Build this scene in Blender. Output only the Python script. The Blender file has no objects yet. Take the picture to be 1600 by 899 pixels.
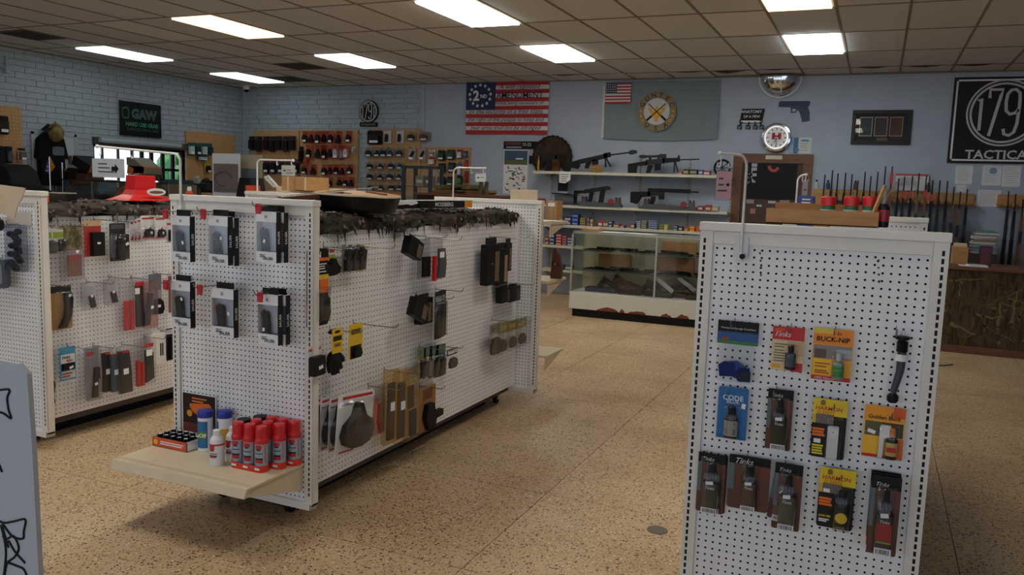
import bpy, math, random
import numpy as np
from mathutils import Matrix, Vector
random.seed(7)
sc = bpy.context.scene
col = sc.collection
# ------------------------------------------------------------------ camera
F = 1288.0
YAW, PITCH, ROLL = [math.radians(a) for a in (-23.65, 6.89, 1.93)]
CAM = np.array([0.0, 0.0, 1.67])
def _rot():
    f = np.array([math.sin(YAW)*math.cos(PITCH), math.cos(YAW)*math.cos(PITCH), -math.sin(PITCH)])
    r = np.array([math.cos(YAW), -math.sin(YAW), 0.0]); d = np.cross(f, r)
    c, s = math.cos(ROLL), math.sin(ROLL)
    return np.array([[c, -s, 0], [s, c, 0], [0, 0, 1]]) @ np.array([r, d, f])
RC = _rot()
cd = bpy.data.cameras.new('camera'); cam = bpy.data.objects.new('camera', cd); col.objects.link(cam)
m = Matrix.Identity(4)
for i in range(3):
    m[i][0] = RC[0][i]; m[i][1] = -RC[1][i]; m[i][2] = -RC[2][i]; m[i][3] = CAM[i]
cam.matrix_world = m
cd.sensor_width = 36.0; cd.lens = F*36/1600; cd.clip_end = 200
sc.camera = cam
# ------------------------------------------------------------------ world, exposure
sc.view_settings.view_transform = 'Standard'; sc.view_settings.look = 'None'
sc.view_settings.gamma = 1.0; sc.view_settings.use_curve_mapping = False
sc.view_settings.exposure = 0.02
wd = bpy.data.worlds.new('sky'); sc.world = wd; wd.use_nodes = True
bg = wd.node_tree.nodes['Background']
bg.inputs[0].default_value = (0.78, 0.85, 1.0, 1); bg.inputs[1].default_value = 2.3
PANEL = 10.0          # radiance of the ceiling light panels
# ------------------------------------------------------------------ pixel -> place helpers (1600x899 frame)
def ray(x, y): return RC.T @ np.array([(x-800)/F, (y-449.5)/F, 1.0])
def onY(x, y, Y): r = ray(x, y); return CAM + r*((Y-CAM[1])/r[1])
def onX(x, y, X): r = ray(x, y); return CAM + r*((X-CAM[0])/r[0])
def onZ(x, y, Z): r = ray(x, y); return CAM + r*((Z-CAM[2])/r[2])
# ------------------------------------------------------------------ materials
_mats = {}
def hexc(h):
    h = h.lstrip('#'); v = [int(h[i:i+2], 16)/255 for i in (0, 2, 4)]
    return tuple(c/12.92 if c <= .04045 else ((c+.055)/1.055)**2.4 for c in v)
def N(nt, t, **kw):
    n = nt.nodes.new(t)
    for k, v in kw.items(): setattr(n, k, v)
    return n
def mat(c, rough=.5, metal=0.0, var=.10, scale=30, bump=0.0, emit=0.0, coat=0.0):
    key = (c, rough, metal, var, scale, bump, emit, coat)
    if key in _mats: return _mats[key]
    M = bpy.data.materials.new('paint_'+c.lstrip('#')); M.use_nodes = True
    nt = M.node_tree; b = nt.nodes['Principled BSDF']; rgb = hexc(c)
    b.inputs['Roughness'].default_value = rough; b.inputs['Metallic'].default_value = metal
    if coat: b.inputs['Coat Weight'].default_value = coat
    if max(rgb) < .03 and not metal: b.inputs['Specular IOR Level'].default_value = .22
    tc = N(nt, 'ShaderNodeTexCoord'); no = N(nt, 'ShaderNodeTexNoise')
    no.inputs['Scale'].default_value = scale; no.inputs['Detail'].default_value = 3
    nt.links.new(tc.outputs['Object'], no.inputs['Vector'])
    mx = N(nt, 'ShaderNodeMix', data_type='RGBA')
    mx.inputs[6].default_value = (*[v*(1-var) for v in rgb], 1); mx.inputs[7].default_value = (*[min(1, v*(1+var)) for v in rgb], 1)
    nt.links.new(no.outputs['Fac'], mx.inputs[0]); nt.links.new(mx.outputs[2], b.inputs['Base Color'])
    if bump:
        bp = N(nt, 'ShaderNodeBump'); bp.inputs['Strength'].default_value = bump; bp.inputs['Distance'].default_value = .004
        nt.links.new(no.outputs['Fac'], bp.inputs['Height']); nt.links.new(bp.outputs[0], b.inputs['Normal'])
    if emit:
        b.inputs['Emission Color'].default_value = (*rgb, 1); b.inputs['Emission Strength'].default_value = emit
    _mats[key] = M; return M
def glassmat(name, tint, gloss=.08, rough=.02):
    """thin clear plastic / pane: tinted transparent with a fresnel reflection"""
    if name in _mats: return _mats[name]
    M = bpy.data.materials.new(name); M.use_nodes = True; nt = M.node_tree; nt.nodes.clear()
    o = N(nt, 'ShaderNodeOutputMaterial'); t = N(nt, 'ShaderNodeBsdfTransparent'); g = N(nt, 'ShaderNodeBsdfGlossy')
    t.inputs[0].default_value = (*tint, 1); g.inputs['Roughness'].default_value = rough
    lw = N(nt, 'ShaderNodeLayerWeight'); lw.inputs[0].default_value = .35
    ma = N(nt, 'ShaderNodeMath', operation='MULTIPLY_ADD'); ma.inputs[1].default_value = .28; ma.inputs[2].default_value = gloss
    nt.links.new(lw.outputs['Facing'], ma.inputs[0])
    mx = N(nt, 'ShaderNodeMixShader'); nt.links.new(ma.outputs[0], mx.inputs[0])
    nt.links.new(t.outputs[0], mx.inputs[1]); nt.links.new(g.outputs[0], mx.inputs[2]); nt.links.new(mx.outputs[0], o.inputs[0])
    _mats[name] = M; return M
GLASS = glassmat('case_glass', (.955, .975, .965), .03)
PLAST = glassmat('clear_plastic', (.94, .945, .955), .03, .15)
HAZE = glassmat('cloudy_plastic', (.86, .86, .89), .06, .3)
TANPL = glassmat('aged_plastic', (.90, .80, .60), .05, .25)
def ramp(nt, stops, interp='LINEAR'):
    r = N(nt, 'ShaderNodeValToRGB'); e = r.color_ramp; e.interpolation = interp
    while len(e.elements) < len(stops): e.elements.new(.5)
    for el, (p, c) in zip(e.elements, stops): el.position = p; el.color = (*hexc(c), 1)
    return r
def newmat(name):
    M = bpy.data.materials.new(name); M.use_nodes = True; nt = M.node_tree
    return M, nt, nt.nodes['Principled BSDF'], N(nt, 'ShaderNodeTexCoord')
def m_terrazzo():
    M, nt, b, tc = newmat('terrazzo'); L = nt.links.new
    g = N(nt, 'ShaderNodeNewGeometry')
    base = N(nt, 'ShaderNodeTexNoise'); base.inputs['Scale'].default_value = 1.3; base.inputs['Detail'].default_value = 5
    L(g.outputs['Position'], base.inputs['Vector'])
    r0 = ramp(nt, [(.30, '#b1936c'), (.5, '#c6a983'), (.72, '#d2b994')]); L(base.outputs['Fac'], r0.inputs[0])
    prev = r0.outputs[0]
    for sc_, thr, stops, seed in ((56, .60, [(0, '#4a3524'), (.35, '#7a5636'), (.7, '#ddccae'), (1, '#8f6a44')], 0), (98, .45, [(0, '#2a2018'), (.4, '#5d4229'), (.75, '#d8c6a6'), (1, '#3c2e20')], 3.3)):
        mp = N(nt, 'ShaderNodeMapping'); mp.inputs['Location'].default_value = (seed, seed*.7, 0); L(g.outputs['Position'], mp.inputs[0])
        v = N(nt, 'ShaderNodeTexVoronoi'); v.inputs['Scale'].default_value = sc_; L(mp.outputs[0], v.inputs['Vector'])
        sp = N(nt, 'ShaderNodeSeparateColor'); L(v.outputs['Color'], sp.inputs[0])
        cr = ramp(nt, stops, 'CONSTANT'); L(sp.outputs[0], cr.inputs[0])
        lt = N(nt, 'ShaderNodeMath', operation='LESS_THAN'); L(v.outputs['Distance'], lt.inputs[0]); lt.inputs[1].default_value = .36
        gt = N(nt, 'ShaderNodeMath', operation='GREATER_THAN'); L(sp.outputs[1], gt.inputs[0]); gt.inputs[1].default_value = thr
        mu = N(nt, 'ShaderNodeMath', operation='MULTIPLY'); L(lt.outputs[0], mu.inputs[0]); L(gt.outputs[0], mu.inputs[1])
        mx = N(nt, 'ShaderNodeMix', data_type='RGBA'); L(mu.outputs[0], mx.inputs[0]); L(prev, mx.inputs[6]); L(cr.outputs[0], mx.inputs[7])
        prev = mx.outputs[2]
    L(prev, b.inputs['Base Color'])
    rn = N(nt, 'ShaderNodeTexNoise'); rn.inputs['Scale'].default_value = 2.2; L(g.outputs['Position'], rn.inputs['Vector'])
    mr = N(nt, 'ShaderNodeMapRange'); mr.inputs[3].default_value = .3; mr.inputs[4].default_value = .55; L(rn.outputs['Fac'], mr.inputs[0])
    L(mr.outputs[0], b.inputs['Roughness']); return M
def m_noise(name, stops, scale, rough=.7, detail=6, bump=.3, stretch=(1, 1, 1), coord='Object', dist=.01, distort=0):
    M, nt, b, tc = newmat(name); L = nt.links.new
    mp = N(nt, 'ShaderNodeMapping'); mp.inputs['Scale'].default_value = stretch; L(tc.outputs[coord], mp.inputs[0])
    n = N(nt, 'ShaderNodeTexNoise'); n.inputs['Scale'].default_value = scale; n.inputs['Detail'].default_value = detail; n.inputs['Distortion'].default_value = distort
    L(mp.outputs[0], n.inputs['Vector']); r = ramp(nt, stops); L(n.outputs['Fac'], r.inputs[0]); L(r.outputs[0], b.inputs['Base Color'])
    b.inputs['Roughness'].default_value = rough
    if bump:
        bp = N(nt, 'ShaderNodeBump'); bp.inputs['Strength'].default_value = bump; bp.inputs['Distance'].default_value = dist
        L(n.outputs['Fac'], bp.inputs['Height']); L(bp.outputs[0], b.inputs['Normal'])
    return M
TERRAZZO = m_terrazzo()
TILE = m_noise('ceiling_tile', [(.3, '#c6c5c5'), (.7, '#d2d1d1')], 60, .9, 8, .25, dist=.002)
TILE2 = m_noise('ceiling_tile_pale', [(.3, '#dad8d5'), (.7, '#e2e0dd')], 60, .9, 8, .25, dist=.002)
TBAR = mat('#80725c', .6)
BRICK = m_noise('painted_brick', [(.3, '#a0abb4'), (.7, '#acb7bf')], 14, .55, 5, .25, dist=.004)
MORTAR = mat('#8f99a2', .8)
DRYWALL = m_noise('painted_drywall', [(.3, '#a6afbf'), (.7, '#aeb7c6')], 4, .6, 4, .05)
WHITE = m_noise('white_enamel', [(.25, '#d9d3ca'), (.6, '#e6e1da'), (.9, '#dcd5cb')], 5, .38, 6, .03)
PEGW = m_noise('white_pegboard', [(.25, '#e8e7e8'), (.7, '#f0eff0')], 4, .45, 5, .02)
CREAM = m_noise('cream_enamel', [(.25, '#cdbc9e'), (.7, '#d8c8ac')], 6, .42, 6, .03)
HOLE_SHADE = mat('#1a120d', .9)  # near-black backing added so pegboard holes read as dark; shade in its colour
DARKGAP = mat('#15120f', .9)
TANBOARD = m_noise('tan_pegboard', [(.3, '#b98f5f'), (.7, '#c79d6c')], 6, .7, 5, .05)
CARDB = m_noise('cardboard', [(.3, '#a97b4d'), (.7, '#bd8f5f')], 9, .8, 5, .08, stretch=(1, 1, 6))
CARDL = m_noise('pale_cardboard', [(.3, '#c9b294'), (.7, '#d9c6a9')], 7, .8, 5, .05)
WOOD = m_noise('stained_wood', [(.3, '#5a3620'), (.6, '#74492b'), (.8, '#3f2616')], 5, .45, 8, .1, stretch=(.6, 6, 6), distort=1.5)
PINE = m_noise('pine_wood', [(.3, '#a9793f'), (.7, '#c4955a')], 5, .5, 8, .08, stretch=(.6, 6, 6), distort=1)
GUNMETAL = mat('#1a1b1e', .38, .4, .2)
POLY = mat('#17181a', .55, 0, .2)
BLACK = mat('#121214', .5, 0, .15)
BLACKG = mat('#141416', .25, 0, .15)
STEEL = mat('#b9bcc0', .25, .9)
WIRE = mat('#8d8c88', .35, .8)
CHROME = mat('#d8dadd', .12, 1.0)
RUBBER = mat('#1b1a19', .8)
PAPER = mat('#e8e6e4', .7, 0, .04)
STICK = mat('#eeeef0', .6, 0, .04)
# ------------------------------------------------------------------ mesh builder
class MB:
    def __init__(s): s.v = []; s.f = []; s.mi = []; s.mats = []; s.sm = []
    def _m(s, m):
        if m not in s.mats: s.mats.append(m)
        return s.mats.index(m)
    def add(s, vs, fs, m, smooth=False):
        o = len(s.v); s.v += [tuple(map(float, v)) for v in vs]; k = s._m(m)
        for f in fs: s.f.append([o+i for i in f]); s.mi.append(k); s.sm.append(smooth)
        return s
    def box(s, x0, x1, y0, y1, z0, z1, m, skip=''):
        v = [(x0, y0, z0), (x1, y0, z0), (x1, y1, z0), (x0, y1, z0), (x0, y0, z1), (x1, y0, z1), (x1, y1, z1), (x0, y1, z1)]
        return s.add(v, [(3, 2, 1, 0), (4, 5, 6, 7), (0, 1, 5, 4), (2, 3, 7, 6), (1, 2, 6, 5), (3, 0, 4, 7)], m)
    def rbox(s, x0, x1, y0, y1, z0, z1, m, r=.004):
        """box with its vertical-plane (x,z) outline chamfered"""
        p = [(x0+r, z0), (x1-r, z0), (x1, z0+r), (x1, z1-r), (x1-r, z1), (x0+r, z1), (x0, z1-r), (x0, z0+r)]
        return s.prism(p, y0, y1, m)
    def prism(s, pts, y0, y1, m, m_side=None):
        """polygon in (x,z), counter-clockwise seen from -y, extruded from y0 to y1"""
        n = len(pts); v = [(x, y0, z) for x, z in pts]+[(x, y1, z) for x, z in pts]
        s.add(v, [tuple(range(n)), tuple(range(2*n-1, n-1, -1))], m)
        return s.add(v, [(i, n+i, n+(i+1) % n, (i+1) % n) for i in range(n)], m_side or m)
    def tube(s, path, r, m, n=8, caps=True, smooth=True):
        P = [Vector(p) for p in path]; R = r if isinstance(r, (list, tuple)) else [r]*len(P)
        T = []
        for i in range(len(P)):
            a = P[max(0, i-1)]; b = P[min(len(P)-1, i+1)]; T.append((b-a).normalized())
        up = Vector((0, 0, 1)) if abs(T[0].z) < .9 else Vector((1, 0, 0))
        u = T[0].cross(up).normalized(); vs = []
        for i, p in enumerate(P):
            u = (u-T[i]*u.dot(T[i])).normalized(); w = T[i].cross(u)
            for k in range(n):
                a = 2*math.pi*k/n; vs.append(p+(u*math.cos(a)+w*math.sin(a))*R[i])
        fs = [(i*n+k, i*n+(k+1) % n, (i+1)*n+(k+1) % n, (i+1)*n+k) for i in range(len(P)-1) for k in range(n)]
        s.add(vs, fs, m, smooth)
        if caps:
            s.add(vs[:n], [tuple(range(n-1, -1, -1))], m); s.add(vs[-n:], [tuple(range(n))], m)
        return s
    def lathe(s, prof, m, c=(0, 0, 0), n=16, smooth=True, sx=1, sy=1, mats=None, caps=True):
        """prof: list of (radius, z) upward, turned about the z axis at c"""
        vs = []
        for r, z in prof:
            for k in range(n):
                a = 2*math.pi*k/n; vs.append((c[0]+r*sx*math.cos(a), c[1]+r*sy*math.sin(a), c[2]+z))
        for i in range(len(prof)-1):
            fs = [(i*n+k, i*n+(k+1) % n, (i+1)*n+(k+1) % n, (i+1)*n+k) for k in range(n)]
            mm = mats[i] if mats else m
            o = vs[i*n:(i+2)*n]
            s.add(o, [(k, (k+1) % n, n+(k+1) % n, n+k) for k in range(n)], mm, smooth)
        if caps: s.add(vs[:n], [tuple(range(n-1, -1, -1))], mats[0] if mats else m); s.add(vs[-n:], [tuple(range(n))], mats[-1] if mats else m)
        return s
    def ball(s, c, rx, ry, rz, m, n=14, k=9):
        prof = [(math.sin(math.pi*i/(k-1)) if 0 < i < k-1 else .02, -math.cos(math.pi*i/(k-1))) for i in range(k)]
        vs = [(c[0]+r*rx*math.cos(2*math.pi*j/n), c[1]+r*ry*math.sin(2*math.pi*j/n), c[2]+z*rz) for r, z in prof for j in range(n)]
        fs = [(i*n+j, i*n+(j+1) % n, (i+1)*n+(j+1) % n, (i+1)*n+j) for i in range(k-1) for j in range(n)]
        return s.add(vs, fs, m, True)
    def grid(s, fn, nu, nv, m, smooth=True):
        vs = [fn(i/nu, j/nv) for j in range(nv+1) for i in range(nu+1)]
        fs = [(j*(nu+1)+i, j*(nu+1)+i+1, (j+1)*(nu+1)+i+1, (j+1)*(nu+1)+i) for j in range(nv) for i in range(nu)]
        return s.add(vs, fs, m, smooth)
    def xf(s, M):
        s.v = [tuple(M @ Vector(v)) for v in s.v]; return s
    def mesh(s, name):
        me = bpy.data.meshes.new(name); me.from_pydata(s.v, [], s.f)
        for m in s.mats: me.materials.append(m)
        me.polygons.foreach_set('material_index', s.mi); me.polygons.foreach_set('use_smooth', s.sm); me.update(); return me
    def build(s, name, parent=None, loc=None, rot=None, bevel=0):
        o = bpy.data.objects.new(name, s.mesh(name)); col.objects.link(o)
        if parent is not None: o.parent = parent
        if loc is not None: o.location = loc
        if rot is not None: o.rotation_euler = rot
        if bevel:
            b = o.modifiers.new('bevel', 'BEVEL'); b.width = bevel; b.segments = 2; b.limit_method = 'ANGLE'; b.angle_limit = math.radians(50)
        return o
def tag(o, label, cat, group=None, kind=None):
    if label: o['label'] = label
    if cat: o['category'] = cat
    if group: o['group'] = group
    if kind: o['kind'] = kind
    return o
def thing(name, label, cat, loc=(0, 0, 0), rz=0.0, group=None, tilt=(0, 0)):
    o = bpy.data.objects.new(name, None); col.objects.link(o); o.location = [float(c) for c in loc]; o.rotation_euler = (tilt[0], tilt[1], rz)
    o.empty_display_size = .05
    return tag(o, label, cat, group)
def struct(o): o['kind'] = 'structure'; return o
def place(o, parent, loc=(0, 0, 0)): o.parent = parent; o.location = loc; return o
def dup(o, parent=None, loc=None, rz=None):
    c = o.copy(); col.objects.link(c); c.parent = parent
    if loc is not None: c.location = loc
    if rz is not None: c.rotation_euler = (0, 0, rz)
    for ch in list(o.children): dup(ch, c)
    return c
_txt = {}
def text(s, parent, m, x, z, y=-.001, w=None, h=None, name='lettering', rx=math.pi/2, shear=0, rot=0, bold=0.0, split=False):
    """flat lettering in the parent's x-z plane facing -y; w or h sets its size in metres; x,z is its centre"""
    key = (s, shear, bold)
    if key not in _txt:
        cu = bpy.data.curves.new('t', 'FONT'); cu.body = s; cu.size = 1; cu.shear = shear; cu.offset = bold; cu.resolution_u = 2; cu.space_line = .9
        cu.align_x = 'CENTER'
        to = bpy.data.objects.new('t', cu); me = to.to_mesh()
        n = len(me.vertices); co = np.empty(n*3); me.vertices.foreach_get('co', co); co = co.reshape(-1, 3)
        fs = [list(p.vertices) for p in me.polygons]; to.to_mesh_clear()
        bpy.data.objects.remove(to); bpy.data.curves.remove(cu)
        lo, hi = co.min(0), co.max(0); co = co-(lo+hi)/2
        _txt[key] = (co, fs, hi-lo)
    co, fs, size = _txt[key]
    sx = (w/size[0]) if w else h/size[1]; sz = (h/size[1]) if h else sx
    c, sn = math.cos(rot), math.sin(rot)
    P_ = [(x+a[0]*sx*c-a[1]*sz*sn, y, z+a[0]*sx*sn+a[1]*sz*c) for a in co]
    if not split: return MB().add(P_, fs, m).build(name, parent)
    comp = list(range(len(co)))           # one part for each letter (connected outline)
    def find(i):
        while comp[i] != i: comp[i] = comp[comp[i]]; i = comp[i]
        return i
    for f in fs:
        for i in f[1:]: comp[find(i)] = find(f[0])
    groups = {}
    for f in fs: groups.setdefault(find(f[0]), []).append(f)
    for gf in groups.values():
        ids = sorted({i for f in gf for i in f}); ix = {v: k for k, v in enumerate(ids)}
        MB().add([P_[i] for i in ids], [[ix[i] for i in f] for f in gf], m).build('letter', parent)
ORD = ['first', 'second', 'third', 'fourth', 'fifth', 'sixth', 'seventh', 'eighth', 'ninth', 'tenth', 'eleventh', 'twelfth', 'thirteenth', 'fourteenth', 'fifteenth', 'sixteenth', 'seventeenth', 'eighteenth', 'nineteenth', 'twentieth', 'twenty-first', 'twenty-second', 'twenty-third', 'twenty-fourth', 'twenty-fifth']
# frames: a pixel rectangle seen on a plane -> bottom centre, width, height, z-rotation
def rectY(x0, y0, x1, y1, Y):
    xm, ym = (x0+x1)/2, (y0+y1)/2
    w = onY(x1, ym, Y)[0]-onY(x0, ym, Y)[0]; t = onY(xm, y0, Y); b = onY(xm, y1, Y)
    return (b[0], Y, b[2]), w, t[2]-b[2], 0.0
def rectX(x0, y0, x1, y1, X):
    xm, ym = (x0+x1)/2, (y0+y1)/2
    w = abs(onX(x1, ym, X)[1]-onX(x0, ym, X)[1]); t = onX(xm, y0, X); b = onX(xm, y1, X)
    return (X, b[1], b[2]), w, t[2]-b[2], math.pi/2
# ================================================================== the setting
CEIL = 3.38; YB = 12.5; XL = -11.2; XR = 5.5; YF = -3.2
SX = .6096; X0 = -.486; SY = 1.245; Y0 = 8.13          # ceiling grid
fl = MB().box(XL-.2, XR+.2, YF-.2, YB+.2, -.12, -.012, mat('#6e6453', .8)).build('floor'); struct(fl)
slab = MB(); g = .0022; FS = 1.01
slab.box(g, FS-g, g, FS-g, -.012, 0, TERRAZZO); sm = slab.mesh('floor_slab')
fx0, fy0 = -1.55, 3.09
i0, i1 = math.floor((XL-fx0)/FS), math.ceil((XR-fx0)/FS); j0, j1 = math.floor((YF-fy0)/FS), math.ceil((YB-fy0)/FS)
for i in range(i0, i1):
    for j in range(j0, j1):
        o = bpy.data.objects.new('floor_slab', sm); col.objects.link(o); o.parent = fl; o.location = (fx0+i*FS, fy0+j*FS, 0)
# ceiling: dark deck, T-bars, tiles
ce = MB().box(XL-.2, XR+.2, YF-.2, YB+.2, CEIL+.10, CEIL+.2, DARKGAP).build('ceiling'); struct(ce)
tb = MB()
ni0, ni1 = math.floor((XL-X0)/SX), math.ceil((XR-X0)/SX); nj0, nj1 = math.floor((YF-Y0)/SY), math.ceil((YB-Y0)/SY)
for i in range(ni0, ni1+1):
    x = X0+i*SX
    if XL < x < XR: tb.box(x-.012, x+.012, YF, YB, CEIL-.004, CEIL+.03, TBAR)
for j in range(nj0, nj1+1):
    y = Y0+j*SY
    if YF < y < YB: tb.box(XL, XR, y-.012, y+.012, CEIL-.003, CEIL+.03, TBAR)
tb.box(XL, XR, YB-.02, YB, CEIL-.01, CEIL+.02, TBAR); tb.box(XL, XL+.02, YF, YB, CEIL-.01, CEIL+.02, TBAR)
tb.build('ceiling_grid', ce)
# (column, row) -> (lamp colour, relative strength); rows below -1 are behind / above the camera
LIGHTS = {(-1, 1): ('cool', 1.5), (-1, -1): ('warm', .25), (-6, -1): ('neutral', 1.0), (-6, 1): ('neutral', 1.25), (-11, 1): ('cool', .34), (-11, -1): ('warm', .22), (-16, 0): ('cool', .38), (-16, 2): ('cool', .28),
          (-6, -3): ('neutral', 1.3), (-1, -3): ('neutral', .8), (-11, -3): ('neutral', .6), (-6, -5): ('neutral', 1.4), (-1, -5): ('neutral', .55), (-11, -5): ('neutral', .5)}
VENTS = {(-16, -1), (-13, 1), (-15, 2)}
tm = {}
def tile_mesh(w, d, m):
    k = (round(w, 3), round(d, 3), m.name)
    if k not in tm: tm[k] = MB().box(.008, w-.008, .008, d-.008, 0, .014, m).mesh('ceiling_tile')
    return tm[k]
far = MB()
rnd = random.Random(3)
SAG = {(-3, 3): .020, (-2, 3): .030, (0, 3): .010, (1, 3): .012, (2, 3): .012, (-6, 3): .010, (-1, 3): .008}
for i in range(ni0, ni1):
    for j in range(nj0, nj1):
        if (i, j) in LIGHTS or (i, j) in VENTS: continue
        x = max(X0+i*SX, XL); x2 = min(X0+(i+1)*SX, XR); y = max(Y0+j*SY, YF); y2 = min(Y0+(j+1)*SY, YB)
        if x2-x < .05 or y2-y < .05: continue
        mm = TILE2 if (i, j) in ((-2, 0), (-13, -1), (-12, 1), (3, 1)) else TILE
        if j >= -1 and i <= 4:
            o = bpy.data.objects.new('ceiling_tile', tile_mesh(x2-x, y2-y, mm)); col.objects.link(o); o.parent = ce
            o.location = (x, y, CEIL+.001+rnd.random()*.002)
            if (i, j) in SAG: o.rotation_euler = (SAG[(i, j)], rnd.uniform(-.02, .03), 0); o.location.z += .004
        else: far.box(x+.008, x2-.008, y+.008, y2-.008, CEIL+.002, CEIL+.016, mm)
fo = far.build('ceiling_tiles', ce); fo['kind'] = 'stuff'
def lightmat(name, c, s):
    M, nt, b, tc = newmat(name); b.inputs['Base Color'].default_value = (.8, .8, .8, 1); b.inputs['Roughness'].default_value = .4
    b.inputs['Emission Color'].default_value = (*c, 1); b.inputs['Emission Strength'].default_value = s
    n = N(nt, 'ShaderNodeTexNoise'); n.inputs['Scale'].default_value = 90; nt.links.new(tc.outputs['Object'], n.inputs['Vector'])
    bp = N(nt, 'ShaderNodeBump'); bp.inputs['Strength'].default_value = .1; nt.links.new(n.outputs['Fac'], bp.inputs['Height']); nt.links.new(bp.outputs[0], b.inputs['Normal'])
    return M
LCOL = {'cool': (.86, .97, 1.0), 'neutral': (1.0, .95, .84), 'warm': (1.0, .70, .42)}
LENS = {}
LABL = {(-1, 1): 'cool white ceiling light panel above the round neon clock wall', (-1, -1): 'warm ceiling light panel cut by the top edge above the clock', (-6, -1): 'large bright ceiling light panel at the top edge left of centre', (-6, 1): 'bright ceiling light panel between the two wall flags', (-11, 1): 'cool ceiling light panel above the round black wall emblem', (-11, -1): 'warm yellowish ceiling light panel at upper left', (-16, 0): 'slim ceiling light panel beside the dark vent at far upper left', (-16, 2): 'slim cool ceiling light panel nearest the back left corner'}
for (i, j), (cname, lst) in LIGHTS.items():
    LENS.setdefault((cname, lst), lightmat('light_lens_'+cname, LCOL[cname], PANEL*lst))
    x = X0+i*SX; y = Y0+j*SY; w = SX; d = SY
    lab = LABL.get((i, j), 'ceiling light panel out of frame, %s row back and %s column from the left' % (ORD[(2-j)//2], ORD[(i+16)//5]))
    t = thing('ceiling_light', lab, 'ceiling light', (x+w/2, y+d/2, CEIL), group='recessed ceiling light panels')
    b = MB(); a = .012; e = .03
    for (q0, q1, r0, r1) in ((-w/2+a, w/2-a, -d/2+a, -d/2+e), (-w/2+a, w/2-a, d/2-e, d/2-a), (-w/2+a, -w/2+e, -d/2+e, d/2-e), (w/2-e, w/2-a, -d/2+e, d/2-e)):
        b.box(q0, q1, r0, r1, -.004, .03, mat('#d5d3cc', .4))
    b.build('frame', t)
    MB().box(-w/2+e, w/2-e, -d/2+e, d/2-e, -.022, .012, LENS[(cname, lst)]).build('diffuser', t)
vl = {(-16, -1): 'dark square ceiling vent beside the far left light panel', (-13, 1): 'dark ceiling vent nearer the camera of the close pair', (-15, 2): 'dark ceiling vent of the pair nearest the back wall'}
for (i, j), off in (((-16, -1), .42), ((-13, 1), .93), ((-15, 2), .93)):
    x = X0+i*SX+SX/2; ys = Y0+j*SY; y = ys+off
    t = thing('ceiling_vent', vl[(i, j)], 'vent', (x, y, CEIL), group='ceiling vents')
    MB().box(-.29, .29, -.29, .29, .012, .02, DARKGAP).build('backing', t)
    b = MB()
    for q in ((-.30, .30, -.30, -.26), (-.30, .30, .26, .30), (-.30, -.26, -.26, .26), (.26, .30, -.26, .26)): b.box(*q, -.006, .012, mat('#4a443c', .6))
    b.build('frame', t)
    for k in range(8): MB().box(-.26, .26, -.24+k*.065, -.215+k*.065, -.004, .010, mat('#3d382f', .6)).build('louver', t)
    for a, c in ((ys+.012, y-.305), (y+.305, ys+SY-.012)):
        if c-a > .03: MB().box(x-SX/2+.008, x+SX/2-.008, a, c, CEIL+.002, CEIL+.016, TILE).build('ceiling_tile', ce)
GAP_STAIN = m_noise('gap_shade_stain', [(.3, '#2a1d12'), (.6, '#5c3f22'), (.85, '#8a6236')], 9, .9, 5, .2)  # brown-dark strips stand for shaded gaps at sagging tiles, stain brown included
for (xa, xb, dz) in ((862, 905, .02), (1050, 1104, .018), (1113, 1172, .06), (1190, 1232, .016), (1335, 1392, .022), (1410, 1478, .024), (1486, 1556, .024)):
    YS = Y0+3*SY-.016; a = onY(xa, 110, YS)[0]; c = onY(xb, 110, YS)[0]; n = 9; b = MB()
    low = [(a+(c-a)*k/n, CEIL+.002-dz*math.sin(math.pi*k/n)*(1 if dz < .05 else .35+.65*(1-k/n))) for k in range(n+1)]
    b.prism(low+[(c, CEIL+.004), (a, CEIL+.004)], YS-.006, YS, GAP_STAIN); b.build('sagging_tile_gap', ce)
# ---- walls. left wall with a window opening, painted roman brick
WY0, WY1, WZ0, WZ1 = 9.22, 11.12, .95, 2.15
wl = MB()
for q in ((YF, WY0, 0, CEIL+.1), (WY1, YB+.2, 0, CEIL+.1), (WY0, WY1, 0, WZ0), (WY0, WY1, WZ1, CEIL+.1)): wl.box(XL-.2, XL-.012, q[0], q[1], q[2], q[3], MORTAR)
wl = struct(wl.build('wall_left'))
BH, BL = .086, .46
bm = MB().box(0, .012, .004, BL-.004, .004, BH-.004, BRICK).mesh('brick')
bmb = MB().box(.004, BL-.004, 0, .012, .004, BH-.004, BRICK).mesh('brick')
rest = MB(); nb = 0
def clear(y, z): return y+BL < WY0 or y > WY1 or z+BH < WZ0 or z > WZ1
rows = int(CEIL/BH)+1
for r in range(rows-1, -1, -1):
    z = CEIL-(rows-r)*BH+.02
    off = (.0, .17, .31)[r % 3]
    y = 7.2+off-BL*26
    while y < YB-.02:
        y2 = min(y+BL, YB)
        if y2 > YF+.01 and z > -.05:
            segs = [(max(y, YF), y2)]
            if not clear(y, z) and z+BH > WZ0 and z < WZ1:
                segs = [(a, b) for a, b in ((max(y, YF), min(y2, WY0)), (max(y, WY1), y2)) if b-a > .03]
            for a, b_ in segs:
                vis = 7.2 < a and z > 1.75
                if vis and nb < 290 and b_-a > BL-.01:
                    o = bpy.data.objects.new('brick', bm); col.objects.link(o); o.parent = wl; o.location = (XL-.012+rnd.uniform(-.001, .002), a, z); nb += 1
                else: rest.box(XL-.012, XL, a+.004, b_-.004, max(z, 0)+.004, min(z+BH, WZ0 if (b_ > WY0 and a < WY1 and z < WZ0 < z+BH) else 9)-.004, BRICK)
        y += BL
o = rest.build('brickwork', wl); o['kind'] = 'stuff'
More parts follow.
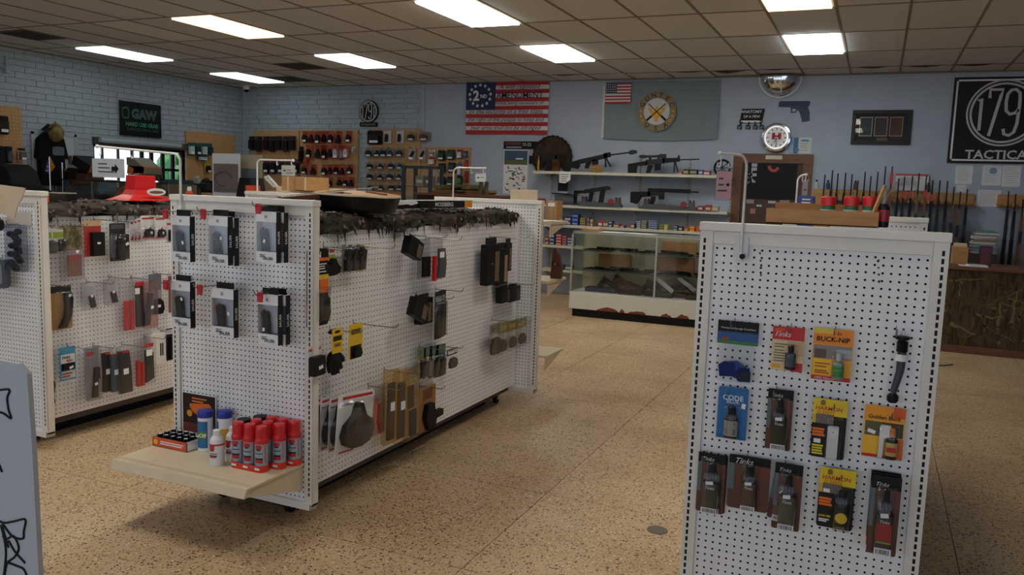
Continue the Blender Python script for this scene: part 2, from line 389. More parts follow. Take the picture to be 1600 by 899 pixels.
# back wall: brick at the left, smooth panels from x=-7.2
XBR = -7.25
wb = struct(MB().box(XL-.2, XBR, YB+.012, YB+.2, 0, CEIL+.1, MORTAR).box(XBR, XR+.2, YB, YB+.2, 0, CEIL+.1, DRYWALL).build('wall_back'))
rest = MB(); nb = 0
for r in range(rows-1, -1, -1):
    z = CEIL-(rows-r)*BH+.02; off = (.1, .29, .05)[r % 3]; x = XL-off
    while x < XBR-.01:
        a = max(x, XL); b_ = min(x+BL, XBR)
        if z > -.05 and b_-a > .02:
            if z > 1.7 and nb < 290 and b_-a > BL-.01:
                o = bpy.data.objects.new('brick', bmb); col.objects.link(o); o.parent = wb; o.location = (a, YB+rnd.uniform(-.001, .001), z); nb += 1
            else: rest.box(a+.004, b_-.004, YB, YB+.012, max(z, 0)+.004, z+BH-.004, BRICK)
        x += BL
o = rest.build('brickwork', wb); o['kind'] = 'stuff'
struct(MB().box(XBR-.02, XBR+.05, YB-.018, YB+.0, 0, CEIL, DRYWALL).build('trim_1'))
for k, xx in enumerate((-10.2,)):
    pass
# slatwall panel strip behind the shelving, pale lower panels
lw = struct(MB().box(-7.1, -4.72, YB-.012, YB, 0, 2.19, DRYWALL).box(-4.70, -3.05, YB-.012, YB, 0, 2.22, DRYWALL).box(-3.03, -2.0, YB-.012, YB, 0, 2.20, DRYWALL).build('trim_2'))
# right and front walls (out of frame), storefront windows behind the camera
struct(MB().box(XR, XR+.2, YF-.2, YB+.2, 0, CEIL+.1, DRYWALL).build('wall_right'))
fw = MB().box(XL-.2, XR+.2, YF-.2, YF, 0, .55, DRYWALL).box(XL-.2, XR+.2, YF-.2, YF, 2.75, CEIL+.1, DRYWALL)
wins = [(-9.6, -7.2), (-6.6, -4.2), (-3.6, -1.2), (-.6, 1.8), (2.4, 4.8)]
ed = [XL-.2]+[e for w in wins for e in w]+[XR+.2]
for k in range(0, len(ed), 2): fw.box(ed[k], ed[k+1], YF-.2, YF, .55, 2.75, DRYWALL)
struct(fw.build('wall_front'))
for k, (a, b_) in enumerate(wins):
    w = MB()
    for q in ((a, b_, .55, .60), (a, b_, 2.70, 2.75), (a, a+.05, .6, 2.7), (b_-.05, b_, .6, 2.7), ((a+b_)/2-.02, (a+b_)/2+.02, .6, 2.7)): w.box(q[0], q[1], YF-.12, YF-.06, q[2], q[3], mat('#6b6d70', .4, .6))
    wo = struct(w.build('window_%d' % (k+2)))
    MB().box(a+.05, b_-.05, YF-.095, YF-.09, .6, 2.7, GLASS).build('pane', wo)
    ld = bpy.data.lights.new('window_portal', 'AREA'); ld.shape = 'RECTANGLE'; ld.size = b_-a; ld.size_y = 2.2; ld.cycles.is_portal = True
    lo = bpy.data.objects.new('window_portal', ld); col.objects.link(lo); lo.location = ((a+b_)/2, YF-.15, 1.65); lo.rotation_euler = (math.pi/2, 0, 0)
# left wall window with muntins, valance, outside greenery
w = MB(); FRM = mat('#1d1c1c', .5)
for q in ((WY0, WY1, WZ0, WZ0+.06), (WY0, WY1, WZ1-.06, WZ1), (WY0, WY0+.06, WZ0, WZ1), (WY1-.06, WY1, WZ0, WZ1)): w.box(XL-.14, XL-.06, q[0], q[1], q[2], q[3], FRM)
wo = struct(w.build('window_1'))
for yy in (9.45, 9.75, 10.02, 10.22, 10.42, 10.66, 10.88): MB().box(XL-.12, XL-.08, yy-(.03 if yy > 10.1 else .012), yy+(.03 if yy > 10.1 else .012), WZ0+.06, WZ1-.06, FRM).build('muntin', wo)
for zz in (1.78,): MB().box(XL-.118, XL-.082, 10.2, WY1-.06, zz-.022, zz+.022, FRM).build('muntin', wo)
MB().box(XL-.103, XL-.099, WY0+.06, WY1-.06, WZ0+.06, WZ1-.06, GLASS).build('pane', wo)
MB().box(XL-.01, XL+.06, WY0-.03, WY1+.03, WZ1-.02, WZ1+.09, mat('#4e4437', .6)).build('header_trim', wo)
tag(MB().tube([(XL+.10, WY0+.03, WZ1+.045), (XL+.10, WY1-.25, WZ1+.045)], .04, mat('#a9b3b8', .5), 12).build('window_blind'), 'rolled pale blind mounted over the side window', 'blind')
gr = MB().box(-40, XL-.25, -10, 40, -.2, -.1, mat('#9fb0b4', .8)).build('ground'); struct(gr)
LEAF = m_noise('foliage', [(.3, '#1f5a2a'), (.5, '#3f7d3c'), (.75, '#7fae70')], 6, .6, 6, .8)
for k, (px, py, rz) in enumerate(((-17, 17.9, 1.6), (-19.5, 21.6, 1.5), (-22.5, 26, 1.4))):
    b = MB()
    for q in range(26):
        a = rnd.uniform(0, 6.28); rr = rnd.uniform(0, 1.2); b.ball((rr*math.cos(a), rr*math.sin(a), .9+rnd.uniform(0, 1.6)), rnd.uniform(.3, .55), rnd.uniform(.3, .55), rnd.uniform(.3, .5), LEAF, 8, 6)
    t = thing('shrub', ['green shrub outside the window, nearest the glass', 'green shrub outside the window, second from the glass', 'green shrub outside the window, farthest away'][k], 'shrub', (px, py, -.1), group='shrubs outside the window')
    b.build('foliage', t); MB().tube([(0, 0, 0), (.05, 0, 1.2)], .07, WOOD).build('trunk', t)
# ================================================================== gondolas
P1 = .0254
def holed(w, h, nx, nz, m, back, hole='oct', pitch=P1, hw=.0041, hh=None, depth=.010):
    """panel in x-z facing -y, origin bottom left; nx*nz real holes on a 1 inch pitch, centred; dark sheet behind for the shade in the holes"""
    b = MB(); gx = (w-nx*pitch)/2; gz = (h-nz*pitch)/2
    if gz < 0: nz = int(h/pitch); gz = (h-nz*pitch)/2
    hh = hh or hw; off = [(math.cos(math.radians(22.5+45*k)), math.sin(math.radians(22.5+45*k))) for k in range(8)] if hole == 'oct' else None
    xs = gx+np.arange(nx+1)*pitch; zs = gz+np.arange(nz+1)*pitch
    V = [(x, 0, z) for z in zs for x in xs]; Fc = []
    W = nx+1
    for j in range(nz):
        for i in range(nx):
            sw, se, ne, nw = j*W+i, j*W+i+1, (j+1)*W+i+1, (j+1)*W+i
            cx, cz = gx+(i+.5)*pitch, gz+(j+.5)*pitch; o = len(V)
            if hole == 'oct':
                V += [(cx+hw*a, 0, cz+hw*c) for a, c in off]
                Fc += [(ne, o+1, o), (nw, o+3, o+2), (sw, o+5, o+4), (se, o+7, o+6), (ne, nw, o+2, o+1), (nw, sw, o+4, o+3), (sw, se, o+6, o+5), (se, ne, o, o+7)]
            else:
                V += [(cx-hw, 0, cz-hh), (cx+hw, 0, cz-hh), (cx+hw, 0, cz+hh), (cx-hw, 0, cz+hh)]
                Fc += [(sw, se, o+1, o), (se, ne, o+2, o+1), (ne, nw, o+3, o+2), (nw, sw, o, o+3)]
    b.add(V, Fc, m)
    for q in ((0, w, 0, gz), (0, w, h-gz, h), (0, gx, gz, h-gz), (w-gx, w, gz, h-gz)):
        if q[1]-q[0] > 1e-5 and q[3]-q[2] > 1e-5: b.add([(q[0], 0, q[2]), (q[1], 0, q[2]), (q[1], 0, q[3]), (q[0], 0, q[3])], [(0, 1, 2, 3)], m)
    b.add([(0, depth, 0), (w, depth, 0), (w, depth, h), (0, depth, h)], [(0, 1, 2, 3)], back)
    b.add([(0, 0, 0), (w, 0, 0), (w, 0, h), (0, 0, h), (0, depth, 0), (w, depth, 0), (w, depth, h), (0, depth, h)], [(0, 4, 5, 1), (1, 5, 6, 2), (2, 6, 7, 3), (3, 7, 4, 0)], m)
    return b
def caster(parent, x, y, ztop):
    b = MB().tube([(x-.012, y, .038), (x+.012, y, .038)], .038, RUBBER, 16, smooth=False)
    b.box(x-.022, x-.017, y-.02, y+.02, .03, ztop-.004, STEEL).box(x+.017, x+.022, y-.02, y+.02, .03, ztop-.004, STEEL).box(x-.03, x+.03, y-.03, y+.03, ztop-.006, ztop, STEEL)
    return b.build('caster', parent)
def cap(t, x0, x1, y, zb, zt, th=.05, holes=True, top=.075, bot=.045, post=.045, nz=None):
    """end panel facing -y: two slotted uprights, top and bottom rails, pegboard"""
    for s, xa in ((0, x0), (1, x1-post)):
        u = MB(); fw_ = post
        sl = holed(P1, zt-zb-.10, 1, int((zt-zb-.10)/P1), WHITE, BLACK, 'rect', P1, .0042, .0085, .004)
        sx = .004 if s == 0 else fw_-P1-.004
        off = Matrix.Translation((xa+sx, y-.0005, zb+.05)); sl.xf(off)
        u.v, u.f, u.mi, u.mats, u.sm = sl.v, sl.f, sl.mi, sl.mats, sl.sm
        u.box(xa, xa+fw_, y+.004, y+th, zb+.008, zt-.002, WHITE)
        for q in ((xa, xa+sx), (xa+sx+P1, xa+fw_)): u.box(q[0], q[1], y, y+.006, zb+.008, zt-.002, WHITE)
        u.box(xa+sx, xa+sx+P1, y, y+.006, zb+.008, zb+.05, WHITE).box(xa+sx, xa+sx+P1, y, y+.006, zt-.05, zt-.002, WHITE)
        u.build('upright', t)
    MB().box(x0-.004, x1+.004, y-.006, y+th+.006, zt-.03, zt, WHITE).box(x0+post, x1-post, y+.001, y+.02, zt-top, zt-.03, WHITE).build('top_rail', t, bevel=.003)
    MB().box(x0, x1-.012, y-.004, y+th, zb-.012, zb+bot-.02, WHITE).box(x1-.012, x1, y-.002, y+th, zb-.010, zb+.02, STEEL).build('bottom_rail', t, bevel=.002)
    w = x1-x0-2*post; h = zt-top-(zb+bot-.02)
    nx = int(w/P1)
    if holes: b = holed(w, h, nx, int(h/P1), PEGW, HOLE_SHADE)
    else: b = MB().box(0, w, 0, .01, 0, h, PEGW)
    b.xf(Matrix.Translation((x0+post, y+.012, zb+bot-.02))).build('pegboard', t)
def gondola(label, x0, x1, y0, y1, zb, zt, xi0, xi1, far_zt=None, holes_right=True):
    t = thing('gondola_rack', label, 'store rack', ((x0+x1)/2, (y0+y1)/2, 0))
    r = bpy.data.objects.new('tmp', None)
    tt = t; cx, cy = (x0+x1)/2, (y0+y1)/2
    class Sh:  # shift builder so parts are authored in world coordinates
        pass
    cap(t, x0, x1, y0, zb, zt); cap(t, x0+.02, x1+.06, y1, zb+.0, far_zt or zt, top=.036)
    # side pegboards, facing +x and -x
    L = y1-y0-.05; h = zt-.16-(zb+.04)
    b = holed(L, h, int(L/.0288), int(h/.0288), PEGW, HOLE_SHADE, pitch=.0288, hw=.0039) if holes_right else MB().box(0, L, 0, .01, 0, h, PEGW)
    b.xf(Matrix.Translation((xi1, y0+.05, zb+.04)) @ Matrix.Rotation(math.pi/2, 4, 'Z')).build('side_pegboard', t)
    MB().box(xi0, xi0+.01, y0+.05, y1, zb+.04, zt-.12, PEGW).build('side_pegboard', t)
    MB().box(xi0, xi1, y0+.05, y1, zt-.12, zt-.10, WHITE).build('top_deck', t)
    MB().box(xi0+.02, xi1-.04, y0+.06, y1-.01, zb-.01, zb+.03, mat('#4c4640', .7)).build('base_deck', t)
    MB().box(xi0+.16, xi1-.16, y0+.16, y1-.16, .0, zb-.01, mat('#14151a', .8)).build('toe_shade_block', t)  # black block added for the dark underside: shadow, and the left rack's base
    for x in (xi0+.1, xi1-.1):
        for y in (y0+.12, y1-.10): caster(t, x, y, zb-.01)
    for c in t.children: c.location = (-cx, -cy, 0)
    return t
# centre rack, left rack, right rack
GC = gondola('white pegboard gondola rack in the centre holding red spray cans', -3.262, -2.383, 3.123, 5.81, .10, 1.582, -3.14, -2.505)
GL = gondola('white pegboard gondola rack at the left edge with magazines in red packs', -5.32, -4.438, 3.28, 5.95, .10, 1.560, -5.2, -4.615)
GR = gondola('white pegboard gondola rack at right with yellow and brown scent packs', -.562, .216, 2.913, 5.45, .10, 1.575, -.46, .11, holes_right=False)
def pw(o, p): return (p[0]-o.location.x, p[1]-o.location.y, p[2]-o.location.z)
def hook(rack, p, L, face='Y', tagc=None, wide=False, r=.0026):
    """wire peg hook sticking out from point p of a rack face (face Y: towards -y, X: towards +x)"""
    x, y, z = pw(rack, p); d = (0, -1) if face == 'Y' else (1, 0)
    pth = [(0, 0), (L*.9, 0), (L*.97, .006), (L, .022)]
    b = MB().tube([(x+d[0]*a, y+d[1]*a, z+c) for a, c in pth], r, WIRE, 6)
    b.tube([(x, y, z+.02), (x, y, z-.02)], r, WIRE, 6)
    o = b.build('peg_hook', rack)
    if tagc:
        k = L*.80; s = .006
        q = MB()
        if face == 'Y': q.prism([(x-.012, z-.035), (x+.010, z-.035), (x+.014, z+.004), (x+.010, z+.012), (x-.012, z+.012), (x-.015, z+.004)], y-k-s, y-k+s, tagc)
        q.build('clip', o)
    return o
# ================================================================== packaged goods
def poly(pts, w, h, x=0, z=0): return [(x+a*w, z+c*h) for a, c in pts]
def card(t, w, h, base, bands=(), y=0, th=.0016, name='card', hole=True, dz=0):
    """printed card facing -y, bottom at z=dz; bands: (x0,x1,z0,z1,colour) in 0..1 of the card"""
    b = MB(); b.rbox(-w/2, w/2, y-th/2, y+th/2, dz, dz+h, mat(base, .45, 0, .05, coat=.2), min(w, h)*.05)
    for n_, (a, c, d, e, cl) in enumerate(bands):
        yy = y-th/2-.0003*(1+n_*.3)
        b.add([(-w/2+a*w, yy, dz+d*h), (-w/2+c*w, yy, dz+d*h), (-w/2+c*w, yy, dz+e*h), (-w/2+a*w, yy, dz+e*h)], [(0, 1, 2, 3)], mat(cl, .45, 0, .12, 40))
    return b.build(name, t)
def blister(t, x0, x1, z0, z1, d, y=0, m=None, name='blister', r=.25):
    """domed clear plastic bubble proud of the card towards -y"""
    w, h = x1-x0, z1-z0; i = min(w, h)*r*.5; b = MB()
    o = [(x0, z0), (x1, z0), (x1, z1), (x0, z1)]; q = [(x0+i, z0+i), (x1-i, z0+i), (x1-i, z1-i), (x0+i, z1-i)]
    V = [(a, y, c) for a, c in o]+[(a*.5+e*.5, y-d*.8, c*.5+f*.5) for (a, c), (e, f) in zip(o, q)]+[(a, y-d, c) for a, c in q]
    Fc = [(k, (k+1) % 4, 4+(k+1) % 4, 4+k) for k in range(4)]+[(4+k, 4+(k+1) % 4, 8+(k+1) % 4, 8+k) for k in range(4)]+[(8, 9, 10, 11)]
    b.add(V, Fc, m or PLAST, True); return b.build(name, t)
def sticker(t, x, z, w, h, y, rot=0, m=None, name='price_sticker'):
    c, s = math.cos(rot), math.sin(rot)
    p = [(-w/2, -h/2), (w/2, -h/2), (w/2, h/2), (-w/2, h/2)]
    return MB().prism([(x+a*c-b*s, z+a*s+b*c) for a, b in p], y-.0006, y, m or STICK).build(name, t)
def barcode(t, x, z, w, h, y):
    b = MB().box(x-w/2, x+w/2, y-.0006, y, z-h/2, z+h/2, STICK); r_ = random.Random(int(x*1e4)); a = x-w*.4
    while a < x+w*.4:
        q = w*r_.choice((.015, .03, .045)); b.box(a, a+q, y-.0009, y-.0006, z-h*.25, z+h*.35, BLACK); a += q+w*r_.choice((.02, .035))
    return b.build('barcode_label', t)
def lines(t, x0, x1, zs, hh, m, y, name='small_print', var=.3, seed=1):
    b = MB(); r_ = random.Random(seed)
    for z in zs:
        b.box(x0, x1-(x1-x0)*r_.random()*var, y-.0004, y, z-hh/2, z+hh/2, m)
    return b.build(name, t)
def bottle(t, x, z, w, h, y, body, capm, label=None, spray=False, flat=.7, name='bottle', lz=(.12, .55)):
    """small bottle lying against a card: body, neck, cap"""
    R = w/2
    pr = [(R*.88, 0), (R, h*.03), (R, h*.58), (R*.86, h*.65), (R*.42, h*.71), (R*.40, h*.74)]
    bo = MB().lathe(pr, body, (x, y, z), 14, sy=flat).build(name, t)
    if spray: cp = MB().lathe([(R*.52, h*.72), (R*.52, h*.82), (R*.36, h*.84), (R*.34, h*.97), (R*.28, h)], capm, (x, y, z), 12)
    else: cp = MB().lathe([(R*.55, h*.73), (R*.55, h*.97), (R*.48, h)], capm, (x, y, z), 12)
    cp.build('cap', t)
    if label:
        b = MB(); n = 9
        vs = []
        for zz in (z+h*lz[0], z+h*lz[1]):
            for k in range(n):
                a = math.radians(200+140*k/(n-1)); vs.append((x+R*1.015*math.cos(a), y+R*flat*1.03*math.sin(a), zz))
        b.add(vs, [(k, k+1, n+k+1, n+k) for k in range(n-1)], label, True); b.build('bottle_label', t)
    return bo
def hangpkg(name, label, cat, rect, face='Y', plane=0, group=None, tilt=0, **kw):
    loc, w, h, rz = (rectY if face == 'Y' else rectX)(*rect, plane)
    t = thing(name, label, cat, loc, rz, group)
    if tilt: t.rotation_euler = (0, tilt, rz)
    return t, w, h
RY = 2.913+.012
RED, YEL, ORG = '#c42026', '#e8c21c', '#e8701c'
# ---------------------------------------------------------------- right rack: scent packs
def rr(n, l, rect, dy=.03, cat='package', g='scent packs on the right rack'): return hangpkg(n, l, cat, rect, 'Y', RY-dy, g)
t, w, h = rr('storage_bag', 'clear bag of blue cloth containers under a green and black header card', (1116, 502, 1180, 597))
card(t, w, h*.38, '#16324a', [(0, 1, .55, 1, '#15181c'), (0, 1, .12, .5, '#1f4f8a'), (0, 1, 0, .14, '#2c7a3a'), (.1, .3, .12, .3, '#7a4a28')], dz=h*.62, name='header_card')
text('Waterproof Storage Containers', t, PAPER, 0, h*.88, -.0022, w=w*.85)
MB().rbox(-w*.46, w*.46, -.010, 0, 0, h*.63, PLAST, .01).build('bag', t)
b = MB()
for (px, pz, s, a, m_) in ((-.2, .06, .42, .15, '#2c3f86'), (.0, .05, .46, -.3, '#33498f'), (.2, .02, .36, .25, '#283a78'), (.24, .0, .3, .1, '#1f2536')):
    c_, s_ = math.cos(a), math.sin(a); q = s*w
    b.prism([(px*w+(u*c_-v*s_)*q, h*.02+pz*h+(u*s_+v*c_+.5)*q*.95) for u, v in ((-.5, -.45), (.4, -.5), (.5, .35), (-.1, .5), (-.5, .3))], -.006-.002*abs(px)*10, -.002, mat(m_, .8))
b.build('folded_cloth', t)
t, w, h = rr('lure_card', 'red and tan blister card with a small dark bottle, top row', (1203, 510.6, 1253, 580))
card(t, w, h, '#d9c49a', [(0, 1, .70, 1, RED), (.62, 1, 0, .2, RED), (.03, .3, .06, .14, '#e0a51c'), (.5, 1, .35, .68, '#c9a878')])
text('Tinks', t, PAPER, -w*.16, h*.83, -.0022, w=w*.5, shear=.4); lines(t, -w*.42, w*.0, [h*k for k in (.6, .54, .46, .40, .34, .28, .22)], h*.018, mat('#4c4438', .6), -.0018)
bottle(t, w*.12, h*.06, w*.34, h*.55, -.012, mat('#1b1a20', .25), BLACKG, mat('#3d4350', .4)); blister(t, -w*.08, w*.34, h*.03, h*.63, .028)
sticker(t, -w*.28, h*.92, w*.3, h*.08, -.002, .1, mat('#d4562a', .6))
t, w, h = rr('lure_card', 'orange and yellow blister card with a green bottle reading BUCK-NIP', (1266, 514, 1328, 595))
card(t, w, h, '#eea31f', [(0, 1, .70, 1, '#ef8a1e'), (.0, .5, .9, 1, '#e8c23c'), (.02, .98, .42, .68, '#8a7f7c'), (.05, .35, .42, .6, '#5b4a44'), (.6, .98, .45, .62, '#a7a9b4'), (0, 1, 0, .08, RED), (.03, .5, .1, .4, '#f2c01e')])
text('BUCK-NIP', t, BLACK, 0, h*.80, -.0025, w=w*.84, bold=.02); text('5x', t, BLACK, w*.15, h*.92, -.0025, w=w*.12)
text('100% Natural', t, PAPER, -w*.15, h*.04, -.0025, w=w*.5); lines(t, -w*.42, -w*.02, [h*k for k in (.32, .26, .18, .14)], h*.025, mat('#b5431f', .6), -.002)
bottle(t, w*.18, h*.05, w*.28, h*.5, -.012, mat('#7d8f86', .15), mat('#b9c0be', .3), mat('#2f8a3c', .4)); blister(t, 0, w*.36, h*.02, h*.56, .03)
text('BUCK-NIP', t, mat('#f0d61c', .5), w*.18, h*.24, -.0265, w=w*.2, rot=.1)
t, w, h = rr('game_call', 'dark ribbed game call tube with white paper band hanging at right', (1386, 517, 1414, 632), cat='game call')
b = MB().tube([(w*.05, 0, h*.86), (w*.08, 0, h*.62), (w*.05, 0, h*.45), (-w*.22, 0, h*.16)], [w*.24, w*.27, w*.24, w*.2], mat('#3b4148', .3), 12); b.build('tube', t)
b = MB()
for k in range(7): b.lathe([(w*.30, 0), (w*.34, .003), (w*.30, .006)], BLACK, (w*.06, 0, h*(.72+.02*k)), 12)
b.build('bellows', t)
MB().lathe([(w*.25, 0), (w*.34, h*.03), (w*.34, h*.09), (w*.22, h*.12)], BLACK, (-w*.22, 0, h*.02), 12).build('mouthpiece', t)
MB().lathe([(w*.26, 0), (w*.42, .004), (w*.42, h*.05), (w*.2, h*.06)], BLACK, (w*.03, 0, h*.88), 12).build('end_cap', t)
MB().lathe([(w*.36, 0), (w*.36, h*.09)], PAPER, (w*.06, 0, h*.60), 12).build('paper_band', t)
MB().tube([(w*.05+.006*math.cos(a), 0, h*.97+.012*math.sin(a)) for a in np.linspace(0, 6.28, 13)], .0015, STEEL, 6).build('ring', t)
t, w, h = rr('lure_card', 'blue blister card with a dark bottle reading CODE', (1118, 605, 1165, 686))
card(t, w, h, '#1668a8', [(0, 1, 0, .06, '#125a94')]); text('CODE', t, PAPER, 0, h*.80, -.0025, w=w*.68, bold=.015); text('BLUE', t, PAPER, 0, h*.725, -.0025, w=w*.4)
bottle(t, 0, h*.05, w*.48, h*.6, -.012, mat('#2a1d16', .2), BLACK, mat('#9a968f', .5), lz=(.06, .56)); blister(t, -w*.28, w*.28, h*.02, h*.68, .035, m=PLAST)
text('CODE', t, BLACK, 0, h*.33, -.0285, w=w*.3); text('COON\nURINE', t, mat('#1b2c52', .5), 0, h*.18, -.0285, w=w*.36, bold=.02); sticker(t, w*.36, h*.66, w*.13, h*.1, -.003, -.15)
BROWN = '#5b3527'
def tink(label, rect, lab='#2b2622', foot='#e8e6e2', strip='#5d6a6c', dy=.03, wide=False, tilt=0, red=None, top='#16191a'):
    t, w, h = rr('spray_card', label, rect, dy)
    if tilt: t.rotation_euler = (0, tilt, 0)
    card(t, w, h, BROWN, [(0, 1, .84, 1, top), (0, .14, .35, .84, strip), (.5, 1, .6, .84, '#6b3a2b')])
    text('Tinks', t, PAPER, -w*.12, h*.90, -.0025, w=w*.42, shear=.4)
    bottle(t, w*.04, h*.03, w*(.62 if not wide else .36), h*.82, -.016, mat('#221713', .2), BLACK, mat(lab, .4), spray=not wide, lz=(.1, .62), flat=.6)
    lx = w*.04; lw_ = w*(.6 if not wide else .36)
    if red: MB().box(lx-lw_*.42, lx+lw_*.42, -.0345, -.0335, h*.22, h*.44, mat(red, .4)).box(lx-lw_*.42, lx+lw_*.42, -.0352, -.0345, h*.195, h*.215, mat('#6da63a', .4)).build('bottle_band', t)
    barcode(t, lx, h*.085, lw_*.95, h*.10, -.036)
    text('Tinks', t, PAPER, lx, h*.47, -.036, w=lw_*.55, shear=.4); sticker(t, lx-lw_*.05, h*.55, lw_*.45, h*.055, -.036, .12)
    blister(t, lx-lw_*.58, lx+lw_*.58, h*.02, h*.9, .04)
    return t, w, h
tink('brown blister card with black spray bottle between the blue card and yellow card', (1194, 608, 1234, 703))
t, w, h = rr('scent_card', 'yellow and black blister card with a white slab reading HARMON, middle row', (1264, 623.5, 1318, 716))
def harmon(t, w, h):
    card(t, w, h, '#1c1a18', [(0, 1, .72, 1, '#e9c71f'), (0, .2, .58, .72, '#d9b020'), (.1, .62, .58, .74, '#6f665c'), (.03, .4, .36, .40, ORG), (.03, .36, .41, .45, ORG), (.03, .38, .46, .50, ORG)])
    text('HARMON', t, mat('#c5221d', .5), -w*.03, h*.84, -.0028, w=w*.78, bold=.012, shear=.1); text('SCENTS', t, mat('#c5221d', .5), -w*.12, h*.765, -.0028, w=w*.5)
    MB().prism([(x_*w, z_*h) for x_, z_ in ((-.28, .89), (-.16, .89), (-.14, .94), (-.17, .98), (-.26, .98), (-.29, .94))], -.0032, -.0028, mat('#7d6c20', .5)).build('printed_head', t)
harmon(t, w, h)
MB().rbox(-w*.02, w*.30, -.018, -.001, h*.02, h*.56, mat('#d8d8da', .5), .003).build('wax_slab', t); MB().lathe([(.003, 0), (.003, .001)], BLACK, (w*.14, -.0185, h*.47), 8).xf(Matrix.Identity(4)).build('slab_hole', t)
blister(t, -w*.08, w*.4, 0, h*.72, .03); sticker(t, -w*.31, h*.28, w*.2, h*.07, -.003); lines(t, -w*.45, -w*.12, [h*k for k in (.20, .155, .11, .065)], h*.03, mat('#e3cf2a', .5), -.002, var=.1)
t, w, h = rr('scent_card', 'orange blister card with white hook and amber bottle reading Golden Buck', (1345, 635, 1409, 716))
card(t, w, h, '#efb51e', [(0, 1, .72, 1, '#ee9a1e'), (.7, 1, .8, 1, '#d65a1e'), (.03, .97, .42, .70, '#5e5236'), (.45, .97, .42, .7, '#39332a'), (0, 1, 0, .06, RED), (.8, 1, 0, .4, '#e0621d')])
text('Golden Buck', t, BLACK, 0, h*.79, -.0025, w=w*.8, bold=.015)
MB().prism(poly([(0, 0), (.4, 0), (.45, .62), (1, .66), (1, 1), (.1, 1), (0, .9)], w*.27, h*.62, -w*.1, h*.03), -.014, -.002, mat('#e4e4e4', .4)).build('plastic_hook', t)
bottle(t, w*.22, h*.02, w*.3, h*.6, -.012, mat('#1b1714', .2), mat('#c87f2e', .4), mat('#c8a45a', .4)); blister(t, -w*.14, w*.4, 0, h*.68, .03)
MB().box(w*.10, w*.34, -.0255, -.025, h*.17, h*.26, mat(RED, .4)).build('label_band', t); sticker(t, -w*.3, h*.5, w*.2, h*.07, -.003, -.3)
tink('brown blister card with spray bottle at the lower left corner of the right rack', (1086, 708, 1129, 801), lab='#3a3b2c')
tink('brown blister card behind it, edge showing past the lower left spray card', (1090, 709, 1132, 800), dy=.012)
tink('wide brown blister card with flat flask bottle, bottom row', (1134, 713, 1199, 797), wide=True, lab='#4a3328')
tink('tilted brown spray card peeking out left behind the third bottom row pack', (1197, 724, 1233, 812), tilt=.1, dy=.02, lab='#3f4a33')
tink('brown spray card with camouflage label, front of the tilted pair', (1204, 724, 1248, 828), lab='#454a3a', dy=.05)
t, w, h = rr('scent_card', 'yellow and black blister card with round yellow label reading DOE PEE', (1274, 732, 1331, 826))
harmon(t, w, h)
bottle(t, w*.18, h*.05, w*.42, h*.62, -.014, mat('#171513', .3), BLACK, mat('#1a1816', .4)); MB().prism([(w*.18+w*.17*math.cos(a), h*.24+h*.09*math.sin(a)) for a in np.linspace(0, 6.28, 15)[:-1]], -.0325, -.0315, mat('#e0bc22', .4)).build('round_label', t)
text('DOE PEE', t, mat('#e3cf2a', .5), -w*.28, h*.19, -.0025, w=w*.34, bold=.02, shear=.2); text('DOE PEE', t, mat('#e3cf2a', .5), w*.18, h*.085, -.033, w=w*.24, shear=.2)
lines(t, -w*.44, -w*.14, [h*.13, h*.1], h*.022, PAPER, -.002); blister(t, -w*.06, w*.44, 0, h*.74, .036); sticker(t, -w*.28, h*.62, w*.18, h*.06, -.003)
for k in range(3): 
    card_t = tink(['brown spray card with a red buck label at lower right, front of its stack', 'brown card second in the stack behind the red buck label', 'brown card third in the stack behind the red buck label'][k], (1352, 744-k*4, 1399, 867-k*12), dy=.075-.028*k, red='#9c1f22' if k == 0 else None, lab='#3a2622')
for (x, y) in ((1148, 506), (1236, 514), (1305, 519), (1400, 519), (1141, 610), (1213, 612), (1305, 632), (1393, 646), (1104, 712), (1168, 717), (1227, 728), (1316, 740), (1377, 752)):
    p = onY(x, y, RY); hook(GR, p, .09, r=.0018)
# stained paint scars on the right rack panel
b = MB(); rnd2 = random.Random(4)
for (cx_, y0_, y1_) in ((1188, 396, 430), (1373, 408, 440)):
    for k in range(4):
        p = onY(cx_+rnd2.uniform(-1, 1), y0_+(y1_-y0_)*k/3, RY); r_ = rnd2.uniform(.004, .006)
        b.prism([(p[0]+r_*rnd2.uniform(.6, 1.1)*math.cos(a), p[2]+r_*rnd2.uniform(.6, 1.2)*math.sin(a)) for a in np.linspace(0, 6.28, 9)[:-1]], RY-.0008, RY-.0002, mat('#3a352f', .8))
o = b.build('paint_scar', GR); o.location = (-GR.location.x, -GR.location.y, 0)
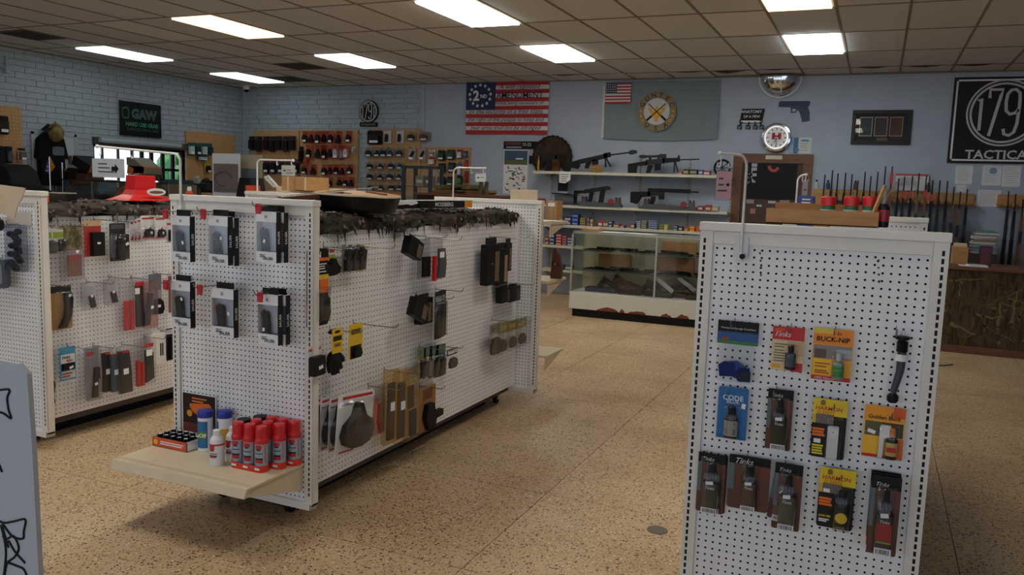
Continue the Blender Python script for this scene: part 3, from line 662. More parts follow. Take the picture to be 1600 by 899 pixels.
# ================================================================== centre rack: near end
CY = 3.123+.012
def sigbox(label, rect, dy, behind=False, tip='#c8202a', st=(.2, .42, .3)):
    loc, w, h, rz = rectY(*rect, CY-dy); d = .034
    t = thing('magazine_box', label, 'package', loc, 0, 'boxed pistol magazines on the centre rack')
    wm = mat('#e4e4e8', .4); km = mat('#19191c', .4); b = MB()
    # frame: white front top and bottom, black sides, open window in the middle
    for z0, z1 in ((0, h*.215), (h*.80, h)):
        b.box(-w/2, w/2, 0, .001, z0, z1, wm); b.box(-w/2, w/2, .001, d, z0, z1, km)
    b.box(-w/2, -w/2+.001, 0, d, h*.215, h*.80, wm).box(w/2-.001, w/2, 0, d, h*.215, h*.80, km).box(-w/2, w/2, d-.001, d, h*.215, h*.8, mat('#c9c9d2', .5))
    b.add([(-w/2, .0, h+.0005), (w/2, .0, h+.0005), (w/2, d, h+.0005), (-w/2, d, h+.0005)], [(0, 1, 2, 3)], wm)
    b.build('carton', t)
    MB().box(-w*.38, w*.42, d*.5, d*.5+.0015, h, h+.03, km).build('hang_tab', t)
    MB().add([(-w*.48, -.0008, h*.215), (w*.48, -.0008, h*.215), (w*.48, -.0008, h*.80), (-w*.48, -.0008, h*.80)], [(0, 1, 2, 3)], PLAST).build('window', t)
    M_ = Matrix.Translation((0, 0, h*.22)) @ Matrix.Rotation(-.16, 4, 'Y')
    MB().prism([(-w*.28, h*.0), (w*.02, 0), (w*.06, h*.38), (w*.0, h*.44), (-w*.18, h*.46), (-w*.24, h*.42)], .006, .026, BLACK).xf(M_).build('magazine', t)
    MB().prism([(-w*.26, h*.43), (-w*.12, h*.45), (-w*.14, h*.49), (-w*.25, h*.47)], .008, .022, mat(tip, .4)).xf(M_).build('follower', t)
    text('SIG', t, BLACK, -w*.18, h*.13, -.0012, w=w*.26, bold=.02); text('SAUER', t, BLACK, w*.1, h*.082, -.0012, w=w*.5, bold=.02)
    sd = text('SAUER', t, PAPER, 0, 0, -.0006, w=h*.26, bold=.015); sd.rotation_euler = (0, -math.pi/2, math.pi/2); sd.location = (w/2+.0004, d*.5, h*.5)
    MB().lathe([(w*.07, 0), (w*.07, .0006)], mat('#9a9aa4', .5), (0, 0, 0), 12).xf(Matrix.Translation((-w*.02, -.0002, h*.9)) @ Matrix.Rotation(math.pi/2, 4, 'X')).build('round_logo', t)
    sticker(t, st[0]*w-.01, st[1]*h, .012, .016, -.0022, st[2])
    return t
sigbox('boxed pistol magazine hung at the upper left of the centre rack end', (269.5, 338, 297, 409), .13)
sigbox('boxed pistol magazine in front, upper middle of the centre rack end', (326, 338, 356, 414), .13, tip='#d08a2a', st=(.25, .55, 0))
sigbox('boxed pistol magazine behind another, upper middle of the centre rack end', (335, 340, 366, 415), .09, tip='#d08a2a')
sigbox('boxed pistol magazine in front, upper right of the centre rack end', (400.5, 331, 431.5, 410.5), .13, st=(.0, .42, -.4))
sigbox('boxed pistol magazine behind another, upper right of the centre rack end', (413, 332, 443, 410), .085)
sigbox('boxed pistol magazine hung at the lower left of the centre rack end', (268, 440, 297.5, 512), .13, tip='#d08a2a', st=(.15, .62, .5))
sigbox('boxed pistol magazine hung at the lower middle, slightly lower than its neighbours', (331, 452, 365, 527), .10, st=(.35, .5, 0))
sigbox('boxed pistol magazine in front, lower right of the centre rack end', (402.5, 461, 434, 539), .13, st=(-.1, .3, 0))
sigbox('boxed pistol magazine behind another, lower right of the centre rack end', (415, 461, 446, 538), .085)
CLIP = mat('#c02028', .45)
for (x, y) in ((300, 330), (358, 330), (442, 322), (300, 437), (352, 444), (444, 455)): hook(GC, onY(x, y, CY), .21, 'Y', CLIP)
# ---- shelf on the near end
t = thing('display_shelf', 'cream metal shelf bracketed to the end of the centre rack', 'shelf', (-2.84, 2.92, .32)); b = MB()
b.box(-.41, .41, -.19, .205, -.012, 0, CREAM); b.add([(-.41, -.19, 0), (.41, -.19, 0), (.41, -.212, -.040), (-.41, -.212, -.040), (-.41, -.18, -.012), (.41, -.18, -.012), (.41, -.202, -.044), (-.41, -.202, -.044)], [(3, 2, 1, 0), (4, 5, 6, 7), (0, 1, 5, 4), (1, 2, 6, 5), (2, 3, 7, 6), (3, 0, 4, 7)], CREAM)
b.build('shelf_board', t, bevel=.002)
for s in (-.405, .40):
    q = MB().prism([(-.20, -.040), (.205, -.14), (.205, -.012), (-.18, -.012)], 0, .004, CREAM).xf(Matrix.Translation((s, 0, 0)) @ Matrix.Rotation(math.pi/2, 4, 'Z')); q.build('bracket', t)
for k in range(2): MB().box(-.40, .40, -.165+k*.014, -.160+k*.014, 0, .0008, mat('#b9ab90', .5)).build('groove', t)
SZ = .32
# tray of small black bottles
t = thing('bottle_tray', 'white and orange carton tray of small black bottles on the cream shelf', 'box', (-3.135, 3.045, SZ)); b = MB(); wm = mat('#e6e4e2', .6)
b.box(-.115, .115, -.075, .07, 0, .003, wm).box(-.115, -.112, -.075, .07, 0, .05, wm).box(.112, .115, -.075, .07, 0, .05, wm).box(-.115, .115, .067, .07, 0, .05, wm).box(-.115, .115, -.075, -.072, 0, .048, mat('#d9542a', .5))
b.build('tray', t); MB().prism([(-.092+.014*math.cos(a), .024+.014*math.sin(a)) for a in np.linspace(0, 6.28, 13)[:-1]], -.0762, -.0752, mat('#e8b93a', .5)).build('yellow_seal', t)
lines(t, -.06, .095, (.030, .019), .006, PAPER, -.0756, var=.1)
for i in range(5):
    for j in range(3):
        o = MB().lathe([(.018, 0), (.019, .03), (.012, .036), (.013, .052), (.012, .055)], BLACKG, (0, 0, .004), 10).build('bottle', t, loc=(-.088+i*.043, -.05+j*.044, 0)); MB().box(-.008, .008, -.005, .005, .0592, .0598, STICK).build('sticker', o, rot=(0, 0, .5))
loc, w, h, rz = rectY(284, 621, 336, 673, 3.112)
t = thing('display_card', 'dark display card with orange crescent propped behind the bottle tray', 'sign', (loc[0], 3.118, SZ)); h = .255
MB().box(-w/2, w/2, 0, .003, 0, h, mat('#e9e7e4', .6)).box(-w/2+.004, w/2-.004, -.001, 0, 0, h-.004, mat('#2a1c19', .5)).box(-w/2+.004, w/2-.004, -.0014, -.001, 0, h*.38, mat('#6b2f1e', .5)).build('card', t)
MB().prism([(w*(.05+.33*math.cos(a)), h*(.78+.22*math.sin(a))) for a in np.linspace(math.pi, 2*math.pi, 10)]+[(w*.3, h*.83), (-.1*w, h*.74)][0:1], -.002, -.0014, mat('#e06a22', .5)).build('crescent', t)
MB().prism([(-w*.28+.018*math.cos(a), h*.58+.018*math.sin(a)) for a in np.linspace(0, 6.28, 13)[:-1]], -.002, -.0014, mat('#d9942a', .5)).build('seal', t)
lines(t, -w*.2, w*.25, (h*.9, h*.84), .008, mat('#d8762a', .5), -.002, var=.3)
def canister(label, x, y, lidc, half):
    t = thing('wipes_canister', label, 'canister', (x, y, SZ), 0, 'wipes canisters on the cream shelf'); wm = mat('#e8e8ea', .4)
    MB().lathe([(.034, 0), (.036, .004), (.036, .175)], wm, n=22).build('body', t)
    MB().lathe([(.038, .172), (.0385, .195), (.036, .205), (.02, .209)], mat(lidc, .4), n=22).build('lid', t)
    a0, a1 = (200, 330) if half else (170, 262)
    b = MB()
    def wrap(z0, z1, c, a0, a1, r):
        n = 30; vs = [(r*math.cos(math.radians(a0+(a1-a0)*k/(n-1))), r*math.sin(math.radians(a0+(a1-a0)*k/(n-1))), z) for z in (z0, z1) for k in range(n)]
        b.add(vs, [(k, k+1, n+k+1, n+k) for k in range(n-1)], mat(c, .4), True)
    wrap(.02, .155, '#1f6ea6', a0, a1, .0368)
    if half: wrap(.065, .105, '#4c8a34', a0, a1-8, .0372)
    else: wrap(.02, .12, '#c8992a', a1+2, a1+95, .0368)
    b.build('label', t)
    if half:
        for s_, zz, ww in (('uOff', .085, .052),):
            o = text(s_, t, PAPER, 0, zz, -.0385, w=ww, bold=.03)
            o.rotation_euler = (0, 0, .25)
    return t
canister('blue lidded canister with green and blue label reading uOff on the shelf', -2.972, 3.045, '#24389a', True)
canister('blue lidded canister with yellow label, standing against the pegboard', -2.885, 3.085, '#24389a', False)
def wbottle(label, x, y, rot=0):
    t = thing('cleaner_bottle', label, 'bottle', (x, y, SZ), rot, 'white cleaner bottles on the cream shelf'); wm = mat('#e6e6e8', .35)
    MB().lathe([(.032, 0), (.034, .004), (.034, .105), (.030, .125), (.018, .142), (.015, .146)], wm, n=20).build('body', t)
    MB().lathe([(.0175, .145), (.0175, .166), (.015, .168)], wm, n=18).build('cap', t)
    b = MB()
    def wrap(z0, z1, c, a0, a1, r):
        n = 30; vs = [(r*math.cos(math.radians(a0+(a1-a0)*k/(n-1))), r*math.sin(math.radians(a0+(a1-a0)*k/(n-1))), z) for z in (z0, z1) for k in range(n)]
        b.add(vs, [(k, k+1, n+k+1, n+k) for k in range(n-1)], mat(c, .4), True)
    wrap(.098, .106, RED, 0, 359, .0349); wrap(.078, .098, RED, 215, 265, .0349); wrap(.072, .078, '#3a2224', 222, 258, .0349); wrap(.058, .062, '#444448', 215, 285, .0349); wrap(.047, .053, '#222226', 215, 285, .0349); wrap(.04, .046, RED, 215, 280, .0349)
    b.build('label', t); return t
wbottle('white cleaner bottle with red band standing nearest the shelf front', -2.775, 2.915, .5); wbottle('white cleaner bottle with red label half hidden behind the front white bottle', -2.752, 2.995, .5); wbottle('white cleaner bottle farthest back against the pegboard by the cans', -2.742, 3.075, .5)
SILV = mat('#9fb0bd', .3, .3); REDC = mat('#d0262e', .3, 0, .08); REDT = mat('#d8361f', .45)
def can(parent, x, y):
    o = MB().lathe([(.029, .004), (.031, .008), (.031, .135), (.028, .146)], SILV, n=18).build('can', parent, loc=(x, y, 0), rot=(0, 0, .35))
    MB().lathe([(.0315, .134), (.0315, .15), (.027, .162), (.0275, .205), (.025, .214), (.012, .217)], REDC, n=18).build('cap', o)
    b = MB()
    def wrap(z0, z1, c, a0, a1, r=.0319):
        n = 16; vs = [(r*math.cos(math.radians(a0+(a1-a0)*k/(n-1))), r*math.sin(math.radians(a0+(a1-a0)*k/(n-1))), z) for z in (z0, z1) for k in range(n)]
        b.add(vs, [(k, k+1, n+k+1, n+k) for k in range(n-1)], mat(c, .4), True)
    wrap(.112, .130, '#b5222a', 235, 290); wrap(.104, .112, '#4c2a2e', 244, 281); wrap(.088, .092, '#30343a', 232, 300); wrap(.062, .070, '#2a2c30', 230, 300); wrap(.045, .062, '#b5262c', 230, 300)
    b.build('label', o)
    MB().tube([(.0315*math.cos(5.6), .0315*math.sin(5.6), .05), (.0315*math.cos(5.6), .0315*math.sin(5.6), .13)], .0016, mat(RED, .4), 6).build('straw', o)
for k, (yy, xs_) in enumerate(((2.945, (-2.672, -2.603, -2.534)), (3.02, (-2.63, -2.561, -2.492)), (3.093, (-2.60, -2.531, -2.462)))):
    t = thing('spray_can_pack', ['front shrink-wrapped row of three red capped spray cans on the shelf', 'middle shrink-wrapped row of three red capped spray cans on the shelf', 'rear shrink-wrapped row of three red capped spray cans against the pegboard'][k], 'spray cans', (sum(xs_)/3, yy, SZ), 0, 'red capped spray can packs')
    for xx in xs_: can(t, xx-sum(xs_)/3, 0)
    n = 9; out = [(-.069+.0335*math.cos(a), .0335*math.sin(a)) for a in np.linspace(math.pi/2, 3*math.pi/2, n)]+[(.069+.0335*math.cos(a), .0335*math.sin(a)) for a in np.linspace(-math.pi/2, math.pi/2, n)]
    V = [(x_, y_, z_) for z_ in (0, .032) for x_, y_ in out]; L_ = len(out)
    b = MB(); b.add(V, [(i, (i+1) % L_, L_+(i+1) % L_, L_+i) for i in range(L_)]+[tuple(range(L_-1, -1, -1))], REDT)
    for xx in (-.069, 0, .069): b.box(xx-.012, xx+.016, -.0345, -.034, .012, .022, PAPER)
    b.build('wrap_band', t)
def tin(label, x, y):
    t = thing('paste_tin', label, 'can', (x, y, SZ), 0, 'black lidded cans behind the spray cans')
    MB().lathe([(.03, 0), (.031, .003), (.031, .19)], mat('#3c3d40', .4), n=18).build('body', t); MB().lathe([(.033, .188), (.033, .204), (.030, .207), (.01, .208)], BLACK, n=18).build('lid', t); sticker(t, 0, 0, .014, .01, 0).location = (0, 0, .2)
tin('black lidded can behind the front left spray can', -2.702, 3.02); tin('black lidded can against the pegboard behind the spray cans', -2.672, 3.095)
# ================================================================== centre rack: long side
SXP = -2.505
def sp(n, l, rect, dx=.04, cat='package', g='packages on the long side of the centre rack', tilt=0): return hangpkg(n, l, cat, rect, 'X', SXP+dx, g, tilt)
def item(t, pts, w, h, m, y0=-.02, y1=-.003, name='product', x=0, z=0, bevel=.002): return MB().prism(poly(pts, w, h, x, z), y0, y1, m).build(name, t, bevel=bevel)
HOL = [(.0, .0), (.55, .0), (.95, .12), (1, .45), (.82, .6), (.62, 1), (.5, .96), (.3, .62), (.05, .5)]
BLOB = [(.1, 0), (.8, 0), (1, .3), (.9, .8), (.6, 1), (.2, .95), (0, .5)]
MAG = [(0, 0), (.55, .02), (.7, .4), (1, .98), (.5, 1), (.2, .5)]
BOXP = [(0, 0), (1, 0), (1, 1), (0, 1)]
t, w, h = sp('knife_set', 'tall black and orange knife card at the near top of the long side', (479, 389, 513, 510), .09, cat='knife set')
card(t, w, h, '#17181b', [(.0, 1, .84, .88, ORG), (.6, 1, .42, .62, ORG), (0, .2, .12, .3, ORG), (.15, .5, .62, .80, '#3c3c40'), (.5, 1, .6, .66, '#e0c02a')])
text('ICAN', t, PAPER, -w*.15, h*.92, -.003, w=w*.55, bold=.03); lines(t, w*.0, w*.4, [h*k for k in (.8, .77, .74, .70)], .005, PAPER, -.003)
item(t, [(.1, 0), (.3, .05), (.35, .5), (.2, 1), (0, .5)], w*.5, h*.42, mat('#b9bcc0', .3, .8), x=-w*.45, z=h*.42, name='blade'); item(t, BLOB, w*.5, h*.36, BLACK, -.03, x=-w*.1, z=h*.06, name='sheath'); blister(t, -w*.4, w*.45, h*.04, h*.5, .035)
t, w, h = sp('holster_card', 'small holster on a green and white header card beside the knife card', (503, 387, 526, 430), .05)
card(t, w*.8, h*.42, '#dcdad2', [(0, 1, 0, .35, '#9aa83a'), (.5, .9, .55, .8, RED)], dz=h*.58); item(t, HOL, w, h*.62, BLACK, -.03, x=-w*.5)
for k in range(3):
    t, w, h = sp('grip_card', ['white and black grip card nearest the knife card', 'white and black grip card in the middle of three', 'tilted black grip in yellow green packing, third of three'][k], (533.5+k*10, 382, 546+k*10.5, 426-k), .05, tilt=.12 if k == 2 else 0)
    card(t, w, h, '#d8d8d4' if k < 2 else '#b8b23a', [(0, .5, 0, 1, '#7c8084'), (.55, .95, .5, .9, '#2a2a2c')]); item(t, [(.1, 0), (.9, .05), (.95, .9), (.3, 1), (0, .5)], w*.7, h*.85, BLACK, -.025, x=-w*.3, z=h*.05); blister(t, -w*.45, w*.45, h*.02, h*.95, .03)
def bbox(n, l, rect, dx, d=.05, tilt=0, side='#6a5a4c', txt=None):
    t, w, h = sp(n, l, rect, dx, tilt=tilt); MB().box(-w/2, w/2, 0, d, 0, h*.86, mat('#161618', .45)).build('carton', t, bevel=.002)
    MB().box(-w*.4, w*.4, d*.5, d*.5+.002, h*.86, h, mat('#202024', .5)).build('hang_tab', t); MB().box(w*.1, w*.42, -.0006, 0, h*.06, h*.7, mat(side, .5)).build('label', t)
    if txt: text(txt, t, PAPER, -w*.1, h*.45, -.0012, h=h*.03)
    return t
bbox('sight_box', 'small tilted black box hung below the camouflage fringe', (637, 369, 659, 402), .12, tilt=.35)
t, w, h = sp('parts_pack', 'clear pack with a black rail part beside the tilted black box', (652, 374, 671, 436), .06); MB().box(-w/2, w/2, 0, .002, 0, h, HAZE).build('pack', t); item(t, BOXP, w*.55, h*.5, BLACK, x=-w*.2, z=h*.06)
t, w, h = sp('magazine_pack', 'grey magazine pack with a red follower strip', (671, 374, 691, 438), .08); MB().box(-w/2, w/2, 0, .002, 0, h, PLAST).build('pack', t); item(t, [(.1, 0), (.9, 0), (1, .5), (.85, 1), (.2, 1), (.25, .5)], w*.7, h*.72, mat('#4a4e54', .5), x=-w*.1, z=h*.05); item(t, BOXP, w*.2, h*.6, mat(RED, .4), x=-w*.35, z=0, name='red_strip'); sticker(t, w*.2, h*.62, w*.35, h*.14, -.0225)
bbox('sight_box', 'small tilted black box in the middle of the long side', (645, 464, 667, 498), .14, tilt=.4); bbox('sight_box', 'black box behind the tilted box in the middle of the long side', (658, 460, 676, 506), .08)
for k in range(2):
    t, w, h = sp('choke_pack', ['long dark narrow pack beside the tilted black boxes', 'long dark narrow pack just behind its twin'][k], (678+k*5, 456-k*2, 690+k*5, 530-k*3), .10-.03*k); card(t, w, h, '#26282c', [(.1, .9, .78, .9, '#8a8d92')]); item(t, BOXP, w*.55, h*.7, BLACK, x=-w*.3, z=h*.05); blister(t, -w*.45, w*.45, h*.02, h*.78, .025, m=HAZE)
t, w, h = sp('work_glove', 'black glove with yellow wrist card', (510, 513, 533, 586), .10, cat='glove'); card(t, w*.72, h*.52, '#e3bc1c', [(.1, .9, .5, .7, '#2a261a'), (.2, .8, .25, .4, '#7a641a')], dz=h*.48, y=-.02); b = MB()
for k, (fx, fz) in enumerate(((-.32, .06), (-.12, .0), (.1, .01), (.3, .08))): b.tube([(fx*w, 0, h*.32), (fx*w*1.05, -.006, h*.16), (fx*w*1.1, -.012, h*fz+.004)], [w*.13, w*.13, w*.10], BLACK, 8)
b.tube([(w*.3, 0, h*.42), (w*.5, -.004, h*.32), (w*.52, -.008, h*.24)], [w*.12, w*.13, w*.1], BLACK, 8); b.ball((0, 0, h*.38), w*.46, .018, h*.15, BLACK); b.build('glove', t); MB().ball((0, -.004, h*.93), w*.42, .02, h*.06, BLACK).build('cuff', t)
t, w, h = sp('yellow_card', 'yellow card with black handle part next to the glove', (545, 506, 566, 560), .10); card(t, w, h, '#e3bc1c', [(.15, .85, .7, .85, '#5a4a14'), (.1, .9, 0, .38, '#26221c')]); item(t, BLOB, w*.6, h*.3, BLACK, x=-w*.3, z=h*.04)
t, w, h = sp('pouch_card', 'black pouch with white sticker hung at the near post of the long side', (482, 541, 501, 586), .12); card(t, w, h*.4, '#cfcfd0', [(.0, 1, .6, .8, RED)], dz=h*.6); MB().rbox(-w*.5, w*.5, -.03, 0, 0, h*.66, BLACK, .006).build('pouch', t, bevel=.003); sticker(t, w*.1, h*.28, w*.35, h*.12, -.0306, .15)
PAD = [(.28, .0), (.62, .0), (.88, .08), (1, .3), (.97, .55), (.72, .68), (.58, .97), (.50, 1), (.42, .95), (.34, .72), (.08, .52), (0, .28), (.08, .1)]
for k, (x0, x1, y0, y1, dx, tl) in enumerate(((487, 511, 620, 700, .06, 0), (498, 524, 620, 702, .10, .02), (510, 538, 620, 704, .14, .04), (523, 580, 614, 706, .19, .10))):
    t, w, h = sp('paddle_holster', ['white clamshell with black paddle holster, rearmost by the near post', 'white clamshell with black paddle holster, second from the near post', 'white clamshell with black paddle holster, third from the near post', 'white clamshell with black paddle holster, tilted in front of the others'][k], (x0, y0, x1, y1), dx, tilt=tl)
    if k < 3: w = .125
    card(t, w, h, '#e2e0e0', [(.12, .95, .90, .95, RED), (.1, .5, .03, .06, RED), (.1, .6, .8, .84, '#8a8a8e')]); item(t, PAD, w*.82, h*.74, BLACK, -.035, -.003, 'holster', -w*.42, h*.1, .004)
    b = MB(); b.prism(poly([(.25, .12), (.8, .12), (.92, .5), (.3, .55)], w*.8, h*.7, -w*.42, h*.1), -.042, -.035, mat('#22262c', .5)); b.build('belt_plate', t, bevel=.004); blister(t, -w*.48, w*.48, h*.02, h*.88, .05)
t, w, h = sp('target_bag', 'clear bag with red figure print behind the paddle holsters', (574, 605, 601, 680), .08, cat='bag'); MB().box(-w/2, w/2, 0, .002, 0, h, HAZE).build('bag', t)
item(t, [(.3, 0), (.5, .35), (.7, 0), (.85, 0), (.7, .5), (.8, .75), (.6, .85), (.55, 1), (.42, 1), (.4, .85), (.1, .95), (.05, .88), (.3, .7), (.2, 0)], w*.8, h*.78, mat('#b03038', .5), -.002, -.001, 'printed_figure', -w*.4, 0, 0)
for k in range(3):
    t, w, h = sp('forend_pack', ['long yellowed clear pack with dark fore-end, nearest of three', 'long yellowed clear pack with dark fore-end, middle of three', 'long yellowed clear pack with two dark pieces, farthest of three'][k], (595+k*17, 579-k, 617+k*17, 692-k*3), .10, tilt=.03*(1-k))
    MB().rbox(-w/2, w/2, -.02, 0, 0, h, TANPL, .01).build('pack', t)
    if k < 2: item(t, BOXP, w*.45, h*.78, mat('#2a2723', .5), -.016, -.004, x=-w*.2, z=h*.04); sticker(t, w*.05, h*.5, w*.3, h*.12, -.0205)
    else: item(t, BOXP, w*.35, h*.32, BLACK, -.016, -.004, x=-w*.2, z=h*.45); item(t, BOXP, w*.42, h*.36, BLACK, -.016, -.004, x=-w*.1, z=h*.05); sticker(t, w*.2, h*.85, w*.2, h*.04, -.0205, 0, mat('#5ab04a', .5))
t, w, h = sp('grip_card', 'brown card with a black rifle grip hung low on the long side', (653, 604, 681, 672), .08); card(t, w*.9, h, '#9a6a3a', [(.2, .8, .7, .95, '#6a4222')]); item(t, [(.2, 0), (.55, .0), (.6, .35), (1, .38), (1, .62), (.55, .6), (.45, 1), (.1, 1), (0, .5)], w*.95, h*.6, BLACK, -.035, -.003, 'grip', -w*.3, h*.02, .004)
for k, (c, c2) in enumerate((('#8a7a3c', '#4a4438'), ('#3c4a6a', '#e0c23a'), ('#5a5248', '#8a8478'), ('#22406e', '#16202e'))):
    t, w, h = sp('parts_card', ['small tan parts card, first of four in a row low on the side', 'small blue and yellow parts card, second of four in a row', 'small grey parts card with round part, third of four in a row', 'dark blue parts card with long part, fourth of four in a row'][k], (651+k*9, 545-k*2, 664+k*10, 592-k), .07, tilt=.05)
    card(t, w, h, c, [(.05, .95, .75, .97, '#4e6a66'), (.3, .6, .0, .7, c2)]); item(t, BLOB if k == 2 else BOXP, w*.5, h*.5, BLACK if k != 1 else mat('#7d838c', .3, .6), x=-w*.15, z=h*.06); blister(t, -w*.45, w*.45, h*.02, h*.7, .025)
t, w, h = sp('strap_pack', 'tiny black card with a small clear pouch under it', (698, 545, 714, 574), .06); card(t, w, h*.34, '#1a1a1c', [(.08, .72, .2, .8, '#d8d8da'), (.78, .95, .2, .8, '#d8d8da')], dz=h*.66); item(t, BLOB, w*.75, h*.55, mat('#4a4a48', .5), x=-w*.4)
for k in range(4):
    t, w, h = sp('swivel_pack', ['clear pack with large black cover at the far end of the long side', 'clear and green pack second in the far cluster', 'clear and green pack third in the far cluster', 'clear and green pack last in the far cluster'][k], (762+k*14, 506-k*3, 781+k*14, 557-k*6), .07+.01*k); MB().rbox(-w/2, w/2, -.03, 0, 0, h, PLAST, .006).build('pack', t)
    if k: card(t, w*.8, h*.35, '#6a7a3c', [(.2, .8, .3, .7, '#c8a23a')], dz=h*.62, name='header_card')
    else: card(t, w*.8, h*.3, '#8a8480', [(.2, .5, .3, .7, '#3a3a3a')], dz=h*.68, name='header_card')
    item(t, BLOB, w*(.8 if k == 0 else .45), h*(.5 if k == 0 else .36), BLACK, -.028, -.004, x=-w*.4+.01*k, z=h*.08)
bbox('bipod_box', 'tall black box with white lettering at the far top of the long side', (760, 372, 781, 445), .10, txt='AIR'); bbox('bipod_box', 'black box with tan panel behind the tall black box', (779, 380, 793, 445), .06, side='#9a8262'); bbox('bipod_box', 'clear tan topped pack behind the black boxes at the far end', (790, 373, 799, 424), .04, d=.02, side='#6a5a46')
for k in range(2): bbox('light_box', ['small black box below the tall black boxes', 'small black box with curved sticker beside its twin'][k], (784+k*13, 446-k*2, 798+k*15, 473-k*2), .08, side='#3a3a3c')
for (x, y, L) in ((487, 388, .2), (505, 386, .2), (540, 384, .3), (552, 505, .28), (515, 515, .2), (640, 368, .25), (665, 372, .25), (650, 462, .26), (680, 452, .2), (490, 618, .2), (575, 603, .22), (600, 578, .24), (655, 603, .18), (655, 543, .24), (680, 540, .2), (765, 370, .3), (785, 442, .26), (768, 500, .3)):
    hook(GC, onX(x, y, SXP), L, 'X')
# ================================================================== camouflage leaf cloth on the rack tops
def leafcloth(label, x0, x1, y0, y1, zt, drop, seed, n):
    r_ = random.Random(seed)
    t = thing('camouflage_cloth', label, 'camouflage cloth', ((x0+x1)/2, (y0+y1)/2, zt)); cx, cy = (x0+x1)/2, (y0+y1)/2
    CM = m_noise('camo_cloth_%d' % seed, [(.3, '#1a1613'), (.45, '#332c26'), (.6, '#4a4138'), (.75, '#24201b')], 16, .9, 6, .5, stretch=(1, .6, 2), dist=.02)
    b = MB()
    def fn(u, v):
        y = y0+(y1-y0)*v; s = u*(x1-x0+drop); wv = .012*math.sin(v*31+seed)+.008*math.sin(v*77)
        if s < x1-x0: return (x0+s-cx, y-cy, .012+.012*math.sin(s*21+v*17)+wv*.4)
        d = s-(x1-x0); return (x1-cx+.018+wv, y-cy, .004-d*(1+.18*math.sin(v*23)+.1*math.sin(v*61)))
    b.grid(fn, 20, 70, CM); b.build('cloth', t)
    cols = [mat(c, .85) for c in ('#241e19', '#3a322a', '#4e443a', '#6a6056', '#15120f', '#302a24', '#2a2520', '#8a8278')]
    lf = MB(); fo_ = MB()
    for k in range(n):
        u = r_.random(); v = r_.random(); p = Vector(fn(u*.55+.45 if r_.random() < .75 else u, v)); a = r_.uniform(0, 6.28); L = r_.uniform(.022, .05); w = L*r_.uniform(.22, .42)
        side = p.x > x1-cx-.01
        if side: d = Vector((r_.uniform(.02, .22), math.cos(a), -abs(math.sin(a))*.7)).normalized(); nn = Vector((1, r_.uniform(-.3, .3), r_.uniform(-.2, .3)))
        else: d = Vector((math.cos(a), math.sin(a), r_.uniform(-.05, .2))).normalized(); nn = Vector((r_.uniform(-.3, .3), r_.uniform(-.3, .3), 1))
        q = d.cross(nn).normalized()*w; p = p+Vector((.004 if side else 0, 0, .004)); cur = nn.normalized()*L*.25
        lf.add([p, p+d*L*.35+q-cur*.3, p+d*L*.5+cur*.5, p+d*L, p+d*L*.35-q-cur*.3], [(0, 1, 2), (1, 3, 2), (2, 3, 4), (0, 2, 4)], r_.choice(cols))
    for k in range(int((y1-y0)*12)):
        v = r_.random(); p = Vector(fn(1.0, v)); L = r_.uniform(.03, .08); lf.add([p+Vector((0, -.006, .01)), p+Vector((.01, r_.uniform(-.02, .02), -L)), p+Vector((.004, .008, .01)), p+Vector((.008, 0, -L*.4))], [(0, 3, 2), (0, 1, 3), (3, 1, 2)], r_.choice(cols))
    o = lf.build('leaves', t); o['kind'] = 'stuff'
    return t
leafcloth('brown leafy camouflage cloth draped over the centre rack top under the guitar', -3.12, -2.50, 3.18, 5.70, 1.485, .072, 3, 950)
leafcloth('dark leafy camouflage cloth draped over the left rack top under the red stand', -5.18, -4.61, 3.34, 5.85, 1.463, .062, 5, 700)
# ---- guitar
A = Vector((-2.50, 3.985, 0)); Bv = Vector((-2.665, 3.55, 0)); ang = math.atan2(Bv.y-A.y, Bv.x-A.x)
t = thing('acoustic_guitar', 'black sided acoustic guitar lying on the centre rack top', 'guitar', (A.x, A.y, 1.512), ang, tilt=(math.radians(-4), 0))
out = []
for k in range(41):
    s = k/40; x = .50*s; wd_ = .195*math.sin(math.pi*min(1, s*1.0)**.75)**.55 if 0 < s < 1 else 0
    waist = 1-.22*math.exp(-((s-.60)/.13)**2)-.20*(s > .6)*(s-.6)/.4
    out.append((x, wd_*waist))
ring = [(x, w_) for x, w_ in out]+[(x, -w_) for x, w_ in reversed(out[1:-1])]
nR = len(ring); b = MB()
def lay(sc_, z): return [(.25+(x-.25)*sc_, y*sc_, z) for x, y in ring]
L0, L1, L2 = lay(.78, 0), lay(.93, .03), lay(1, .095); V = L0+L1+L2
b.add(V, [(i, (i+1) % nR, nR+(i+1) % nR, nR+i) for i in range(nR)]+[(nR+i, nR+(i+1) % nR, 2*nR+(i+1) % nR, 2*nR+i) for i in range(nR)]+[tuple(range(nR-1, -1, -1))], BLACKG, True); b.build('body', t)
TOPW = m_noise('spruce_top', [(.3, '#b9803f'), (.7, '#d3a05c')], 4, .3, 6, 0, stretch=(1, 12, 1))
b = MB(); V = lay(1.004, .094)+lay(1.004, .101); b.add(V, [(i, (i+1) % nR, nR+(i+1) % nR, nR+i) for i in range(nR)], mat('#d8cfae', .4)); b.build('binding', t)
b = MB(); b.add(lay(1, .101), [tuple(range(nR))], TOPW); b.build('top', t)
MB().lathe([(.05, 0), (.05, .0008)], BLACK, (.33, 0, .1012), 24).build('sound_hole', t); MB().box(.10, .125, -.085, .085, .101, .109, WOOD).build('bridge', t)
nk = Matrix.Translation((.40, 0, .098)) @ Matrix.Rotation(math.radians(5.5), 4, 'Y')
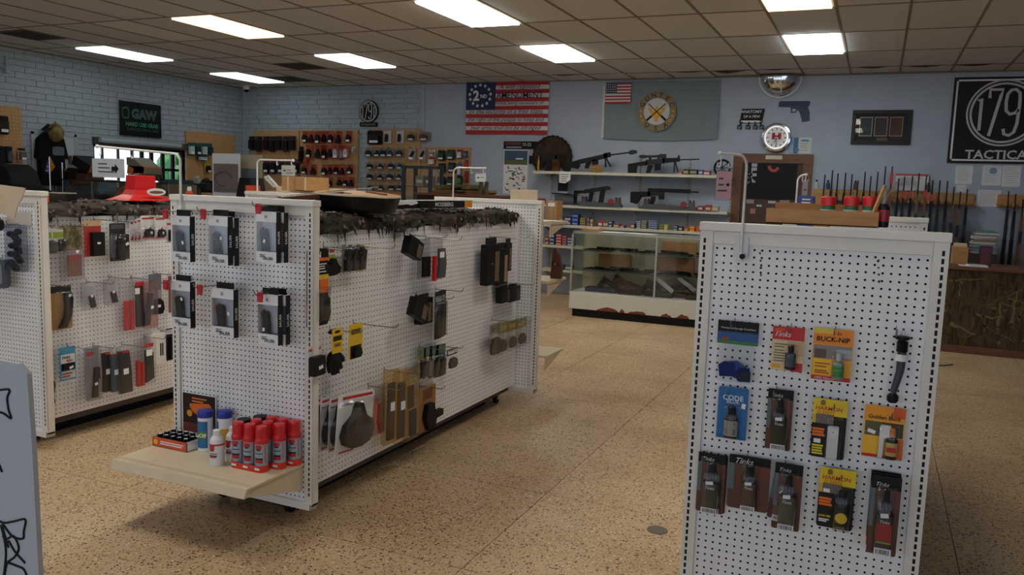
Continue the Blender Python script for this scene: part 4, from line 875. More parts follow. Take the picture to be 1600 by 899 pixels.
MB().box(0, .30, -.026, .026, -.022, .0, mat('#5c2418', .4)).xf(nk).build('neck', t, bevel=.006); MB().box(-.06, .30, -.027, .027, .0, .006, WOOD).xf(nk).build('fingerboard', t)
MB().box(.30, .41, -.035, .035, -.02, .0, mat('#3a1a12', .4)).xf(nk).build('headstock', t)
for k in range(6): MB().tube([nk @ Vector((-.29, -.02+k*.008, .012)), nk @ Vector((.30, -.016+k*.0065, .009))], .0005, STEEL, 4).build('string', t)
# ---- long gun box on top
p0, p1 = onX(619, 322, -2.56), onX(735, 321, -2.56)
t = thing('gun_box', 'long black gun box with white lettering and orange end on the centre rack', 'box', (-2.545, p0[1], 1.528), math.pi/2); L = p1[1]-p0[1]
MB().box(.26*L, L*.88, 0, .10, 0, .045, BLACK).build('carton', t); MB().box(L*.88, L, 0, .10, 0, .046, mat('#e0921c', .5)).build('orange_end', t); MB().box(.26*L, L, 0, .10, .0455, .048, mat('#b9b4ae', .6)).build('lid', t)
MB().prism([(0, .012), (.03, 0), (.25*L, 0), (.26*L, .02), (.22*L, .04), (0, .042)], .01, .09, BLACK).build('end_piece', t); MB().prism([(0, .02), (.12, .025), (.16, .018), (.25*L, .03), (.23*L, .045), (0, .046)], .008, .092, mat('#e8e8e8', .4)).build('white_cover', t)
text('MOSSBERG', t, PAPER, L*.58, .023, -.0015, w=L*.25, h=.026, bold=.01)
# ---- sign holders: post, arm with hooks, clear sleeve sign
POLEM = mat('#dedad6', .4)
def pole(label, base, top, arm, r=.006, drop=True):
    t = thing('sign_holder', label, 'sign holder', base); d = Vector(arm); h = top-base[2]
    br = .04; pts = [(0, 0, 0), (0, 0, h-br)]
    for k in range(1, 7):
        a = k/6*math.pi/2; pts.append((d.x/d.length*br*(1-math.cos(a)), d.y/d.length*br*(1-math.cos(a)), h-br+br*math.sin(a)))
    pts.append((d.x, d.y, h+d.z)); MB().tube(pts, r, POLEM, 8).build('post', t); MB().ball((d.x, d.y, h+d.z), r*1.7, r*1.7, r*1.7, POLEM, 10, 7).build('knob', t)
    MB().box(-.010, .010, -.008, .002, -.03, .0, POLEM).build('bracket', t, bevel=.002)
    u = d.normalized(); L = d.length
    for q in (.55, .95) if drop else ():
        c = Vector((d.x*q, d.y*q, h+d.z*q)); MB().tube([c, c-Vector((0, 0, .035)), c-Vector((u.x*-.006, u.y*-.006, .045)), c+Vector((u.x*.012, u.y*.012, -.045)), c+Vector((u.x*.016, u.y*.016, -.03))], r*.5, POLEM, 6).build('sign_hook', t)
    return t
def sign(label, c, w, h, rz, m, lines_=(), arrow=None, name='hanging_sign'):
    t = thing(name, label, 'sign', c, rz); MB().rbox(-w/2, w/2, -.001, .001, 0, h, m, .004).build('panel', t); MB().rbox(-w/2-.004, w/2+.004, -.0022, -.0016, -.006, h+.012, PLAST, .004).build('sleeve', t)
    for x_, z_, w_ in lines_: lines(t, (x_-w_/2)*w, (x_+w_/2)*w, (z_*h,), h*.06, mat('#3a383c', .6), -.0012, 'printed_line', 0)
    if arrow:
        ax, az, al, sg = arrow; ax *= w; az *= h; al *= w
        MB().prism([(ax-sg*al/2, az-al*.22), (ax, az-al*.22), (ax, az-al*.5), (ax+sg*al/2, az), (ax, az+al*.5), (ax, az+al*.22), (ax-sg*al/2, az+al*.22)][::sg], -.0022, -.0014, BLACK).build('arrow', t)
    return t
p = onY(282.5, 322, 3.11); q = onY(152, 230, 3.11); pole('white bent sign post on the left corner of the centre rack', (p[0], 3.11, p[2]), onY(268, 240, 3.11)[2], (q[0]-p[0], 0, .03), .006)
loc, w, h, rz = rectY(144.5, 248, 194.5, 277.5, 3.06); sign('white hanging sign with three printed lines and black right arrow', loc, w, h, 0, PAPER, ((-.17, .72, .28), (-.13, .51, .36), (-.06, .30, .5)), (.22, .47, .22, 1))
p = onY(1158, 395, 2.905); q = onY(1125, 241, 2.78); pole('white bent sign post clamped to the upper left of the right rack', (p[0], 2.9, p[2]), onY(1155, 243, 2.9)[2], (q[0]-p[0], -.12, .0), .0045)
for s in (-.016, .012): 
    o = MB().rbox(p[0]+s-.010, p[0]+s+.010, 2.906, 2.918, p[2]-.02, p[2]+.055, mat('#d8d6da', .4), .003).build('post_clamp', GR); o.location = (-GR.location.x, -GR.location.y, 0)
o = MB().lathe([(.009, 0), (.010, .004), (.008, .014)], BLACK, n=14).xf(Matrix.Translation((p[0]+.006, 2.898, p[2]-.012)) @ Matrix.Rotation(math.pi/2, 4, 'X')).build('clamp_knob', GR); o.location = (-GR.location.x, -GR.location.y, 0)
loc, w, h, rz = rectY(1118, 268, 1141, 311, 2.82); sign('pink hanging sign with small black arrow on the right rack post', loc, w*1.5, h, math.radians(-38), mat('#d9a8ae', .6), ((-.18, .74, .3), (-.16, .52, .36), (-.06, .30, .6)), (.30, .52, .22, 1))
p = onY(708, 306, 5.80); q = onY(758, 261, 5.80); pole('thin white sign post on the far end of the centre rack', (p[0], 5.80, 1.58), onY(715, 262, 5.80)[2], (q[0]-p[0], 0, 0), .006)
loc, w, h, rz = rectY(743, 272, 759, 284, 5.78); sign('small cream sign with left arrow on the far centre post', loc, w, h, 0, mat('#e6e0cc', .6), ((.12, .55, .46),), (-.25, .5, .2, -1))
p = onY(402, 305, 5.94); q = onY(458, 252, 5.94); pole('white sign post on the far end of the left rack', (p[0], 5.94, 1.56), onY(412, 250, 5.94)[2], (q[0]-p[0], 0, 0), .008)
loc, w, h, rz = rectY(440, 258.5, 461, 275, 5.92); sign('small cream sign with two lines on the far left post', loc, w, h, 0, mat('#e8e2cf', .6), ((.05, .55, .34), (.08, .28, .5)), (-.28, .5, .16, -1))
p = onY(1243, 330, 5.44); q = onY(1260, 271, 5.44); pole('thin white sign post on the far end of the right rack', (p[0], 5.44, 1.57), onY(1246, 273, 5.44)[2], (q[0]-p[0], 0, 0), .006)
loc, w, h, rz = rectY(1253, 283, 1261, 306, 5.40); sign('narrow grey sign seen edge-on on the far right post', loc, w, h, 0, mat('#a39a96', .6), (), (0, .4, .5, -1))
# ---- things on the right rack top: cardboard tray with red capped cans
y0_ = 3.0; loc, w, h, rz = rectY(1184, 329, 1359, 358, y0_); zT = 1.578
t = thing('cardboard_tray', 'low brown cardboard tray on top of the right rack', 'box', (loc[0]+.02, y0_, zT)); h = .052; d = .26; b = MB()
b.box(-w/2, w/2, 0, .004, 0, h, CARDB).box(-w/2, w/2, d-.004, d, 0, h+.02, CARDB).box(-w/2, -w/2+.004, .004, d-.004, 0, h, CARDB).box(w/2-.004, w/2, .004, d-.004, 0, h, CARDB).box(-w/2, w/2, 0, d, 0, .004, CARDB); b.build('tray', t)
for k, x in enumerate((1299, 1335, 1364)):
    p = onY(x-6, 335, 3.13); tt = thing('oil_can', ['red capped green can in the cardboard tray, left of three', 'red capped green can in the cardboard tray, middle of three', 'red capped green can in the cardboard tray, right of three'][k], 'spray can', (p[0], 3.13, zT+.004), 0, 'red capped cans in the cardboard tray')
    tt.scale = (1, 1, (onY(x, 307, 3.13)[2]-zT-.004)/.119)
    MB().lathe([(.022, 0), (.024, .003), (.024, .075), (.022, .08)], mat('#1f7a44', .35), n=18).build('body', tt); MB().lathe([(.0245, .045), (.0245, .062)], mat('#d8dad8', .4), n=18).build('label', tt); MB().lathe([(.025, .078), (.0255, .112), (.023, .118), (.01, .119)], mat('#d8232a', .35), n=18).build('cap', tt)
b = MB().tube([onY(1357, 352, 3.06), onY(1383, 290, 3.10)], .007, PINE, 4, smooth=False); p = b.v[0]; o = b.build('wooden_stake'); tag(o, 'short wooden stake leaning at the right end of the cardboard tray', 'stick')
o = MB().tube([onY(1365, 345, 3.2), onY(1401, 284, 3.2)], .0025, PINE, 6).build('wooden_dowel'); tag(o, 'thin wooden dowel leaning behind the wooden stake', 'stick')
p = onY(1378, 356, 3.1); tt = thing('oil_bottle', 'small black and red bottle with clear cap on the right rack top', 'bottle', (p[0], 3.1, zT)); MB().lathe([(.018, 0), (.02, .004), (.02, .07), (.012, .08)], mat('#1d1a1e', .3), n=16).build('body', tt); MB().lathe([(.0205, .02), (.0205, .06)], mat('#b0242a', .4), n=16).build('label', tt); MB().lathe([(.014, .08), (.014, .125), (.012, .13)], HAZE, n=16).build('cap', tt)
loc, w, h, rz = rectY(1246, 305, 1270, 329, 5.30); t = thing('ammunition_box', 'blue ammunition carton with white lettering on the far end of the right rack', 'box', (loc[0], 5.30, 1.475)); MB().box(-w/2, w/2, 0, .12, 0, .135+.07, mat('#2a4490', .4)).build('carton', t, bevel=.002); lines(t, -w*.25, w*.3, (.15+.035,), .008, PAPER, -.0008, 'printed_line', 0); lines(t, -w*.27, w*.3, (.16,), .02, PAPER, -.0008, 'printed_panel', 0); lines(t, -w*.45, w*.42, (.115,), .012, PAPER, -.0008, 'printed_line', 0)
loc, w, h, rz = rectY(1273, 310, 1296, 330, 5.0); tag(MB().box(-w/2, w/2, 0, .2, 0, .2, CARDB).build('cardboard_box', loc=(loc[0], 5.0, 1.475)), 'brown cardboard box beside the blue ammunition carton', 'box')
loc, w, h, rz = rectY(858, 388, 878, 436, 6.08); t = thing('leather_scabbard', 'brown leather scabbard standing on the middle far shelf of the centre rack', 'scabbard', (loc[0], 6.08, onY(862, 437, 6.0)[2]+.001)); LEA = mat('#5a3320', .4, 0, .25)
MB().prism(poly([(.15, 0), (.95, 0), (1, .35), (.75, .8), (.5, 1), (.3, .95), (.2, .5)], w, h, -w/2), -.02, .02, LEA).build('scabbard', t, bevel=.006); MB().prism(poly([(.2, .45), (.9, .4), (.85, .52), (.22, .57)], w, h, -w/2), -.024, -.02, mat('#3a2014', .5)).build('strap', t); MB().lathe([(.008, 0), (.008, .003)], STEEL, n=10).xf(Matrix.Translation((0, -.024, h*.48)) @ Matrix.Rotation(math.pi/2, 4, 'X')).build('buckle', t)
# cardboard on the centre rack far end
loc, w, h, rz = rectY(796, 291, 838, 307, 5.8); tag(MB().box(-w/2, w/2, 0, .012, 0, h, CARDL).build('cardboard_sheet', loc=(loc[0], 5.815, 1.583)), 'flat tan cardboard piece standing on the far end of the centre rack', 'cardboard')
loc, w, h, rz = rectY(848, 314, 866, 343, 5.9); t = thing('parcel', 'small brown taped parcel on the far shelf bracket of the centre rack', 'box', (loc[0], 5.95, loc[2])); MB().box(-w/2, w/2, 0, .12, 0, h, CARDB).build('carton', t); MB().box(-w*.12, w*.12, -.0008, 0, 0, h, mat('#a8977a', .3)).build('tape', t); MB().box(-w*.3, w*.3, -.0012, -.0008, h*.7, h*.9, PAPER).build('shipping_label', t)
for k, (z_, xl) in enumerate(((onY(862, 346, 6.0)[2], (848, 880)), (onY(862, 437, 6.0)[2], (845, 878)), (onY(860, 552, 6.0)[2], (844, 874)))):
    a = onY(xl[0], 400, 6.0)[0]; 
    t = thing('far_shelf', ['cream bracket shelf on the far end of the centre rack, upper', 'cream bracket shelf on the far end of the centre rack, middle', 'cream bracket shelf on the far end of the centre rack, lowest'][k], 'shelf', (-2.74, 6.07, z_)); MB().box(-.44, .48, -.2, .18, -.02, 0, CREAM).build('shelf_board', t, bevel=.002)
    for s in (-.43, .47): MB().prism([(-.2, -.12), (.15, -.02), (-.2, -.02)], 0, .005, CREAM).xf(Matrix.Translation((s, 0, 0)) @ Matrix.Rotation(math.pi/2, 4, 'Z')).build('bracket', t)
# ================================================================== left rack products (face +x)
LXP = -4.615
def lp(n, l, rect, dx=.05, cat='package', g='packages on the left rack', tilt=0): return hangpkg(n, l, cat, rect, 'X', LXP+dx, g, tilt)
t, w, h = lp('tool_blister', 'green and white blister card with dark tool at the near top of the left rack', (66, 357, 100, 397)); card(t, w, h, '#c9c7c0', [(0, .45, .62, .85, '#8aa03a'), (.52, 1, .62, .85, '#8aa03a')]); item(t, BLOB, w*.5, h*.5, mat('#3a3c3a', .4), -.03, x=-w*.38, z=h*.05); item(t, BLOB, w*.28, h*.48, BLACK, -.03, x=w*.18, z=h*.1); blister(t, -w*.45, w*.48, h*.02, h*.62, .04)
t, w, h = lp('camo_bag', 'camouflage printed hanging bag with clear front on the left rack', (95, 353, 131, 437)); CB = m_noise('camo_print', [(.3, '#2b2c1e'), (.5, '#5a5438'), (.6, '#8a7a54'), (.75, '#33351f')], 18, .7, 4, 0)
MB().rbox(-w/2, w/2, 0, .003, h*.55, h, CB, .01).build('header', t); MB().rbox(-w/2, w/2, -.012, .002, 0, h*.58, HAZE, .01).build('bag', t); item(t, BOXP, w*.6, h*.3, mat('#8a5a44', .6), -.01, -.003, x=-w*.2, z=h*.06); item(t, BOXP, w*.6, h*.1, mat('#a83a36', .6), -.011, -.003, 'label', -w*.2, h*.36, 0); sticker(t, w*.2, h*.52, w*.14, h*.05, -.0125)
t, w, h = lp('light_pack', 'red backed card with a black box on the left rack top row', (132, 345, 159, 401)); card(t, w, h, '#a8302c', [(0, 1, .85, 1, '#c8a27a')]); item(t, BOXP, w*.68, h*.66, BLACK, -.035, x=-w*.18, z=h*.02); sticker(t, w*.14, h*.38, w*.2, h*.06, -.0355)
t, w, h = lp('light_pack', 'black clamshell pack hung in the middle of the left rack top row', (172, 349, 197, 408)); card(t, w, h, '#26262a', [(.1, .9, .85, .97, '#4a4a50'), (.05, .35, .1, .7, '#6a6a70')]); item(t, BOXP, w*.66, h*.66, BLACKG, -.035, x=-w*.16, z=h*.05); blister(t, -w*.4, w*.5, h*.02, h*.74, .045); sticker(t, w*.26, h*.46, w*.2, h*.07, -.05, .4)
for k in range(5):
    t, w, h = lp('grip_card', ['white and red card at the left of the white fan of cards', 'white and red card second in the white fan of cards', 'white and red card third in the white fan of cards', 'white card with black red framed part, front of the fan', 'white and red triangle card right of the fan'][k], ((203, 345, 216, 379), (209, 343, 222, 379), (214, 341, 228, 378), (220, 337, 243, 376), (242, 338, 259, 376))[k], .05+.02*k)
    card(t, w, h, '#dad9d8', [(.1, .9, .85, .92, '#a83030')])
    item(t, [(.0, 0), (1, 0), (.75, .75)], w*.85, h*.62, mat(RED, .45), -.003, -.001, 'red_print', -w*.45, h*.1, 0)
    if k > 2: item(t, BLOB, w*.7, h*.32, BLACK, -.02, x=-w*.3, z=h*.15); sticker(t, w*.1, h*.32, w*.14, h*.1, -.0205)
    blister(t, -w*.45, w*.45, h*.04, h*.6, .025)
t, w, h = lp('grip_card', 'white card with black part half hidden by the centre rack', (260, 345, 270, 380), .08); card(t, w, h, '#d5d4d3', [(.1, .9, .8, .9, '#a83030')]); item(t, BOXP, w*.5, h*.5, BLACK, x=-w*.2, z=h*.1)
t, w, h = lp('slim_pack', 'slim black pack at the near post of the left rack middle row', (68, 446, 80, 519)); card(t, w, h, '#2a2b2e', [(.1, .9, .9, .97, '#9a9a9c'), (.2, .8, .5, .75, '#6a6c70')]); item(t, BOXP, w*.6, h*.4, BLACK, x=-w*.3, z=h*.05)
t, w, h = lp('magazine_pack', 'tan backed pack with a long curved black magazine', (81, 447, 113, 515)); card(t, w, h, '#a57f48', [(0, 1, .85, 1, '#2a2b2c')]); item(t, [(.1, 0), (.55, .0), (.9, .35), (1, .8), (.9, 1), (.5, 1), (.55, .6), (.45, .3)], w*.75, h*.8, BLACK, -.03, x=-w*.3, z=h*.05); sticker(t, w*.28, h*.78, w*.14, h*.06, -.031, .5); blister(t, -w*.45, w*.45, h*.02, h*.9, .036)
for k in range(2):
    t, w, h = lp('clip_pack', ['clear clamshell with a small black magazine, left of the pair', 'clear clamshell with a small black magazine, right of the pair'][k], ((127, 441, 152, 484), (161, 436, 186, 476))[k]); MB().rbox(-w/2, w/2, -.02, 0, 0, h, HAZE, .01).build('clamshell', t); card(t, w*.6, h*.65, '#b9bac0', [], y=-.004, dz=h*.2); item(t, [(.3, 0), (1, .05), (.7, 1), (0, .95)], w*.42, h*.46, BLACK, -.019, -.006, x=-w*.08, z=h*.06); sticker(t, w*.06, h*.5, w*.14, h*.09, -.0205, .3)
t, w, h = lp('magazine_bag', 'clear bag with two red and one grey magazine, left rack middle row', (191, 436, 224, 514)); MB().rbox(-w/2, w/2, -.03, 0, 0, h, PLAST, .01).build('bag', t)
for k in range(2): item(t, BOXP, w*.16, h*.58, mat(RED, .4), -.025, -.006, 'red_magazine', -w*.45+k*w*.26, 0)
item(t, [(.2, 0), (1, 0), (.8, .6), (.8, 1), (.2, 1)], w*.5, h*.85, mat('#33363a', .5), -.024, -.005, 'magazine', 0, h*.03); sticker(t, w*.1, h*.76, w*.22, h*.12, -.031); item(t, BOXP, w*.4, h*.08, mat(RED, .4), -.031, -.03, 'red_label', 0, h*.86, 0)
t, w, h = lp('magazine_bag', 'pinkish clear bag with a grey curved magazine beside the red pair', (222, 440, 243, 512), .07); MB().rbox(-w/2, w/2, -.03, 0, 0, h, glassmat('pink_plastic', (.85, .62, .62), .1, .2), .01).build('bag', t); item(t, MAG, w*.6, h*.7, mat('#35383c', .5), -.026, -.005, 'magazine', -w*.4, h*.06); sticker(t, w*.05, h*.45, w*.2, h*.06, -.031, .3)
t, w, h = lp('light_pack', 'grey hang card with a small black case at its foot', (233, 428, 253, 492), .05); card(t, w, h, '#8d8e96', [(0, 1, .6, 1, '#6a6a76')]); item(t, BLOB, w*.8, h*.38, BLACK, -.03, x=-w*.3, z=h*.02); sticker(t, w*.06, h*.22, w*.22, h*.06, -.031)
t, w, h = lp('magazine_bag', 'red edged pack half hidden behind the centre rack corner', (262, 425, 273, 488), .05); MB().rbox(-w/2, w/2, -.02, 0, 0, h, PLAST, .01).build('bag', t); item(t, BOXP, w*.3, h*.9, mat('#8a3236', .5), -.016, -.004, x=-w*.4); item(t, BOXP, w*.3, h*.8, mat('#7a6a4a', .5), -.016, -.004, 'grip', w*.1, 0)
t, w, h = lp('magazine_card', 'bright blue card reading DURA MAG on the left rack bottom row', (94, 542, 119, 594)); card(t, w, h, '#3f8fb4', [(.08, .95, .52, .78, '#d3d4d6'), (.1, .95, .3, .5, '#1c1c1e'), (.1, .95, .05, .28, '#c9cacc')]); text('DURA', t, BLACK, -w*.1, h*.69, -.003, w=w*.5, bold=.03, shear=.2); text('MAG', t, mat(RED, .5), w*.12, h*.59, -.003, w=w*.4, bold=.03, shear=.2); item(t, BOXP, w*.7, h*.16, BLACK, -.012, x=-w*.35, z=h*.32); sticker(t, w*.15, h*.38, w*.25, h*.07, -.0125, .3); lines(t, -w*.38, w*.3, (h*.2, h*.12), h*.04, mat('#a83a3a', .5), -.003)
t, w, h = lp('lure_bag', 'clear bag holding a small dark green figure by the near post', (76, 545, 87, 632), .04); MB().rbox(-w/2, w/2, -.012, 0, 0, h, PLAST, .006).build('bag', t); item(t, [(.2, 0), (.9, .02), (.7, .3), (1, .75), (.6, 1), (.2, .9), (.0, .6), (.3, .4)], w*.85, h*.46, mat('#20281f', .6), -.011, -.002, x=-w*.42, z=h*.01)
t, w, h = lp('magazine_clamshell', 'long grey clamshell with narrow black magazine', (133, 541, 157, 625)); MB().rbox(-w/2, w/2, -.02, 0, 0, h, HAZE, .01).build('clamshell', t); card(t, w*.9, h*.95, '#8b8a92', [(.1, .6, .85, .93, RED)], y=-.003, dz=h*.02); item(t, [(.1, 0), (.7, 0), (.8, .6), (1, .62), (1, 1), (.4, 1), (.3, .5)], w*.55, h*.55, BLACK, -.019, -.005, x=-w*.15, z=h*.05); sticker(t, w*.12, h*.30, w*.2, h*.05, -.021, .15)
for k in range(3):
    t, w, h = lp('magazine_bag', ['dark magazine in a clear bag, first of the bottom row trio', 'blue grey magazine in a clear bag, second of the bottom row trio', 'large grey magazine with white label, third of the bottom row trio'][k], ((157, 548, 173, 612), (170, 550, 186, 612), (182, 545, 205, 614))[k], .05+.02*k); MB().rbox(-w/2, w/2, -.026, 0, 0, h*1.08, PLAST, .008).build('bag', t); item(t, [(.1, 0), (1, 0), (.95, .5), (.8, 1), (.05, 1), (.15, .5)], w*.9, h*.95, mat(('#1d1e20', '#4d5866', '#2c2e31')[k], .5), -.024, -.003, 'magazine', -w*.45, h*.01); sticker(t, 0, h*.5, w*.35, h*.13, -.027); item(t, BOXP, w*.4, h*.04, mat(RED, .5), -.0275, -.026, 'red_label', -w*.2, h*.92, 0)
t, w, h = lp('magazine_bag', 'red and grey magazine bag with large white tag, bottom row right', (209, 528, 240, 601), .06); MB().rbox(-w/2, w/2, -.03, 0, 0, h, PLAST, .01).build('bag', t); item(t, BOXP, w*.16, h*.55, mat(RED, .4), -.026, -.005, 'red_magazine', -w*.42, 0); item(t, BOXP, w*.14, h*.5, mat(RED, .4), -.026, -.005, 'red_magazine', -w*.2, 0); item(t, [(.0, 0), (1, .1), (.95, .9), (.1, 1)], w*.42, h*.7, mat('#2f3235', .5), -.026, -.005, 'magazine', 0, h*.04); sticker(t, w*.15, h*.68, w*.3, h*.13, -.031); item(t, BOXP, w*.45, h*.08, mat(RED, .4), -.0315, -.03, 'red_label', -w*.08, h*.8, 0)
t, w, h = lp('white_box', 'white hang box with two printed black bars, left rack bottom row', (237, 517, 259, 570), .08); MB().box(-w/2, w/2, 0, .04, 0, h*.9, mat('#dcd9d6', .5)).box(-w*.3, w*.3, .02, .022, h*.9, h, mat('#cfccc8', .5)).build('carton', t, bevel=.002)
for k in range(2): MB().box(w*(.12+k*.14), w*(.21+k*.14), -.001, 0, h*.25, h*.62, BLACK).build('printed_bar', t)
t, w, h = lp('magazine_card', 'black pack with white lettering half hidden by the centre rack', (260, 513, 273, 563), .06); card(t, w, h, '#1e1f21', [(.0, 1, .82, .96, '#c8c8ca')]); item(t, BOXP, w*.6, h*.7, BLACK, -.02, x=-w*.2, z=h*.04)
for (x, y, L) in ((80, 357, .15), (110, 353, .15), (146, 343, .2), (184, 346, .15), (215, 338, .25), (248, 336, .2), (75, 445, .2), (135, 440, .25), (170, 433, .2), (205, 434, .25), (240, 427, .2), (105, 541, .25), (145, 540, .2), (190, 538, .25), (225, 526, .2), (248, 516, .2)): hook(GL, onX(x, y, LXP), L, 'X')
# left rack near end (face -y)
LY = 3.28+.012
def le(n, l, rect, dy=.05, cat='package'): return hangpkg(n, l, cat, rect, 'Y', LY-dy, 'packages on the near end of the left rack')
t, w, h = le('cable_pack', 'dark bundle in a torn clear blue pack at the far left edge', (16, 351, 45, 424)); MB().rbox(-w/2, w/2, -.03, 0, 0, h, glassmat('blue_plastic', (.72, .75, .84), .08, .2), .01).build('pack', t)
b = MB(); r_ = random.Random(9)
for k in range(14): b.ball((r_.uniform(-.3, .3)*w, -.016+r_.uniform(-.008, .008), h*(.06+.85*k/14)), w*.22, .014, h*.07, BLACK, 8, 6)
b.build('bundle', t)
t, w, h = le('cable_pack', 'grey rounded clamshell at the far left edge', (-12, 405, 17, 449)); MB().rbox(-w/2, w/2, -.035, 0, 0, h, mat('#4a5058', .4), .02).build('clamshell', t, bevel=.008); MB().rbox(w*.1, w*.35, -.037, -.034, h*.15, h*.85, mat('#7c838c', .3), .008).build('ridge', t)
t, w, h = le('cable_pack', 'small black clip pack cut by the left picture edge', (-14, 340, 9, 360)); item(t, BLOB, w, h, BLACK, -.03, x=-w*.5)
for (x, y) in ((30, 350), (5, 403)): hook(GL, onY(x, y, LY), .08)
loc, w, h, rz = rectY(26, 331, 50, 352, LY-.002); t = thing('price_channel', 'plain cream cardboard strip taped to the left rack end', 'card', (loc[0], LY-.004, loc[2])); card(t, w*1.6, h, '#c8bfb4', []); t.location.x -= w*.3
p = [onY(-30, 285, 2.9), onY(39, 294, 2.9), onY(33, 312, 2.9), onY(28, 318, 2.9), onY(22, 341, 2.9), onY(-30, 322, 2.9)]
o = MB().prism([(a[0], a[2]) for a in p][::-1], 2.9, 2.906, CARDL).build('torn_cardboard'); tag(o, 'torn pale cardboard flap jutting in at the upper left edge', 'cardboard')
pb = [onY(-40, 318, 2.88), onY(22, 340, 2.88)]
# things on the left rack top
ZL = 1.475
loc, w, h, rz = rectX(64, 302, 77, 317, -4.66); t = thing('orange_box', 'small orange box at the near corner of the left rack top', 'box', loc, rz); MB().box(-w/2, w/2, 0, .1, 0, h, mat('#e06a14', .5)).build('carton', t, bevel=.002); MB().box(w/2, w/2+.12, .005, .095, 0, h*.8, mat('#2a211c', .6)).build('dark_half', t)
loc, w, h, rz = rectX(90, 303, 121, 316, -4.72); t = thing('black_box', 'flat black box beside the orange box on the left rack', 'box', loc, rz); MB().box(-w/2, w/2, 0, .12, 0, h, BLACK).build('carton', t, bevel=.003); MB().box(-w/2, w/2, 0, .12, h, h+.006, mat('#9a928a', .5)).build('lid_edge', t)
loc, w, h, rz = rectX(183, 274, 258, 313, -4.75); t = thing('red_stand', 'flared red plastic display stand with white oval label on the left rack', 'display stand', loc, rz)
RP = mat('#d01f20', .3); b = MB(); lv = [(1.0, 0), (.8, .08), (.55, .22), (.44, .42), (.40, .98), (.38, 1.0)]
V = []
for f_, z_ in lv:
    a = w/2*f_; c_ = .11*max(f_, .45)
    V += [(-a, -c_, z_*h), (a, -c_, z_*h), (a, c_, z_*h), (-a, c_, z_*h)]
b.add(V, [(4*i+k, 4*i+(k+1) % 4, 4*i+4+(k+1) % 4, 4*i+4+k) for i in range(len(lv)-1) for k in range(4)]+[tuple(range(4*len(lv)-4, 4*len(lv)))], RP); b.build('shell', t, bevel=.004)
o = MB().prism([(w*.1+w*.2*math.cos(a), h*.28+h*.15*math.sin(a)) for a in np.linspace(0, 6.28, 19)[:-1]], -.0035, 0, mat('#dcdcd8', .5)).build('oval_label', t); o.location = (0, -.10, .012)
o = MB().prism([(w*.1+w*.15*math.cos(a), h*.27+h*.06*math.sin(a)) for a in np.linspace(0, 6.28, 15)[:-1]], -.0045, -.0035, mat('#7a4a4c', .5)).build('label_print', t); o.location = (0, -.10, .012)
# ---- white foam board close to the camera at the lower left
Yb = 1.2; p = [onY(-60, 552, Yb), onY(28, 569, Yb), onY(42, 585, Yb), onY(50, 700, Yb), onY(62, 930, Yb), onY(-60, 930, Yb)]
t = thing('foam_board', 'white board with hand drawn black marker letters at the lower left corner', 'sign board', (p[4][0], Yb, 0)); ox = p[4][0]
pts = [(a[0]-ox, a[2]) for a in p]; pts = [(pts[5][0], 0), (pts[4][0]+.02, 0)]+[pts[k] for k in (4, 3, 2, 1, 0)]
MB().prism(pts, 0, .012, mat('#b3b7bd', .5, 0, .05, 6)).build('board', t, bevel=.003)
b = MB(); MK = mat('#1a1a20', .5)
def stroke(*px, r=.0028):
    P_ = [Vector(onY(x, y, Yb))-Vector((ox, Yb+.0, 0))+Vector((0, -.001, 0)) for x, y in px]; Q_ = []
    for i in range(len(P_)-1):
        a, c, d, e = P_[max(i-1, 0)], P_[i], P_[i+1], P_[min(i+2, len(P_)-1)]
        for k in range(5):
            u = k/5; Q_.append(.5*((2*c)+(d-a)*u+(2*a-5*c+4*d-e)*u*u+(3*c-a-3*d+e)*u**3))
    MB().tube(Q_+[P_[-1]], r, MK, 6).build('marker_stroke', t)
stroke((-8, 611), (15, 609), (12, 622), (14, 640), (18, 654), (6, 646), (-8, 643)); stroke((-3, 720), (4, 738)); stroke((-8, 808), (5, 817), (22, 815), (40, 812), (38, 830), (36, 842), (20, 838), (5, 820), (8, 836), (14, 856)); stroke((5, 838), (12, 842), (22, 838), (30, 856), (24, 870), (12, 880), (8, 899)); stroke((2, 820), (10, 860), (6, 905)); stroke((10, 878), (26, 884), (38, 890), (44, 905)); stroke((14, 845), (24, 862), (40, 880))

# ================================================================== back wall: flags, signs, clock, mirror
YW = YB-.004
def wallthing(n, l, c, rect, Y=YW, g=None): loc, w, h, rz = rectY(*rect, Y); return thing(n, l, c, loc, 0, g), w, h
def ripple(t, w, h, fn, m, name, nu=30, nv=16):
    b = MB(); b.grid(lambda u, v: (-w/2+w*u, fn(u, v), h*v), nu, nv, m); return b.build(name, t)
# 2nd amendment flag
t, w, h = wallthing('striped_flag', 'red and white striped flag with script lines and a blue star field', 'flag', (726, 127, 854, 210), YB-.03)
rf = lambda u, v: -.012*math.sin(u*9+v*2)-.008*math.sin(u*21)*(1-v)
rf0 = lambda z: 0
b = MB(); ns = 13; FR, FW_, FB = mat('#b02c34', .8, 0, .06), mat('#d8d2d6', .8, 0, .04), mat('#2a3658', .8, 0, .06)
def strip(u0, u1, v0, v1, m, nu, off=0):
    b.grid(lambda u, v: (-w/2+w*(u0+(u1-u0)*u), rf(u0+(u1-u0)*u, v0+(v1-v0)*v)+off, h*(v0+(v1-v0)*v)), nu, 3, m)
for k in range(ns): strip(0, 1, 1-(k+1)/ns, 1-k/ns, FR if k % 2 == 0 else FW_, 32)
strip(0, .36, 1-7/13, 1, FB, 14, -.003); b.build('cloth', t)
def star(cx_, cz_, r): return [(cx_+(r if k % 2 == 0 else r*.4)*math.sin(k*math.pi/5), cz_+(r if k % 2 == 0 else r*.4)*math.cos(k*math.pi/5)) for k in range(10)][::-1]
